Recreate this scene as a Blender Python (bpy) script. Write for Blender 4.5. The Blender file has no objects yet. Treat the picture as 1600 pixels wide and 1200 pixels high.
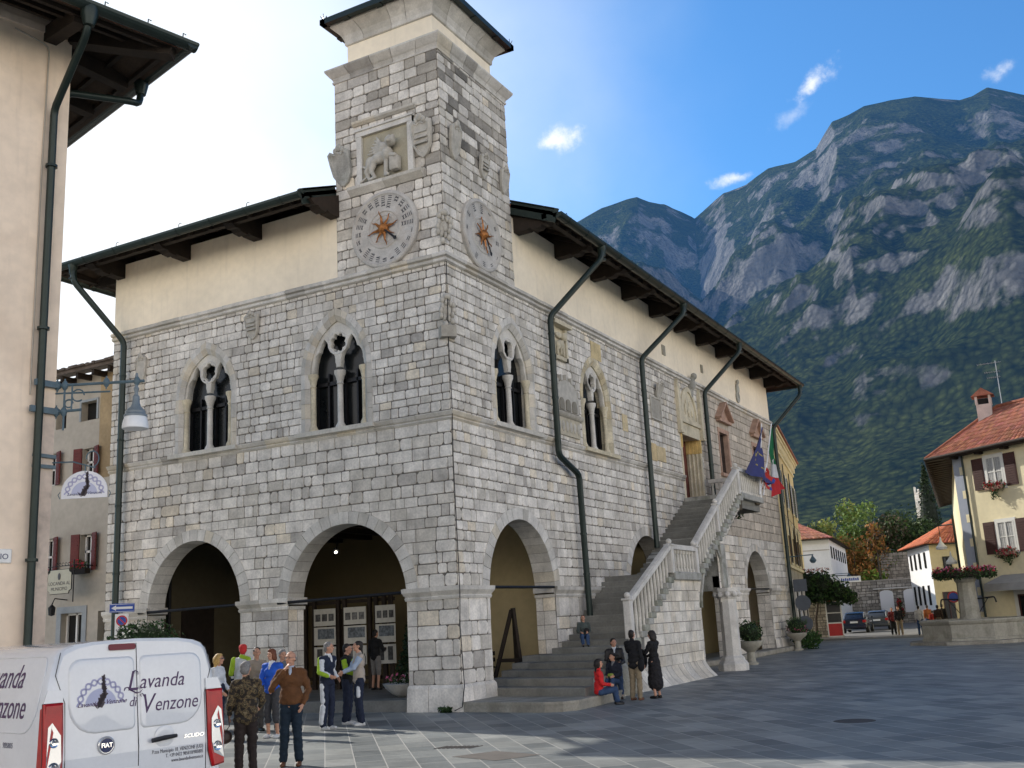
import bpy, math, random
import numpy as np
from mathutils import Vector, Matrix, noise
random.seed(7)
R_ = math.radians
SC = bpy.context.scene
COL = SC.collection
V = Vector
UP = V((0, 0, 1))

# ---------------------------------------------------------------- mesh builder
class Fr:
    """wall frame: u along the wall, v up, d out of the wall"""
    def __init__(s, o, e, n):
        s.o = V(o); s.e = V(e).normalized(); s.n = V(n).normalized()
    def __call__(s, p):
        return s.o + s.e * p[0] + UP * p[1] + s.n * p[2]
class Tr:
    def __init__(s, m): s.m = m
    def __call__(s, p): return s.m @ V(p)

def root_of(o):
    while o.parent: o = o.parent
    return o

class MB:
    def __init__(s, X=None):
        s.v = []; s.f = []; s.m = []; s.c = []; s.X = X; s.mi = 0; s.col = (1, 1, 1)
    def add(s, vs, fs, col=None, mi=None):
        b = len(s.v)
        X = s.X
        s.v += [tuple(X(p)) if X else tuple(p) for p in vs]
        c = s.col if col is None else col
        m = s.mi if mi is None else mi
        for f in fs:
            s.f.append([b + i for i in f]); s.m.append(m); s.c.append(c)
    def box(s, a, b, col=None, mi=None):
        x0, y0, z0 = a; x1, y1, z1 = b
        s.add([(x0,y0,z0),(x1,y0,z0),(x1,y1,z0),(x0,y1,z0),(x0,y0,z1),(x1,y0,z1),(x1,y1,z1),(x0,y1,z1)],
              [(0,3,2,1),(4,5,6,7),(0,1,5,4),(1,2,6,5),(2,3,7,6),(3,0,4,7)], col, mi)
    def bbox(s, a, b, r=.01, col=None, mi=None):
        """box with chamfered edges"""
        x0, y0, z0 = a; x1, y1, z1 = b
        r = min(r, abs(x1-x0)*.45, abs(y1-y0)*.45, abs(z1-z0)*.45)
        vs = []; idx = {}
        for ix, (xo, xi) in enumerate(((x0, x0+r), (x1, x1-r))):
            for iy, (yo, yi) in enumerate(((y0, y0+r), (y1, y1-r))):
                for iz, (zo, zi) in enumerate(((z0, z0+r), (z1, z1-r))):
                    idx[ix,iy,iz] = len(vs)
                    vs += [(xo, yi, zi), (xi, yo, zi), (xi, yi, zo)]
        F = []
        for s0 in (0, 1):
            F.append([idx[s0,0,0], idx[s0,1,0], idx[s0,1,1], idx[s0,0,1]])
            F.append([idx[0,s0,0]+1, idx[1,s0,0]+1, idx[1,s0,1]+1, idx[0,s0,1]+1])
            F.append([idx[0,0,s0]+2, idx[1,0,s0]+2, idx[1,1,s0]+2, idx[0,1,s0]+2])
        for a_ in (0, 1):
            for b_ in (0, 1):
                F.append([idx[a_,b_,0], idx[a_,b_,1], idx[a_,b_,1]+1, idx[a_,b_,0]+1])
                F.append([idx[a_,0,b_], idx[a_,1,b_], idx[a_,1,b_]+2, idx[a_,0,b_]+2])
                F.append([idx[0,a_,b_]+1, idx[1,a_,b_]+1, idx[1,a_,b_]+2, idx[0,a_,b_]+2])
        for k in idx.values(): F.append([k, k+1, k+2])
        s.add(vs, F, col, mi)
    def beam(s, p, q, w, h, up=UP, col=None, mi=None):
        p = V(p); q = V(q); d = (q - p).normalized()
        a = d.cross(up)
        if a.length < 1e-4: a = d.cross(V((1, 0, 0)))
        a.normalize(); b = a.cross(d).normalized()
        vs = [t + a*i*w/2 + b*j*h/2 for t in (p, q) for i, j in ((-1,-1),(1,-1),(1,1),(-1,1))]
        s.add(vs, [(0,1,2,3),(7,6,5,4),(0,4,5,1),(1,5,6,2),(2,6,7,3),(3,7,4,0)], col, mi)
    def tube(s, path, r, n=8, cap=True, col=None, mi=None):
        P = [V(p) for p in path]; k = len(P)
        rr = list(r) if isinstance(r, (list, tuple)) else [r]*k
        vs = []; a = None
        for i in range(k):
            d = (P[min(i+1, k-1)] - P[max(i-1, 0)])
            d = d.normalized() if d.length > 1e-9 else UP
            if a is None:
                a = d.cross(UP)
                if a.length < .05: a = d.cross(V((1, 0, 0)))
            a = (a - d * a.dot(d)); a.normalize(); b = d.cross(a)
            for j in range(n):
                t = 2*math.pi*j/n
                vs.append(P[i] + (a*math.cos(t) + b*math.sin(t))*rr[i])
        F = [(i*n+j, i*n+(j+1) % n, (i+1)*n+(j+1) % n, (i+1)*n+j) for i in range(k-1) for j in range(n)]
        if cap: F += [tuple(range(n))[::-1], tuple((k-1)*n+j for j in range(n))]
        s.add(vs, F, col, mi)
    def lathe(s, prof, c=(0, 0, 0), n=16, col=None, mi=None, ax=None):
        """prof: (r,z) list; ax: (A,B,C) axes for r-plane and height"""
        A, B, C = ax or (V((1,0,0)), V((0,1,0)), UP)
        c = V(c); vs = []
        for r, z in prof:
            for j in range(n):
                t = 2*math.pi*j/n
                vs.append(c + A*(r*math.cos(t)) + B*(r*math.sin(t)) + C*z)
        k = len(prof)
        F = [(i*n+j, i*n+(j+1) % n, (i+1)*n+(j+1) % n, (i+1)*n+j) for i in range(k-1) for j in range(n)]
        if prof[0][0] > 1e-6: F.append(tuple(range(n))[::-1])
        if prof[-1][0] > 1e-6: F.append(tuple((k-1)*n+j for j in range(n)))
        s.add(vs, F, col, mi)
    def poly(s, pts, col=None, mi=None):
        s.add(pts, [tuple(range(len(pts)))], col, mi)
    def prism(s, pts, a, b, axis=2, col=None, mi=None, capb=True):
        """2-D polygon extruded along axis between a and b"""
        def mk(p, t):
            q = [p[0], p[1]]; q.insert(axis, t); return q
        n = len(pts)
        F = [(i, (i+1) % n, n+(i+1) % n, n+i) for i in range(n)] + [tuple(range(n, 2*n))]
        if capb: F.append(tuple(range(n))[::-1])
        s.add([mk(p, a) for p in pts] + [mk(p, b) for p in pts], F, col, mi)
    def ell(s, c, r, rot=None, nu=14, nv=9, col=None, mi=None):
        c = V(c); M = rot or Matrix.Identity(3)
        vs = [c + M @ V((0, 0, -r[2]))]
        for i in range(1, nv):
            ph = math.pi*i/nv - math.pi/2
            for j in range(nu):
                t = 2*math.pi*j/nu
                vs.append(c + M @ V((r[0]*math.cos(ph)*math.cos(t), r[1]*math.cos(ph)*math.sin(t), r[2]*math.sin(ph))))
        vs.append(c + M @ V((0, 0, r[2])))
        F = [(0, 1+(j+1) % nu, 1+j) for j in range(nu)]
        for i in range(nv-2):
            F += [(1+i*nu+j, 1+i*nu+(j+1) % nu, 1+(i+1)*nu+(j+1) % nu, 1+(i+1)*nu+j) for j in range(nu)]
        L = len(vs)-1
        F += [(L, 1+(nv-2)*nu+j, 1+(nv-2)*nu+(j+1) % nu) for j in range(nu)]
        s.add(vs, F, col, mi)
    def cap(s, p, q, r0, r1, n=10, col=None, mi=None):
        """closed tapered capsule"""
        p = V(p); q = V(q); d = q-p; L = d.length
        if L < 1e-6: return s.ell(p, (r0,)*3, col=col, mi=mi)
        d.normalize(); a = d.cross(UP)
        if a.length < .05: a = d.cross(V((1, 0, 0)))
        a.normalize(); b = d.cross(a)
        rings = []
        for t in (-90, -60, -30, 0): rings.append((p + d*r0*math.sin(R_(t)), r0*math.cos(R_(t))))
        for t in (0, 30, 60, 90): rings.append((q + d*r1*math.sin(R_(t)), r1*math.cos(R_(t))))
        vs = []
        for c, r in rings:
            if r < 1e-5: vs.append(c); continue
            for j in range(n):
                t = 2*math.pi*j/n; vs.append(c + a*r*math.cos(t) + b*r*math.sin(t))
        F = [(0, 1+j, 1+(j+1) % n) for j in range(n)]
        for i in range(5):
            F += [(1+i*n+j, 1+(i+1)*n+j, 1+(i+1)*n+(j+1) % n, 1+i*n+(j+1) % n) for j in range(n)]
        L_ = len(vs)-1
        F += [(L_, 1+5*n+(j+1) % n, 1+5*n+j) for j in range(n)]
        s.add(vs, F, col, mi)
    def merge(s, me, X=None, col=None, mi=None):
        s.add([X(v.co) if X else v.co for v in me.vertices], [tuple(p.vertices) for p in me.polygons], col, mi)
    def mesh(s, name, off=(0, 0, 0), attr=True, smooth=False, ang=40):
        me = bpy.data.meshes.new(name)
        nv = len(s.v); A = np.array(s.v, dtype=np.float64).reshape(-1, 3) - np.array(off)
        me.vertices.add(nv); me.vertices.foreach_set('co', A.astype(np.float32).ravel())
        ls = [len(f) for f in s.f]; tot = sum(ls)
        me.loops.add(tot); me.loops.foreach_set('vertex_index', np.fromiter((i for f in s.f for i in f), dtype=np.int32, count=tot))
        me.polygons.add(len(ls)); st = np.zeros(len(ls), np.int32)
        if len(ls): st[1:] = np.cumsum(ls)[:-1]
        me.polygons.foreach_set('loop_start', st)
        me.update(calc_edges=True)
        me.polygons.foreach_set('material_index', np.array(s.m, np.int32))
        if attr:
            at = me.color_attributes.new('Col', 'FLOAT_COLOR', 'CORNER')
            c = np.ones((len(ls), 4), np.float32); c[:, :3] = np.array(s.c, np.float32).reshape(-1, 3)
            at.data.foreach_set('color', np.repeat(c, ls, axis=0).ravel())
        me.polygons.foreach_set('use_smooth', np.full(len(ls), smooth, bool))
        if smooth: me.set_sharp_from_angle(angle=R_(ang))
        me.validate(); me.update()
        return me
    def build(s, name, mats, parent=None, local=False, smooth=False, ang=40, kind=None, label=None):
        off = (0, 0, 0)
        if parent is not None and not local: off = tuple(root_of(parent).location)
        me = s.mesh(name, off, smooth=smooth, ang=ang)
        o = bpy.data.objects.new(name, me); COL.objects.link(o)
        for m in (mats if isinstance(mats, (list, tuple)) else [mats]): me.materials.append(m)
        if parent is not None: o.parent = parent
        if kind: o['kind'] = kind
        if label: o['label'] = label
        return o

def tag(o, label=None, cat=None, group=None, kind=None):
    if label: o['label'] = label
    if cat: o['category'] = cat
    if group: o['group'] = group
    if kind: o['kind'] = kind
    return o
def thing(name, label, cat, loc=(0, 0, 0), rz=0, group=None):
    o = bpy.data.objects.new(name, None); COL.objects.link(o)
    o.location = loc; o.rotation_euler = (0, 0, rz); o.empty_display_size = .2
    return tag(o, label, cat, group)
def top(mb, name, mats, loc, label, cat, group=None, local=False, **k):
    """a thing that is one mesh, its origin at loc"""
    off = (0, 0, 0) if local else loc
    me = mb.mesh(name, off, smooth=k.get('smooth', False), ang=k.get('ang', 40))
    o = bpy.data.objects.new(name, me); COL.objects.link(o); o.location = loc
    for m in (mats if isinstance(mats, (list, tuple)) else [mats]): me.materials.append(m)
    return tag(o, label, cat, group)
def clone(o, parent=None):
    c = o.copy(); COL.objects.link(c)
    c.parent = parent
    for ch in list(o.children): clone(ch, c)
    return c
def remesh(mb, vox, smooth_it=3):
    """one continuous closed surface grown round the joined primitives"""
    me = mb.mesh('tmp', attr=False)
    o = bpy.data.objects.new('tmp', me); COL.objects.link(o)
    m = o.modifiers.new('r', 'REMESH'); m.mode = 'VOXEL'; m.voxel_size = vox
    if smooth_it:
        k = o.modifiers.new('s', 'SMOOTH'); k.factor = .5; k.iterations = smooth_it
    dg = bpy.context.evaluated_depsgraph_get()
    out = bpy.data.meshes.new_from_object(o.evaluated_get(dg))
    bpy.data.objects.remove(o); bpy.data.meshes.remove(me)
    return out
def mesh_obj(me, name, mats, parent, smooth=True, off=None):
    if off is not None: me.transform(Matrix.Translation(-V(off)))
    me.materials.clear()
    for m in (mats if isinstance(mats, (list, tuple)) else [mats]): me.materials.append(m)
    if smooth: me.polygons.foreach_set('use_smooth', np.ones(len(me.polygons), bool))
    if 'Col' not in me.color_attributes:
        at = me.color_attributes.new('Col', 'FLOAT_COLOR', 'CORNER'); at.data.foreach_set('color', np.ones(len(me.loops)*4, np.float32))
    me.update()
    o = bpy.data.objects.new(name, me); COL.objects.link(o); o.parent = parent
    return o
_bf = {}
def text_mesh(txt, size=1, shear=0, extr=.002, align='CENTER', space=1, bold=0):
    c = bpy.data.curves.new('t', 'FONT'); c.body = txt; c.size = size; c.shear = shear
    c.extrude = extr; c.align_x = align; c.align_y = 'CENTER'; c.resolution_u = 3; c.space_character = space
    if bold: c.offset = bold
    o = bpy.data.objects.new('t', c); COL.objects.link(o)
    dg = bpy.context.evaluated_depsgraph_get()
    me = bpy.data.meshes.new_from_object(o.evaluated_get(dg))
    bpy.data.objects.remove(o); bpy.data.curves.remove(c)
    return me
def plate_mesh(loops, depth, bevel=0, bres=1):
    """filled 2-D outline with holes, extruded: loops are closed point lists (first = outside)"""
    c = bpy.data.curves.new('p', 'CURVE'); c.dimensions = '2D'; c.fill_mode = 'BOTH'
    for lp in loops:
        sp = c.splines.new('POLY'); sp.points.add(len(lp)-1); sp.use_cyclic_u = True
        for i, p in enumerate(lp): sp.points[i].co = (p[0], p[1], 0, 1)
    c.extrude = depth/2; c.bevel_depth = bevel; c.bevel_resolution = bres
    if bevel: c.offset = -bevel
    o = bpy.data.objects.new('p', c); COL.objects.link(o)
    dg = bpy.context.evaluated_depsgraph_get()
    me = bpy.data.meshes.new_from_object(o.evaluated_get(dg))
    bpy.data.objects.remove(o); bpy.data.curves.remove(c)
    return me

# ---------------------------------------------------------------- materials
MATS = {}
def nd(nt, t, **k):
    n = nt.nodes.new(t)
    for a, b in k.items(): setattr(n, a, b)
    return n
def mat(name, base, rough=.85, var=.15, scale=3, bump=.0, bscale=30, metal=0, spec=.4, attr=True,
        stain=0, stain_scale=.6, streak=0, emis=0, coat=0, alpha=1, trans=0, tint=None, local=False):
    m = bpy.data.materials.new(name); m.use_nodes = True; nt = m.node_tree; L = nt.links.new
    b = nt.nodes['Principled BSDF']
    b.inputs['Roughness'].default_value = rough; b.inputs['Metallic'].default_value = metal
    b.inputs['Specular IOR Level'].default_value = spec; b.inputs['Coat Weight'].default_value = coat
    b.inputs['Transmission Weight'].default_value = trans
    if local:
        tc = nd(nt, 'ShaderNodeTexCoord'); pos = tc.outputs['Object']
    else:
        ge = nd(nt, 'ShaderNodeNewGeometry'); pos = ge.outputs['Position']
    def mul(a, bcol, fac=1):
        x = nd(nt, 'ShaderNodeMix', data_type='RGBA', blend_type='MULTIPLY'); x.inputs[0].default_value = fac
        L(a, x.inputs[6]); L(bcol, x.inputs[7]); return x.outputs[2]
    rgb = nd(nt, 'ShaderNodeRGB'); rgb.outputs[0].default_value = (*base, 1); c = rgb.outputs[0]
    if attr:
        a = nd(nt, 'ShaderNodeAttribute'); a.attribute_name = 'Col'; c = mul(c, a.outputs['Color'])
    def noisef(sc, det=4, vec=None, lo=.35, hi=.65, a=0., b_=1., dist=0):
        n = nd(nt, 'ShaderNodeTexNoise'); n.inputs['Scale'].default_value = sc; n.inputs['Detail'].default_value = det
        n.inputs['Distortion'].default_value = dist
        L(vec or pos, n.inputs['Vector'])
        mr = nd(nt, 'ShaderNodeMapRange'); mr.inputs[1].default_value = lo; mr.inputs[2].default_value = hi
        mr.inputs[3].default_value = a; mr.inputs[4].default_value = b_
        L(n.outputs['Fac'], mr.inputs[0]); return mr.outputs[0], n.outputs['Fac']
    def mulv(c, v):
        x = nd(nt, 'ShaderNodeVectorMath', operation='SCALE'); L(c, x.inputs[0]); L(v, x.inputs['Scale']); return x.outputs[0]
    if var:
        v, _ = noisef(scale, 6, a=1-var, b_=1+var*.6); c = mulv(c, v)
        v, _ = noisef(scale*9, 3, a=1-var*.6, b_=1+var*.4); c = mulv(c, v)
    if stain:
        v, _ = noisef(stain_scale, 7, lo=.5, hi=.72, a=0, b_=stain, dist=.6)
        x = nd(nt, 'ShaderNodeMix', data_type='RGBA'); L(v, x.inputs[0]); L(c, x.inputs[6])
        t = tint or (base[0]*.42, base[1]*.4, base[2]*.36); x.inputs[7].default_value = (*t, 1); c = x.outputs[2]
    if streak:
        mp = nd(nt, 'ShaderNodeMapping'); mp.inputs['Scale'].default_value = (3, 3, .25); L(pos, mp.inputs[0])
        v, _ = noisef(1.6, 5, vec=mp.outputs[0], lo=.55, hi=.8, a=1, b_=1-streak); c = mulv(c, v)
    L(c, b.inputs['Base Color'])
    if bump:
        n = nd(nt, 'ShaderNodeTexNoise'); n.inputs['Scale'].default_value = bscale; n.inputs['Detail'].default_value = 5; L(pos, n.inputs['Vector'])
        bp = nd(nt, 'ShaderNodeBump'); bp.inputs['Strength'].default_value = min(1, bump*20); bp.inputs['Distance'].default_value = bump
        L(n.outputs['Fac'], bp.inputs['Height']); L(bp.outputs[0], b.inputs['Normal'])
    if emis:
        b.inputs['Emission Color'].default_value = (*base, 1); b.inputs['Emission Strength'].default_value = emis
    if alpha < 1: b.inputs['Alpha'].default_value = alpha
    MATS[name] = m
    return m

M_stone = mat('limestone_blocks', (.77, .725, .655), .9, .2, 2.2, .008, 30, stain=.4, stain_scale=.4, streak=.25)
M_mortar = mat('mortar', (.15, .135, .115), .95, .2, 4, .004, 60)
M_ash = mat('dressed_limestone', (.66, .63, .575), .85, .14, 2.5, .003, 40, stain=.3, stain_scale=.8, streak=.25)
M_ashy = mat('ochre_limestone', (.64, .57, .42), .85, .2, 2.0, .004, 40, stain=.35, stain_scale=.9, streak=.2)
M_moss = mat('mossy_limestone', (.4, .39, .35), .95, .2, 2.5, .008, 30, stain=.75, stain_scale=1.6, tint=(.10, .11, .07), streak=.3)
M_plaster = mat('cream_plaster', (.93, .82, .64), .9, .07, .5, .003, 25, stain=.3, stain_scale=.35, streak=.12, tint=(.74, .64, .48))
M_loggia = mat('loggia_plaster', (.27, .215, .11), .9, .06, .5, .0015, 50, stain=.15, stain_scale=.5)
M_pink = mat('old_house_plaster', (.88, .72, .56), .92, .09, .7, .004, 22, stain=.38, stain_scale=.55, streak=.2, tint=(.62, .46, .33))
M_grey_pl = mat('grey_plaster', (.46, .41, .34), .92, .1, .6, .003, 30, stain=.35, stain_scale=.4)
M_yel = mat('yellow_plaster', (.66, .53, .27), .9, .08, .5, .002, 30, stain=.18, stain_scale=.4)
M_yel2 = mat('pale_yellow_plaster', (.78, .69, .45), .9, .07, .5, .002, 30, stain=.15, stain_scale=.35)
M_white = mat('white_plaster', (.78, .77, .74), .9, .05, .6, .001, 30, stain=.1)
M_wood = mat('dark_beam_wood', (.026, .017, .011), .8, .3, 5, .002, 40)
M_board = mat('soffit_boards', (.045, .028, .017), .8, .3, 3, .002, 30)
M_gut = mat('dark_green_gutter', (.018, .03, .026), .38, .12, 6, 0, 30, metal=.3)
M_iron = mat('blackened_iron', (.02, .02, .022), .5, .2, 8, 0, metal=.5)
M_blueiron = mat('blue_grey_painted_iron', (.09, .14, .17), .5, .15, 8)
M_glass = mat('dark_window_glass', (.010, .012, .013), .22, .3, 2, 0, spec=.25)
M_black = mat('dark_void', (.01, .009, .008), .9, 0)
M_bronze = mat('weathered_gilding', (.42, .17, .05), .5, .35, 14, .002, 60, metal=.55)
M_clock = mat('clock_face_stone', (.52, .495, .455), .8, .14, 3, .003, 50, stain=.3, stain_scale=2.2, tint=(.33, .22, .13))
M_ink = mat('engraved_black', (.10, .10, .105), .8, 0)
M_tile = mat('terracotta_roof_tiles', (.34, .13, .08), .85, .25, 4, .004, 20)
M_redwood = mat('red_brown_door', (.16, .045, .03), .6, .2, 4)
M_shutter = mat('red_shutters', (.13, .018, .012), .6, .15, 5)
M_shutbr = mat('brown_shutters', (.06, .022, .018), .6, .15, 5)
M_terra = mat('terracotta_trim', (.46, .30, .22), .85, .2, 4, .003, 40)
M_cloudy = mat('old_marble_relief', (.5, .47, .41), .8, .15, 6, .004, 50, stain=.35, stain_scale=3)
M_curb = mat('kerb_stone', (.33, .31, .26), .9, .2, 2, .005, 30, stain=.5, stain_scale=1.5)
M_step = mat('worn_steps', (.20, .195, .175), .85, .15, 2, .004, 30, stain=.35, stain_scale=1.2)
# ---------------------------------------------------------------- stone facing
def clip_half(poly, a, b, keep_in):
    """keep the side of the directed line a-b (inside = left)"""
    out = []; n = len(poly)
    def sd(p): return (b[0]-a[0])*(p[1]-a[1]) - (b[1]-a[1])*(p[0]-a[0])
    for i in range(n):
        p, q = poly[i], poly[(i+1) % n]; sp, sq = sd(p), sd(q)
        if not keep_in: sp, sq = -sp, -sq
        if sp >= 0: out.append(p)
        if (sp > 0 and sq < 0) or (sp < 0 and sq > 0):
            t = sp/(sp-sq); out.append((p[0]+t*(q[0]-p[0]), p[1]+t*(q[1]-p[1])))
    return out
def area(p): return .5*sum(p[i][0]*p[(i+1) % len(p)][1]-p[(i+1) % len(p)][0]*p[i][1] for i in range(len(p)))
def subtract(poly, hole):
    """poly minus convex hole (ccw) -> convex pieces"""
    res = []; cur = poly
    for i in range(len(hole)):
        a, b = hole[i], hole[(i+1) % len(hole)]
        if abs(a[0]-b[0])+abs(a[1]-b[1]) < 1e-6: continue
        o = clip_half(cur, a, b, False)
        if len(o) > 2 and abs(area(o)) > 1e-5: res.append(o)
        cur = clip_half(cur, a, b, True)
        if len(cur) < 3 or abs(area(cur)) < 1e-6: return res if cur != poly else [poly]
    return res
def sub_all(poly, holes):
    P = [poly]
    for h in holes:
        hx0 = min(p[0] for p in h); hx1 = max(p[0] for p in h); hy0 = min(p[1] for p in h); hy1 = max(p[1] for p in h)
        N = []
        for q in P:
            if max(p[0] for p in q) <= hx0 or min(p[0] for p in q) >= hx1 or max(p[1] for p in q) <= hy0 or min(p[1] for p in q) >= hy1: N.append(q)
            else: N += subtract(q, h)
        P = N
    return P
def touches(r, h):
    x0, y0, x1, y1 = r
    return not (x1 <= min(p[0] for p in h) or x0 >= max(p[0] for p in h) or y1 <= min(p[1] for p in h) or y0 >= max(p[1] for p in h))

def stone_col(rnd, dark=.08, warm=.1):
    k = rnd.random(); v = rnd.uniform(.84, 1.08)
    if k < dark*.6: v = rnd.uniform(.56, .72); return (v, v*.985, v*.97)
    if k < (dark+warm)*.7: return (v*1.0, v*.94, v*.83)
    if k < (dark+warm)*.7+.2: v = rnd.uniform(.74, .86); return (v, v*.985, v*.95)
    return (v, v*.995, v*.985)
def blocks(mb, u0, u1, v0, v1, holes, ch=(.28, .34), cw=(.28, .62), d=.022, j=.009, colf=None, seed=1, clipf=None, wob=.007):
    """courses of individually cut stones; every stone its own size, tint and slightly uneven edges"""
    rnd = random.Random(seed); v = v0
    while v < v1 - .02:
        h = rnd.uniform(*ch)
        if v1 - (v+h) < ch[0]*.6: h = v1 - v
        u = u0 - rnd.uniform(0, cw[0]*.3)
        while u < u1 - .01:
            w = rnd.uniform(*cw) if rnd.random() < .8 else rnd.uniform(cw[0]*.6, cw[1]*1.25)
            if u1 - (u+w) < cw[0]*.5: w = u1 - u
            a, b, c, e = max(u, u0)+j, v+j, min(u+w, u1)-j, v+h-j
            u += w
            if c-a < .03: continue
            rect = [(a, b), (c, b), (c, e), (a, e)]
            col = (colf or (lambda x, y, r: stone_col(r)))((a+c)/2, (b+e)/2, rnd)
            hs = [q for q in holes if touches((a, b, c, e), q)]
            dd = d*rnd.uniform(.55, 1.25)
            if clipf: 
                rect = clipf(rect)
                if len(rect) < 3 or area(rect) < .003: continue
            if hs or clipf:
                for q in sub_all(rect, hs):
                    if area(q) < .002: continue
                    n = len(q)
                    mb.add([(p[0], p[1], dd) for p in q] + [(p[0], p[1], 0) for p in q],
                           [tuple(range(n))] + [(i, n+i, n+(i+1) % n, (i+1) % n) for i in range(n)], col)
            else:
                k = min(.09, (c-a)*.3, (e-b)*.3)*rnd.uniform(.25, 1)
                w_ = lambda: rnd.uniform(-wob, wob)
                k2 = [k*rnd.uniform(.3, 1) for _ in range(4)]
                oc = [(a, b+k2[0]), (a+k2[0], b), (c-k2[1], b), (c, b+k2[1]), (c, e-k2[2]), (c-k2[2], e), (a+k2[3], e), (a, e-k2[3])]
                oc = [(x+w_()*.6, y+w_()*.6) for x, y in oc]
                cx, cy = (a+c)/2, (b+e)/2; s = .012
                inn = [(x+(s if x < cx else -s), y+(s if y < cy else -s)) for x, y in oc]
                mb.add([(x, y, 0) for x, y in oc] + [(x, y, dd) for x, y in inn],
                       [tuple(range(8, 16))] + [(i, (i+1) % 8, 8+(i+1) % 8, 8+i) for i in range(8)], col)
        v += h

def arch_poly(uc, a, vs, rise, n=20, v0=0.0):
    """round (elliptic) arch opening, ccw, from v0"""
    P = [(uc-a, v0), (uc+a, v0)]
    P += [(uc+a*math.cos(t), vs+rise*math.sin(t)) for t in [math.pi*i/n for i in range(n+1)]]
    return P
def gothic_poly(uc, a, v0, vs, rise, n=9):
    """pointed arch opening"""
    R = (a*a+rise*rise)/(2*a); th = math.asin(min(1, rise/R))
    if rise < a: R = a; th = math.pi/2
    right = [(uc+a-R+R*math.cos(th*i/n), vs+R*math.sin(th*i/n)) for i in range(n+1)]
    left = [(2*uc-p[0], p[1]) for p in right[::-1]][1:]
    P = [(uc-a, v0), (uc+a, v0)] + right + left
    return P

# ================================================================= TOWN HALL
FL = Fr((0, 0, 0), (1, 0, 0), (0, -1, 0))      # front face (u = X, d out = -Y)
FR = Fr((0, 0, 0), (0, 1, 0), (1, 0, 0))       # long face  (u = Y, d out = +X)
HW, HL, EZ = 12.35, 31.6, 13.42                # width, length, eave height
hall = thing('town_hall', 'medieval town hall of pale stone blocks with arcade, gothic windows and corner clock tower', 'town hall', (0, 0, 0))

A_L = [(-8.765, 1.785, 2.78, 1.96), (-3.40, 1.91, 2.78, 1.96)]
A_R = [(3.365, 1.875, 2.78, 1.96), (12.75, 1.85, 2.78, 1.94), (19.75, 1.85, 2.78, 1.85), (26.28, 1.82, 2.78, 1.85)]
RW = .36
def ring_hole(a): return arch_poly(a[0], a[1]+RW-.02, a[2], a[3]+RW*.85, 22, 0)
W_L = [(-8.38, 1.20, 7.30, 8.95, 1.62), (-3.60, 1.20, 7.30, 8.95, 1.74)]
W_R = [(3.42, 1.28, 7.30, 8.85, 1.72), (9.14, 1.23, 7.30, 8.95, 1.62)]
def w_hole(w): return gothic_poly(w[0], w[1], w[2]-.05, w[3], w[4])
holesL = [[(a[0]-a[1], 0), (a[0]+a[1], 0), (a[0]+a[1], 2.9), (a[0]-a[1], 2.9)] for a in A_L] + [arch_poly(a[0], a[1]+RW-.03, a[2]+.02, a[3]+RW*.85, 22, a[2]) for a in A_L] + [w_hole(w) for w in W_L]
DOOR = [(17.3, 6.35), (19.7, 6.35), (19.7, 9.55), (17.3, 9.55)]
SW1 = [(22.3, 7.9), (23.85, 7.9), (23.85, 9.95), (22.3, 9.95)]
SW2 = [(27.6, 7.9), (29.1, 7.9), (29.1, 9.95), (27.6, 9.95)]
holesR = [[(a[0]-a[1], 0), (a[0]+a[1], 0), (a[0]+a[1], 2.9), (a[0]-a[1], 2.9)] for a in A_R] + [arch_poly(a[0], a[1]+RW-.03, a[2]+.02, a[3]+RW*.85, 22, a[2]) for a in A_R] + [w_hole(w) for w in W_R] + [DOOR, SW1, SW2]
TH = .62
def colL(u, v, r):
    c = stone_col(r, .07, .07)
    if v < 2.7: c = tuple(x*.95 for x in c)
    return c
def colR(u, v, r):
    if u > 19.9 and v > 5.2:
        k = r.uniform(.62, .78)
        if r.random() < .06: k = .95
        return (k, k*.93, k*.84)
    c = stone_col(r, .07, .09)
    return tuple(x*1.0 for x in c)
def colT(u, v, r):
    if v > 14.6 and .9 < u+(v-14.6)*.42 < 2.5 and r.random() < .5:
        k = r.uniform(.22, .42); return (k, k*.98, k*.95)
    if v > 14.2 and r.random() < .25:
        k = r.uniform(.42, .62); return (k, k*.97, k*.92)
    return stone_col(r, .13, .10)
def face_wall(name, X, u0, u1, bands, holes, colf, backing_top, seed):
    mb = MB(X)
    for k, (v0, v1, ch, cw) in enumerate(bands):
        blocks(mb, u0, u1, v0, v1, holes, ch, cw, colf=colf, seed=seed+k)
    mb.mi = 1
    for q in sub_all([(u0, -.3), (u1, -.3), (u1, backing_top), (u0, backing_top)], holes):
        mb.add([(p[0], p[1], 0) for p in q], [tuple(range(len(q)))], (1, 1, 1))
    return mb.build(name, [M_stone, M_mortar], hall)
face_wall('stone_wall', FL, -HW, 0, [(.0, .62, (.3, .32), (.45, .8)), (.62, 2.66, (.30, .40), (.34, .7)), (2.66, 7.12, (.25, .33), (.24, .62)), (7.12, 11.3, (.19, .27), (.18, .44))], holesL, colL, 11.4, 11)
face_wall('stone_wall', FR, 0, 20.0, [(.0, .62, (.3, .32), (.45, .8)), (.62, 2.66, (.33, .42), (.4, .75)), (2.66, 7.12, (.24, .31), (.22, .52)), (7.12, 11.3, (.21, .28), (.18, .42))], holesR, colR, 11.4, 31)
face_wall('stone_wall', FR, 20.0, HL, [(.0, 5.2, (.3, .4), (.4, .9)), (5.2, 11.3, (.30, .42), (.4, .95))], holesR, colR, 11.4, 51)

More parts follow.
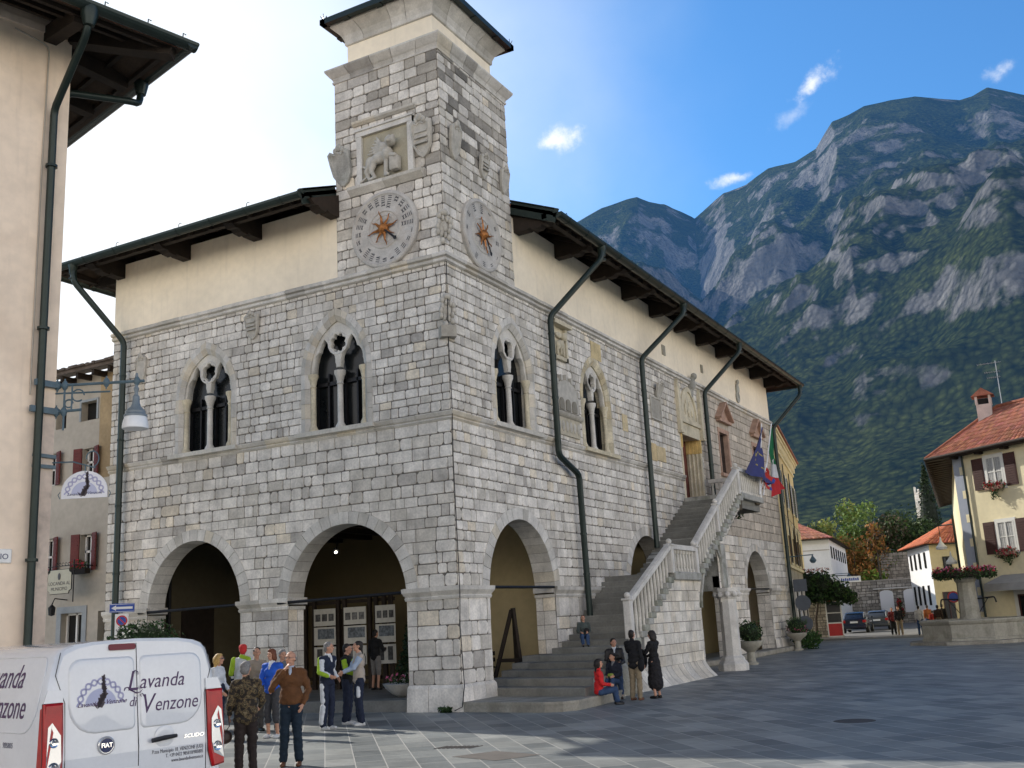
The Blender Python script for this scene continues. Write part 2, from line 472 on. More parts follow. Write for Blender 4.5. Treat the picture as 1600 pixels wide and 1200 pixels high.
# upper plaster walls, back and side walls of the shell
mb = MB()
TWL, TWR = 3.5, 3.82
mb.box((-HW, .0, 11.4), (-TWL, .4, EZ+.35)); mb.box((-.4, TWR, 11.4), (0, HL, EZ+.35))
mb.build('plaster_wall', M_plaster, hall)
mb = MB()
mb.box((-HW, .62, 0), (-HW+.5, HL, EZ+.3)); mb.box((-HW+.5, HL-.4, 0), (-.62, HL, EZ+.3))
mb.box((-HW+.5, .62, 5.7), (-.62, HL-.4, 5.95))
mb.build('rear_wall', M_plaster, hall)

# arcade: rings of voussoirs, stone reveals and imposts
def arcade(X, arches, nm, seed):
    rnd = random.Random(seed)
    for a in arches:
        uc, hw, vs, ri = a; mb = MB(X); n = 21
        def P(t, e, d):
            return (uc+(hw+e)*math.cos(t), vs+(ri+e*.88)*math.sin(t), d)
        for i in range(n):
            t0, t1 = math.pi*(i+.02)/n, math.pi*(i+.98)/n; c = stone_col(rnd, .03, .1); dd = .035+rnd.uniform(-.004, .004)
            vs_ = []
            for t in (t0, (t0+t1)/2, t1):
                vs_ += [P(t, 0, dd), P(t, RW, dd), P(t, RW, -.02), P(t, 0, -TH)]
            F = []
            for k in (0, 4): F += [(k, k+1, k+5, k+4), (k+1, k+2, k+6, k+5), (k, k+4, k+7, k+3)]
            F += [(0, 3, 2, 1), (8, 9, 10, 11)]
            mb.add(vs_, F, c)
        # joint colour behind the voussoirs
        mb.mi = 1; N = 30
        for i in range(N):
            t0, t1 = math.pi*i/N, math.pi*(i+1)/N
            mb.add([P(t0, .006, .01), P(t1, .006, .01), P(t1, RW-.01, .01), P(t0, RW-.01, .01)], [(0, 1, 2, 3)], (1, 1, 1))
            mb.add([P(t0, .006, .01), P(t1, .006, .01), P(t1, .006, -TH), P(t0, .006, -TH)], [(0, 1, 2, 3)], (1, 1, 1))
        mb.build('arch', [M_ash, M_mortar], hall)
        # inner face of jambs
        for s in (-1, 1):
            mb = MB(X); v = .0
            while v < 2.64:
                h = min(rnd.uniform(.33, .42), 2.66-v); us = uc+s*hw; dcur = 0
                cuts = [0, rnd.uniform(.25, .4), TH]
                for q in range(2):
                    mb.add([(us, v+.008, -cuts[q]-.006+ (.028 if q==0 else 0)), (us, v+.008, -cuts[q+1]+.006), (us, v+h-.008, -cuts[q+1]+.006), (us, v+h-.008, -cuts[q]-.006+(.028 if q==0 else 0))], [(0, 1, 2, 3)], stone_col(rnd))
                v += h
            mb.add([(us+s*.008, 0, 0), (us+s*.008, 0, -TH), (us+s*.008, 2.7, -TH), (us+s*.008, 2.7, 0)], [(0, 1, 2, 3)], (1, 1, 1), 1)
            mb.build('jamb', [M_stone, M_mortar], hall)
arcade(FL, A_L, 'L', 3); arcade(FR, A_R, 'R', 4)

def prof_band(mb, X, u0, u1, v, prof, seg=None, rnd=None, e0=0, e1=0, cols=True):
    """moulding: prof = [(dv, d)] closed to the wall, in stones of about seg length; mitres e0/e1 push the ends with d"""
    mb.X = X; rnd = rnd or random.Random(int(u0*10)+int(v*7)); u = u0
    while u < u1-.01:
        w = (u1-u) if not seg else min(rnd.uniform(.7, 1.3)*seg, u1-u)
        if u1-(u+w) < .3: w = u1-u
        a, b = u, u+w; g = .004 if seg else 0; n = len(prof)
        k0 = e0 if a == u0 else 0; k1 = e1 if abs(b-u1) < 1e-6 else 0; o = rnd.uniform(-.006, .006) if seg else 0
        vs = [(a+g-k0*d, v+dv+o, d) for dv, d in prof] + [(b-g+k1*d, v+dv+o, d) for dv, d in prof]
        F = [(i, i+1, n+i+1, n+i) for i in range(n-1)] + [tuple(range(n))[::-1], tuple(range(n, 2*n))]
        c = stone_col(rnd, .05, .12) if cols else (1, 1, 1)
        mb.add(vs, F, c); u += w
IMP = [(0, 0), (0, .05), (.06, .075), (.09, .05), (.13, .08), (.2, .14), (.3, .15), (.31, 0)]
CRS = [(0, 0), (0, .03), (.05, .08), (.09, .05), (.12, .1), (.2, .15), (.22, .15), (.24, 0)]
UPC = [(0, 0), (0, .04), (.03, .1), (.09, .11), (.12, .07), (.15, .15), (.22, .16), (.26, .12), (.28, 0)]
edges = [-HW]; 
for a in A_L: edges += [a[0]-a[1], a[0]+a[1]]
edges.append(0)
mb = MB()
for i in range(0, len(edges), 2):
    last = i == len(edges)-2
    if not last: mb = MB()
    if last: corner_mb = mb = MB()
    prof_band(mb, FL, edges[i], edges[i+1], 2.64, IMP, .9, e0=0 if i == 0 else .6, e1=1 if last else .6)
    for us, s in ((edges[i], -1 if i else 0), (edges[i+1], 0 if last else 1)):
        for dv, h, p in ((0, .09, .06), (.13, .18, .13)):
            if s: mb.box((min(us, us+s*p), 2.64+dv, -TH), (max(us, us+s*p), 2.64+dv+h, .0), (.95, .94, .92))
    if not last: mb.build('impost', M_ash, hall)
edges = [0]
for a in A_R: edges += [a[0]-a[1], a[0]+a[1]]
edges.append(HL)
for i in range(0, len(edges), 2):
    last = i == len(edges)-2; mb = corner_mb if i == 0 else MB()
    prof_band(mb, FR, edges[i], edges[i+1], 2.64, IMP, .9, e0=1 if i == 0 else .6, e1=0 if last else .6)
    for us, s in ((edges[i], -1 if i else 0), (edges[i+1], 0 if last else 1)):
        for dv, h, p in ((0, .09, .06), (.13, .18, .13)):
            if s: mb.box((min(us, us+s*p), 2.64+dv, -TH), (max(us, us+s*p), 2.64+dv+h, .0), (.95, .94, .92))
    mb.build('impost', M_ash, hall)
for nm, v, pr in (('string_course', 7.06, CRS), ('string_course', 11.25, UPC)):
    mb = MB()
    prof_band(mb, FL, -HW, 0, v, pr, .75, e0=0, e1=1)
    if v > 10: prof_band(mb, FR, 0, HL, v, pr, .75, e0=1, e1=0)
    else: prof_band(mb, FR, 0, 17.25, v, pr, .75, e0=1, e1=0)
    mb.build(nm, M_ash, hall)
# plinth of the corner pier and of the other piers
rnd = random.Random(5)
def plinth(X, u0, u1, e0=0, e1=0, mb=None, done=True):
    mb = mb or MB()
    P = [(0, 0), (0, .10), (.3, .09), (.55, .075), (.62, .03), (.625, 0)]
    mb.X = X; u = u0
    while u < u1-.01:
        w = min(rnd.uniform(.4, .7), u1-u)
        if u1-(u+w) < .25: w = u1-u
        n = len(P); a, b = u, u+w
        k0 = e0 if a == u0 else 0; k1 = e1 if abs(b-u1) < 1e-6 else 0
        mb.add([(a+.008-k0*d, v, d) for v, d in P]+[(b-.008+k1*d, v, d) for v, d in P], [(i, i+1, n+i+1, n+i) for i in range(n-1)]+[tuple(range(n))[::-1], tuple(range(n, 2*n))], stone_col(rnd, .1, .1)); u += w
    if done: mb.build('plinth', M_stone, hall)
    return mb
plinth(FR, 0, 1.49, 1, .9, plinth(FL, -1.49, 0, .5, 1, done=False)); plinth(FL, -6.98, -5.31, .5, .5); plinth(FL, -HW, -10.55, 0, .5)
plinth(FR, 5.24, 6.2, .5, 0); plinth(FR, 21.6, 24.46, .5, .5); plinth(FR, 28.1, HL, .5, 0)

# ---- loggia inside: floor, back walls, ceiling, beams, lamps
mb = MB()
mb.box((-HW+.5, .0, -.1), (-.1, 14, .28)); mb.build('loggia_floor', M_step, hall)
mb = MB()
mb.box((-HW+.5, 7.2, .28), (-7.4, 7.5, 5.69), (.5, .5, .5)); mb.box((-7.4, 7.2, .28), (-5.2, 7.5, 5.69), (.5, .5, .5)); mb.box((-8.1, 7.5, .28), (-7.8, 14, 5.69)); mb.box((-.66, 7.5, 0), (-.62, 31, 5.69)) if False else None
mb.box((-9.5, 14, .0), (-.62, 14.3, 5.69)); mb.box((-4.0, 14.3, .0), (-3.7, HL-.4, 5.69))
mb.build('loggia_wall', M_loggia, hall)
# back face of the arcade wall (so the inside is closed)
mb = MB()
for X, a0, a1, hs in ((FL, -HW, 0, holesL[:2]+[arch_poly(a[0], a[1], a[2], a[3], 22, a[2]) for a in A_L]), (FR, 0, HL, holesR[:4]+[arch_poly(a[0], a[1], a[2], a[3], 22, a[2]) for a in A_R])):
    mb.X = X
    for q in sub_all([(a0, 0), (a1, 0), (a1, 5.7), (a0, 5.7)], hs): mb.add([(p[0], p[1], -TH) for p in q], [tuple(range(len(q)))], (.8, .8, .8))
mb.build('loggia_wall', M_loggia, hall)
for i in range(9): mb = MB(); mb.box((-11.8+i*1.25, .62, 5.0), (-11.55+i*1.25, 7.2, 5.699)); mb.build('ceiling_beam', M_wood, hall)
for i in range(5): mb = MB(); mb.box((-9.4, 8.3+i*1.3, 5.25), (-.7, 8.55+i*1.3, 5.699)); mb.build('ceiling_beam', M_wood, hall)
mb = MB(); mb.box((-9.75, 7.15, .28), (-8.35, 7.24, 2.75)); mb.build('inner_door', M_wood, hall)
mb = MB(); mb.box((-4.6, 7.17, .28), (-3.5, 7.24, 2.9)); mb.build('inner_door', M_wood, hall)
mb = MB()
for y0_, y1_, z1_ in ((2.5, 3.9, 3.0), (5.2, 6.3, 2.7)): mb = MB(); mb.box((-HW+.5, y0_, .28), (-HW+.56, y1_, z1_)); mb.build('inner_door', M_wood, hall)
mb = MB(); mb.tube([(-HW+.62, 1.9, .28), (-HW+.62, 1.9, 5.7)], .07, 8); mb.build('inner_pipe', M_iron, hall)
mb = MB(); mb.tube([(-HW+.5, 4.5, 4.5), (-HW+1.1, 4.5, 4.6)], .02, 6); mb.lathe([(.03, 4.6), (.14, 4.45), (.12, 4.1), (0, 4.0)], (-HW+1.1, 4.5, 0), 8); mb.build('lantern', M_iron, hall)
mb = MB(); mb.box((-HW+.5, .62, .28), (-HW+.53, 7.2, 5.69)); mb.build('loggia_wall', mat('shaded_loggia_plaster', (.12, .10, .06), .9, .1, .6, .002, 40, stain=.3), hall)  # dark panel over the side wall; arcade shade put into its plaster colour
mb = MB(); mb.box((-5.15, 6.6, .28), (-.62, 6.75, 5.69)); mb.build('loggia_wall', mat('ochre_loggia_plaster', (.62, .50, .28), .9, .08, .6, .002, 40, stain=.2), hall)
# iron tie rods across the arches
for a in A_L: mb = MB(FL); mb.X = None; mb.tube([FL((a[0]-a[1]-.28, 2.82, .1)), FL((a[0]+a[1]+.1, 2.88, -.3))], .04, 8); mb.build('tie_rod', M_iron, hall)
for a in A_R: mb = MB(); mb.tube([FR((a[0]-a[1], 2.92, -.2)), FR((a[0]+a[1]+.15, 2.92, -.0))], .04, 8); mb.build('tie_rod', M_iron, hall)
M_bulb = mat('lit_spot_lamp', (1, .93, .75), .5, 0, emis=9, attr=False)
for p in ((-6.75, 3.9, 4.42), (-2.6, 7.0, 4.7), (-1.3, 8.5, 4.5)):
    mb = MB(); mb.tube([(p[0], p[1], p[2]+.02), (p[0]+.06, p[1]-.1, p[2]-.03)], .10, 12); mb.beam((p[0], p[1], p[2]), (p[0]-.1, p[1]+.25, p[2]+.6), .03, .03)
    f = mb.build('spot_lamp', M_iron, hall)
    b_ = MB(); b_.ell((p[0]+.09, p[1]-.13, p[2]-.04), (.05, .03, .04)); b_.build('bulb', M_bulb, f)

# ---- gothic two-light windows
def circle(c, r, n=20, ph=0): return [(c[0]+r*math.cos(2*math.pi*i/n+ph), c[1]+r*math.sin(2*math.pi*i/n+ph)) for i in range(n)]
def foil(c, r, lobes, n=7, amp=.22, ph=0):
    out = []; N = lobes*n
    for i in range(N):
        t = 2*math.pi*i/N + ph; k = abs(math.sin(lobes*(t-ph)/2)); out.append((c[0]+r*(1-amp+amp*k)*math.cos(t), c[1]+r*(1-amp+amp*k)*math.sin(t)))
    return out
def cusped(uc, a, v0, vs, rise, n=5):
    """small lancet head with cusps (trefoil-like)"""
    g = gothic_poly(uc, a, v0, vs, rise, 12); out = []
    m = len(g)
    for i, p in enumerate(g):
        if i < 2: out.append(p); continue
        t = (i-2)/(m-3); k = abs(math.sin(t*math.pi*3)); f = 1-.16*(1-k) if .05 < t < .95 else 1
        out.append((uc+(p[0]-uc)*f, vs+(p[1]-vs)*f))
    return out
def bifora(X, w, lobes, mats, seed):
    uc, ho, v0, vs, ri = w; rnd = random.Random(seed)
    t = .27; a = ho-t; rin = ri-.36; D = .42
    outer = gothic_poly(uc, ho, v0, vs, ri, 9); inner = gothic_poly(uc, a, v0, vs, rin, 9)
    mb = MB(X); n = len(outer)
    seq = list(range(1, n)) + [0]
    for k in range(len(seq)-1):
        i, j = seq[k], seq[k+1]
        O0, O1, I0, I1 = outer[i], outer[j], inner[i], inner[j]
        if k in (0, len(seq)-2):     # straight jambs in four stones
            segs = 4
        else: segs = 1
        for q in range(segs):
            l = lambda A, B, f: (A[0]+(B[0]-A[0])*f, A[1]+(B[1]-A[1])*f)
            f0, f1 = (q+.01)/segs, (q+.99)/segs
            a0, a1, b0, b1 = l(O0, O1, f0), l(O0, O1, f1), l(I0, I1, f0), l(I0, I1, f1)
            c = stone_col(rnd, .0, .45)
            m0, m1 = l(b0, a0, .45), l(b1, a1, .45)
            mb.add([(*a0, .03), (*a1, .03), (*m1, .05), (*m0, .05), (*b0, -.04), (*b1, -.04), (*b0, -D), (*b1, -D), (*a0, -.03), (*a1, -.03)],
                   [(0, 1, 2, 3), (3, 2, 5, 4), (4, 5, 7, 6), (0, 8, 9, 1)], c)
    mb.box((uc-ho-.12, v0-.12, -.3), (uc+ho+.12, v0, .2), (.95, .94, .9))
    f = mb.build('gothic_window', mats, hall)
    # jamb shafts
    mb = MB(X); C1 = FL.n if False else None
    cap_v = vs-.05
    def shaft(u, r, d, v_a=v0):
        mb.lathe_(u, d, [(r*1.7, v_a), (r*1.7, v_a+.10), (r*1.15, v_a+.18), (r, v_a+.22), (r*.93, cap_v-.34), (r*1.25, cap_v-.32), (r*1.0, cap_v-.28), (r*1.45, cap_v-.12), (r*1.9, cap_v-.04), (r*1.9, cap_v+.04)])
    def lathe_(u, d, pr, n=14):
        vs_ = []
        for r, v in pr:
            for j in range(n):
                tt = 2*math.pi*j/n; vs_.append((u+r*math.cos(tt), v, d+r*math.sin(tt)))
        F = [(i*n+j, i*n+(j+1) % n, (i+1)*n+(j+1) % n, (i+1)*n+j) for i in range(len(pr)-1) for j in range(n)] + [tuple((len(pr)-1)*n+j for j in range(n))]
        mb.add(vs_, F, (1, .99, .97))
    mb.lathe_ = lathe_
    shaft(uc, .085, -.17); mb.build('column', M_ash, f, smooth=True)
    mb = MB(X); mb.lathe_ = lathe_; shaft(uc-a+.06, .075, -.1); mb.build('jamb_shaft', M_ashy, f, smooth=True); mb = MB(X); mb.lathe_ = lathe_; shaft(uc+a-.06, .075, -.1); mb.build('jamb_shaft', M_ashy, f, smooth=True)
    # tracery plate: one outline with the two cusped lights cut in from below
    oc = (uc, vs+rin*.56); ro = .27
    l1 = cusped(uc-a/2-.0, a/2-.075, vs-.02, vs+.08, a*.92); l2 = cusped(uc+a/2+.0, a/2-.075, vs-.02, vs+.08, a*.92)
    out2 = gothic_poly(uc, a+.02, vs-.02, vs, rin+.02, 10)
    arcp = lambda L_: (L_[2:])[::-1]
    line = [(uc-a, vs-.06)] + arcp(l1) + arcp(l2) + [(uc+a, vs-.06)] + out2[2:]
    me = plate_mesh([line, foil(oc, ro, lobes)[::-1]], .12, .022)
    mb = MB(X); mb.merge(me, X=lambda co: (co.x, co.y, co.z-.17), col=(1, .99, .96))
    # ring of the oculus
    N = 24
    for rr, dd in ((ro+.05, -.10),):
        path = [(oc[0]+rr*math.cos(2*math.pi*i/N), oc[1]+rr*math.sin(2*math.pi*i/N), dd) for i in range(N+1)]
        mbt = MB(X); 
        for i in range(N): mb.cap_(path[i], path[i+1]) if False else None
        X0 = mb.X; pts = [tuple(X0(p)) for p in path]; mb.X = None; mb.tube(pts, .028, 6, cap=False); mb.X = X0
    mb.build('tracery', M_ash, f, smooth=True, ang=35)
    # frame and glass
    mb = MB(X)
    for u0, u1 in ((uc-a, uc-.05), (uc+.05, uc+a)):
        for (p, q) in (((u0, v0), (u0+.07, vs)), ((u1-.07, v0), (u1, vs)), ((u0, v0), (u1, v0+.09)), ((u0, vs-.34), (u1, vs-.24)), ((( u0+u1)/2-.025, v0), ((u0+u1)/2+.025, vs))):
            mb.box((p[0], p[1], -.36), (q[0], q[1], -.29))
    mb.build('casement', M_iron, f)
    mb = MB(X); n = len(inner); mb.add([(p[0], p[1], -.38) for p in inner], [tuple(range(n))]); 
    mb.build('glass', M_glass, f)
for i, w in enumerate(W_L): bifora(FL, w, (6, 8)[i], [M_ash, M_ashy][0:1], 60+i)
for i, w in enumerate(W_R): bifora(FR, w, (4, 5)[i], [M_ashy if i else M_ash], 70+i)

# ---- tower
mb = MB(FL)
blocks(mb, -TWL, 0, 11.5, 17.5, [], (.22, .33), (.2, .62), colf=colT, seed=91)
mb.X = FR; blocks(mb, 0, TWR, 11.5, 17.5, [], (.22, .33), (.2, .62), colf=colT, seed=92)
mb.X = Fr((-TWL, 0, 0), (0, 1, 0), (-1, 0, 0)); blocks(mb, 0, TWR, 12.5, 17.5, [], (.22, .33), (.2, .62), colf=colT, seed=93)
mb.X = None; mb.box((-TWL, 0, 11.3), (0, TWR, 17.5), (1, 1, 1), 1)
mb.build('tower_wall', [M_stone, M_mortar], hall)
def square_flare(mb, prof, x0, x1, y0, y1, seg=None, seed=1):
    """mouldings round a rectangular shaft; prof = [(z, outset)]"""
    rnd = random.Random(seed); n = len(prof)
    cs = [(x0, y0, -1, -1), (x1, y0, 1, -1), (x1, y1, 1, 1), (x0, y1, -1, 1)]
    for k in range(4):
        ax, ay, sx, sy = cs[k]; bx, by, tx, ty = cs[(k+1) % 4]
        L_ = abs(bx-ax)+abs(by-ay); m = max(1, int(L_/seg)) if seg else 1
        cut = [0]+sorted(min(.95, max(.05, (i+rnd.uniform(-.2, .2))/m)) for i in range(1, m))+[1]
        for q in range(len(cut)-1):
            g = .0015 if seg else 0
            vs = []
            for t in (cut[q]+(g if q else 0), cut[q+1]-(g if q < len(cut)-2 else 0)):
                for z, o in prof:
                    A = (ax+sx*o, ay+sy*o); B = (bx+tx*o, by+ty*o)
                    vs.append((A[0]+(B[0]-A[0])*t, A[1]+(B[1]-A[1])*t, z))
            mb.add(vs, [(i, i+1, n+i+1, n+i) for i in range(n-1)], stone_col(rnd, .08, .15) if seg else (1, 1, 1))
    z, o = prof[-1]; mb.add([(x0-o, y0-o, z), (x1+o, y0-o, z), (x1+o, y1+o, z), (x0-o, y1+o, z)], [(0, 1, 2, 3)])
    z, o = prof[0]; mb.add([(x0-o, y0-o, z), (x1+o, y0-o, z), (x1+o, y1+o, z), (x0-o, y1+o, z)], [(3, 2, 1, 0)])
mb = MB(); square_flare(mb, [(17.42, .0), (17.42, .04), (17.48, .05), (17.50, .02), (17.58, .06), (17.62, .10), (17.73, .18), (17.78, .21), (17.83, .21), (17.85, .08)], -TWL, 0, 0, TWR, .62, 3)
mb.build('tower_cornice', M_ash, hall)
mb = MB(); I = .28
square_flare(mb, [(17.8, -I), (18.75, -I)], -TWL, 0, 0, TWR); mb.build('tower_lantern', M_plaster, hall)
mb = MB(); square_flare(mb, [(18.7, -I+.0), (18.72, -I+.05), (18.78, -I+.06), (18.85, -I+.06), (19.0, -I+.12), (19.12, -I+.22), (19.22, -I+.32), (19.25, -I+.36), (19.34, -I+.36)], -TWL, 0, 0, TWR, .8, 8)
mb.build('tower_cornice', M_ash, hall)
mb = MB(); o = .14
mb.box((-TWL-o, -o, 19.34), (o, TWR+o, 19.42))
pk = (-TWL/2, TWR/2, 20.5)
mb.add([(-TWL-o, -o, 19.42), (o, -o, 19.42), (o, TWR+o, 19.42), (-TWL-o, TWR+o, 19.42), pk], [(0, 1, 4), (1, 2, 4), (2, 3, 4), (3, 0, 4)])
mb.build('tower_roof', M_tile, hall)
def gutter(mb, pts, r=.11, closed=False):
    mb.tube([(p[0], p[1], p[2]) for p in pts], r, 10)
mb = MB(); g = .2
c4 = [(-TWL-g, -g, 19.42), (g, -g, 19.42), (g, TWR+g, 19.42), (-TWL-g, TWR+g, 19.42), (-TWL-g, -g, 19.42)]
for a, b in zip(c4[:-1], c4[1:]):
    mb.box((min(a[0], b[0])-.09, min(a[1], b[1])-.09, 19.3), (max(a[0], b[0])+.09, max(a[1], b[1])+.09, 19.47))
for a, b in zip(c4[:-1], c4[1:]):
    for t in (.2, .5, .8):
        p = V(a).lerp(V(b), t); mb.box((p.x-.11, p.y-.11, 19.28), (p.x+.11, p.y+.11, 19.3)); mb.beam((p.x, p.y, 19.47), (p.x, p.y, 19.53), .24 if a[1] != b[1] else .02, .02)
for c in c4[:4]:
    for k in range(5): mb.tube([(c[0], c[1], 19.45), (c[0]+.1*math.cos(k*1.3), c[1]+.1*math.sin(k*1.3), 19.6+.04*(k % 3))], .01, 5)
mb.build('tower_gutter', M_gut, hall)

# ---- clocks
def strokes(ch):
    return {'I': [((0, -.5), (0, .5))], 'V': [((-.28, .5), (0, -.5)), ((0, -.5), (.28, .5))], 'X': [((-.28, .5), (.28, -.5)), ((-.28, -.5), (.28, .5))]}[ch]
def roman24(n):
    return 'X'*(n//10) + ('V' if n % 10 >= 5 else '') + 'I'*(n % 5)
def clock(X, uc, vc, R, n24, hand_ang, label):
    mb = MB()
    ax = (X.e, UP, X.n)
    mb.lathe([(R, 0), (R, .1), (R-.03, .13), (R-.09, .14), (R-.12, .11), (R-.14, .10), (R*.52, .10), (R*.50, .12), (R*.46, .12), (R*.44, .09), (R*.38, .09), (R*.37, .105), (R*.34, .105), (R*.33, .088), (R*.3, .085), (0.0, .08)], X((uc, vc, 0)), 64, ax=ax, col=(1, 1, 1))
    ck = mb.build('clock_face', M_clock, hall, smooth=True, ang=30, label=label)
    mb = MB(X)
    for k in range(1, 25):
        s = roman24(k) if n24 else roman24((k-1)//2+1)
        if not n24 and k % 2: continue
        th = -2*math.pi*k/24
        adv = {'I': .055, 'V': .075, 'X': .085}; tot = sum(adv[c] for c in s); r0 = R*.88-tot
        r = r0; H = .10
        er = V((math.cos(th), math.sin(th))); et = V((-math.sin(th), math.cos(th)))
        for c in s:
            w = adv[c]
            for (x0, y0), (x1, y1) in strokes(c):
                a = er*(r+w/2+x0*w) + et*(y0*H*1.25); b = er*(r+w/2+x1*w) + et*(y1*H*1.25)
                d = (b-a).normalized(); q = V((-d.y, d.x))*.0115
                mb.add([(uc+p.x, vc+p.y, .1045) for p in (a-q, b-q, b+q, a+q)] , [(0, 1, 2, 3)])
            r += w
    mb.build('numerals', M_ink, ck)
    mb = MB(X); c0 = (uc, vc)
    for k in range(8):
        th = 2*math.pi*k/8+.2; r = .42 if k % 2 == 0 else .34; er = V((math.cos(th), math.sin(th))); et = V((-math.sin(th), math.cos(th)))
        N = 7; L_, R2 = [], []
        for i in range(N+1):
            t = i/N; rr = .1+r*t; wv = .025*math.sin(t*9)*t; w = .052*(1-t)+.004
            p = er*rr+et*(wv+w); q = er*rr+et*(wv-w); L_.append((uc+p.x, vc+p.y, .15)); R2.append((uc+q.x, vc+q.y, .15))
        for i in range(N):
            mid = lambda A, B: ((A[0]+B[0])/2, (A[1]+B[1])/2, .18)
            m0, m1 = mid(L_[i], R2[i]), mid(L_[i+1], R2[i+1])
            mb.add([L_[i], L_[i+1], m1, m0, R2[i], R2[i+1]], [(0, 1, 2, 3), (3, 2, 5, 4)])
    mb.X = None
    mb.lathe([(.15, .1), (.15, .16), (.12, .19), (.09, .24), (.05, .27), (0, .28)], X((uc, vc, 0)), 20, ax=ax)
    mb.build('gilded_sun', M_bronze, ck, smooth=True, ang=30)
    mb = MB(X); er = V((math.cos(hand_ang), math.sin(hand_ang))); et = V((-er.y, er.x))
    pts = [er*.1+et*.02, er*.5+et*.03, er*.56+et*.06, er*.62, er*.56-et*.06, er*.5-et*.03, er*.1-et*.02]
    mb.add([(uc+p.x, vc+p.y, .2) for p in pts]+[(uc+p.x, vc+p.y, .185) for p in pts], [tuple(range(7)), tuple(range(7, 14))[::-1]]+[(i, 7+i, 7+(i+1) % 7, (i+1) % 7) for i in range(7)])
    mb.build('clock_hand', M_iron, ck)
clock(FL, -1.83, 12.57, 1.09, True, R_(-42), 'tower clock face with twenty-four Roman numerals')
clock(FR, 1.90, 12.55, 1.05, False, R_(-60), 'tower clock face with twelve Roman numerals')

# ---- lion niche on the tower
mb = MB(FL)
u0, u1, v0, v1 = -2.68, -.80, 14.0, 15.62
mb.box((u0, v0, .03), (u0+.17, v1, .12)); mb.box((u1-.17, v0, .03), (u1, v1, .12)); mb.box((u0, v1-.15, .03), (u1, v1, .13)); mb.box((u0-.04, v1, .03), (u1+.04, v1+.06, .17))
prof_band(mb, FL, u0-.3, u1+.28, 13.78, [(0, 0), (0, .04), (.08, .13), (.14, .2), (.22, .22), (.23, 0)], .6)
prof_band(mb, FL, -2.85, -.72, 15.86, [(0, 0), (0, .05), (.06, .12), (.12, .13), (.13, 0)], .8)
mb.X = FL; mb.box((u0+.17, v0, .022), (u1-.17, v1-.15, .04), (.62, .59, .48))
mb.build('lion_niche', M_ash, hall)
mb = MB(FL); c = lambda u, v, d: (u0+u, 14.02+v, d)
D0 = .13
E = lambda u, v, d, a, b, e: mb.ell(c(u, v, d), (a*.86, b*.84, e))
E(.80, .62, D0, .36, .20, .13); E(1.08, .66, D0+.03, .19, .25, .16); E(.5, .55, D0, .20, .22, .13)
E(1.22, .98, D0+.10, .185, .19, .16); E(1.26, .93, D0+.23, .09, .075, .09); E(1.2, 1.12, D0+.1, .06, .06, .06); E(1.32, 1.1, D0+.1, .05, .06, .06)
mb.cap(c(1.05, .55, D0+.03), c(1.02, .06, D0+.05), .085, .06); mb.cap(c(1.02, .05, D0+.05), c(1.12, .04, D0+.1), .06, .05)
mb.cap(c(1.16, .6, D0+.06), c(1.38, .52, D0+.12), .08, .06)
mb.cap(c(.48, .5, D0), c(.36, .3, D0+.02), .13, .08); mb.cap(c(.36, .3, D0+.02), c(.46, .05, D0+.03), .075, .05); mb.cap(c(.46, .05, D0+.03), c(.6, .04, D0+.07), .055, .05)
mb.cap(c(.62, .5, D0+.06), c(.56, .26, D0+.08), .11, .07); mb.cap(c(.56, .26, D0+.08), c(.68, .05, D0+.09), .065, .05)
for i in range(6):
    t = i/6; mb.cap(c(.32+.28*math.sin(t*3.4)-.1, .5-.44*t, D0+.01), c(.32+.28*math.sin((t+.17)*3.4)-.1, .5-.44*(t+.17), D0+.01), .035, .035)
for i in range(6):
    mb.cap(c(1.0-.03*i, .82+.04*i, D0+.03), c(.42+.06*i, .80+.09*i, D0+.02), .05, .025)
E(.92, .9, D0+.02, .2, .2, .08)
me = remesh(mb, .018, 1)
mb = MB(); mb.merge(me); mb.X = FL
mb.bbox(c(1.18, .12, .06), c(1.46, .52, .26), .02); mb.X = None
mb.build('lion_relief', M_cloudy, hall, smooth=True, ang=50)
mb = MB(FL); mb.tube([c(1.2, 1.18, .14), c(1.2, 1.45, .12)], [.014, .006], 5) if False else None

def shield(X, u, v, w, h, d0=.03, lean=.1, kind=0, m=None, name='carved_shield', tilt=0):
    pts = [(-.5, .42), (-.36, .5), (-.2, .43), (0, .5), (.2, .43), (.36, .5), (.5, .42), (.46, .1), (.4, -.2), (.22, -.42), (0, -.52), (-.22, -.42), (-.4, -.2), (-.46, .1)]
    mb = MB(X)
    def ring(sc, d): return [(u+p[0]*w*sc+tilt*(p[1]), v+p[1]*h*sc, d+(p[1]+.5)*lean) for p in pts]
    R0, R1, R2 = ring(1, d0-.03), ring(1, d0+.05), ring(.8, d0+.07); n = len(pts)
    R3 = [(q[0], q[1], q[2]-.025) for q in ring(.76, d0+.07)]
    mb.add(R0+R1+R2+R3, [(i, (i+1) % n, n+(i+1) % n, n+i) for i in range(n)]+[(n+i, n+(i+1) % n, 2*n+(i+1) % n, 2*n+i) for i in range(n)]+[(2*n+i, 2*n+(i+1) % n, 3*n+(i+1) % n, 3*n+i) for i in range(n)]+[tuple(range(3*n, 4*n))])
    if kind:
        for k in range(3): mb.box((u-w*.28, v-.16*h+k*h*.15, d0+.05+lean*.4), (u+w*.28, v-.10*h+k*h*.15, d0+.1+lean*.5))
    mb.ell((u, v+h*.55, d0+.06+lean), (w*.14, h*.12, .06)); mb.ell((u-w*.16, v+h*.48, d0+.05+lean), (w*.1, h*.09, .05)); mb.ell((u+w*.17, v+h*.48, d0+.05+lean), (w*.1, h*.09, .05))
    return mb.build(name, m or M_cloudy, hall, smooth=True, ang=45)
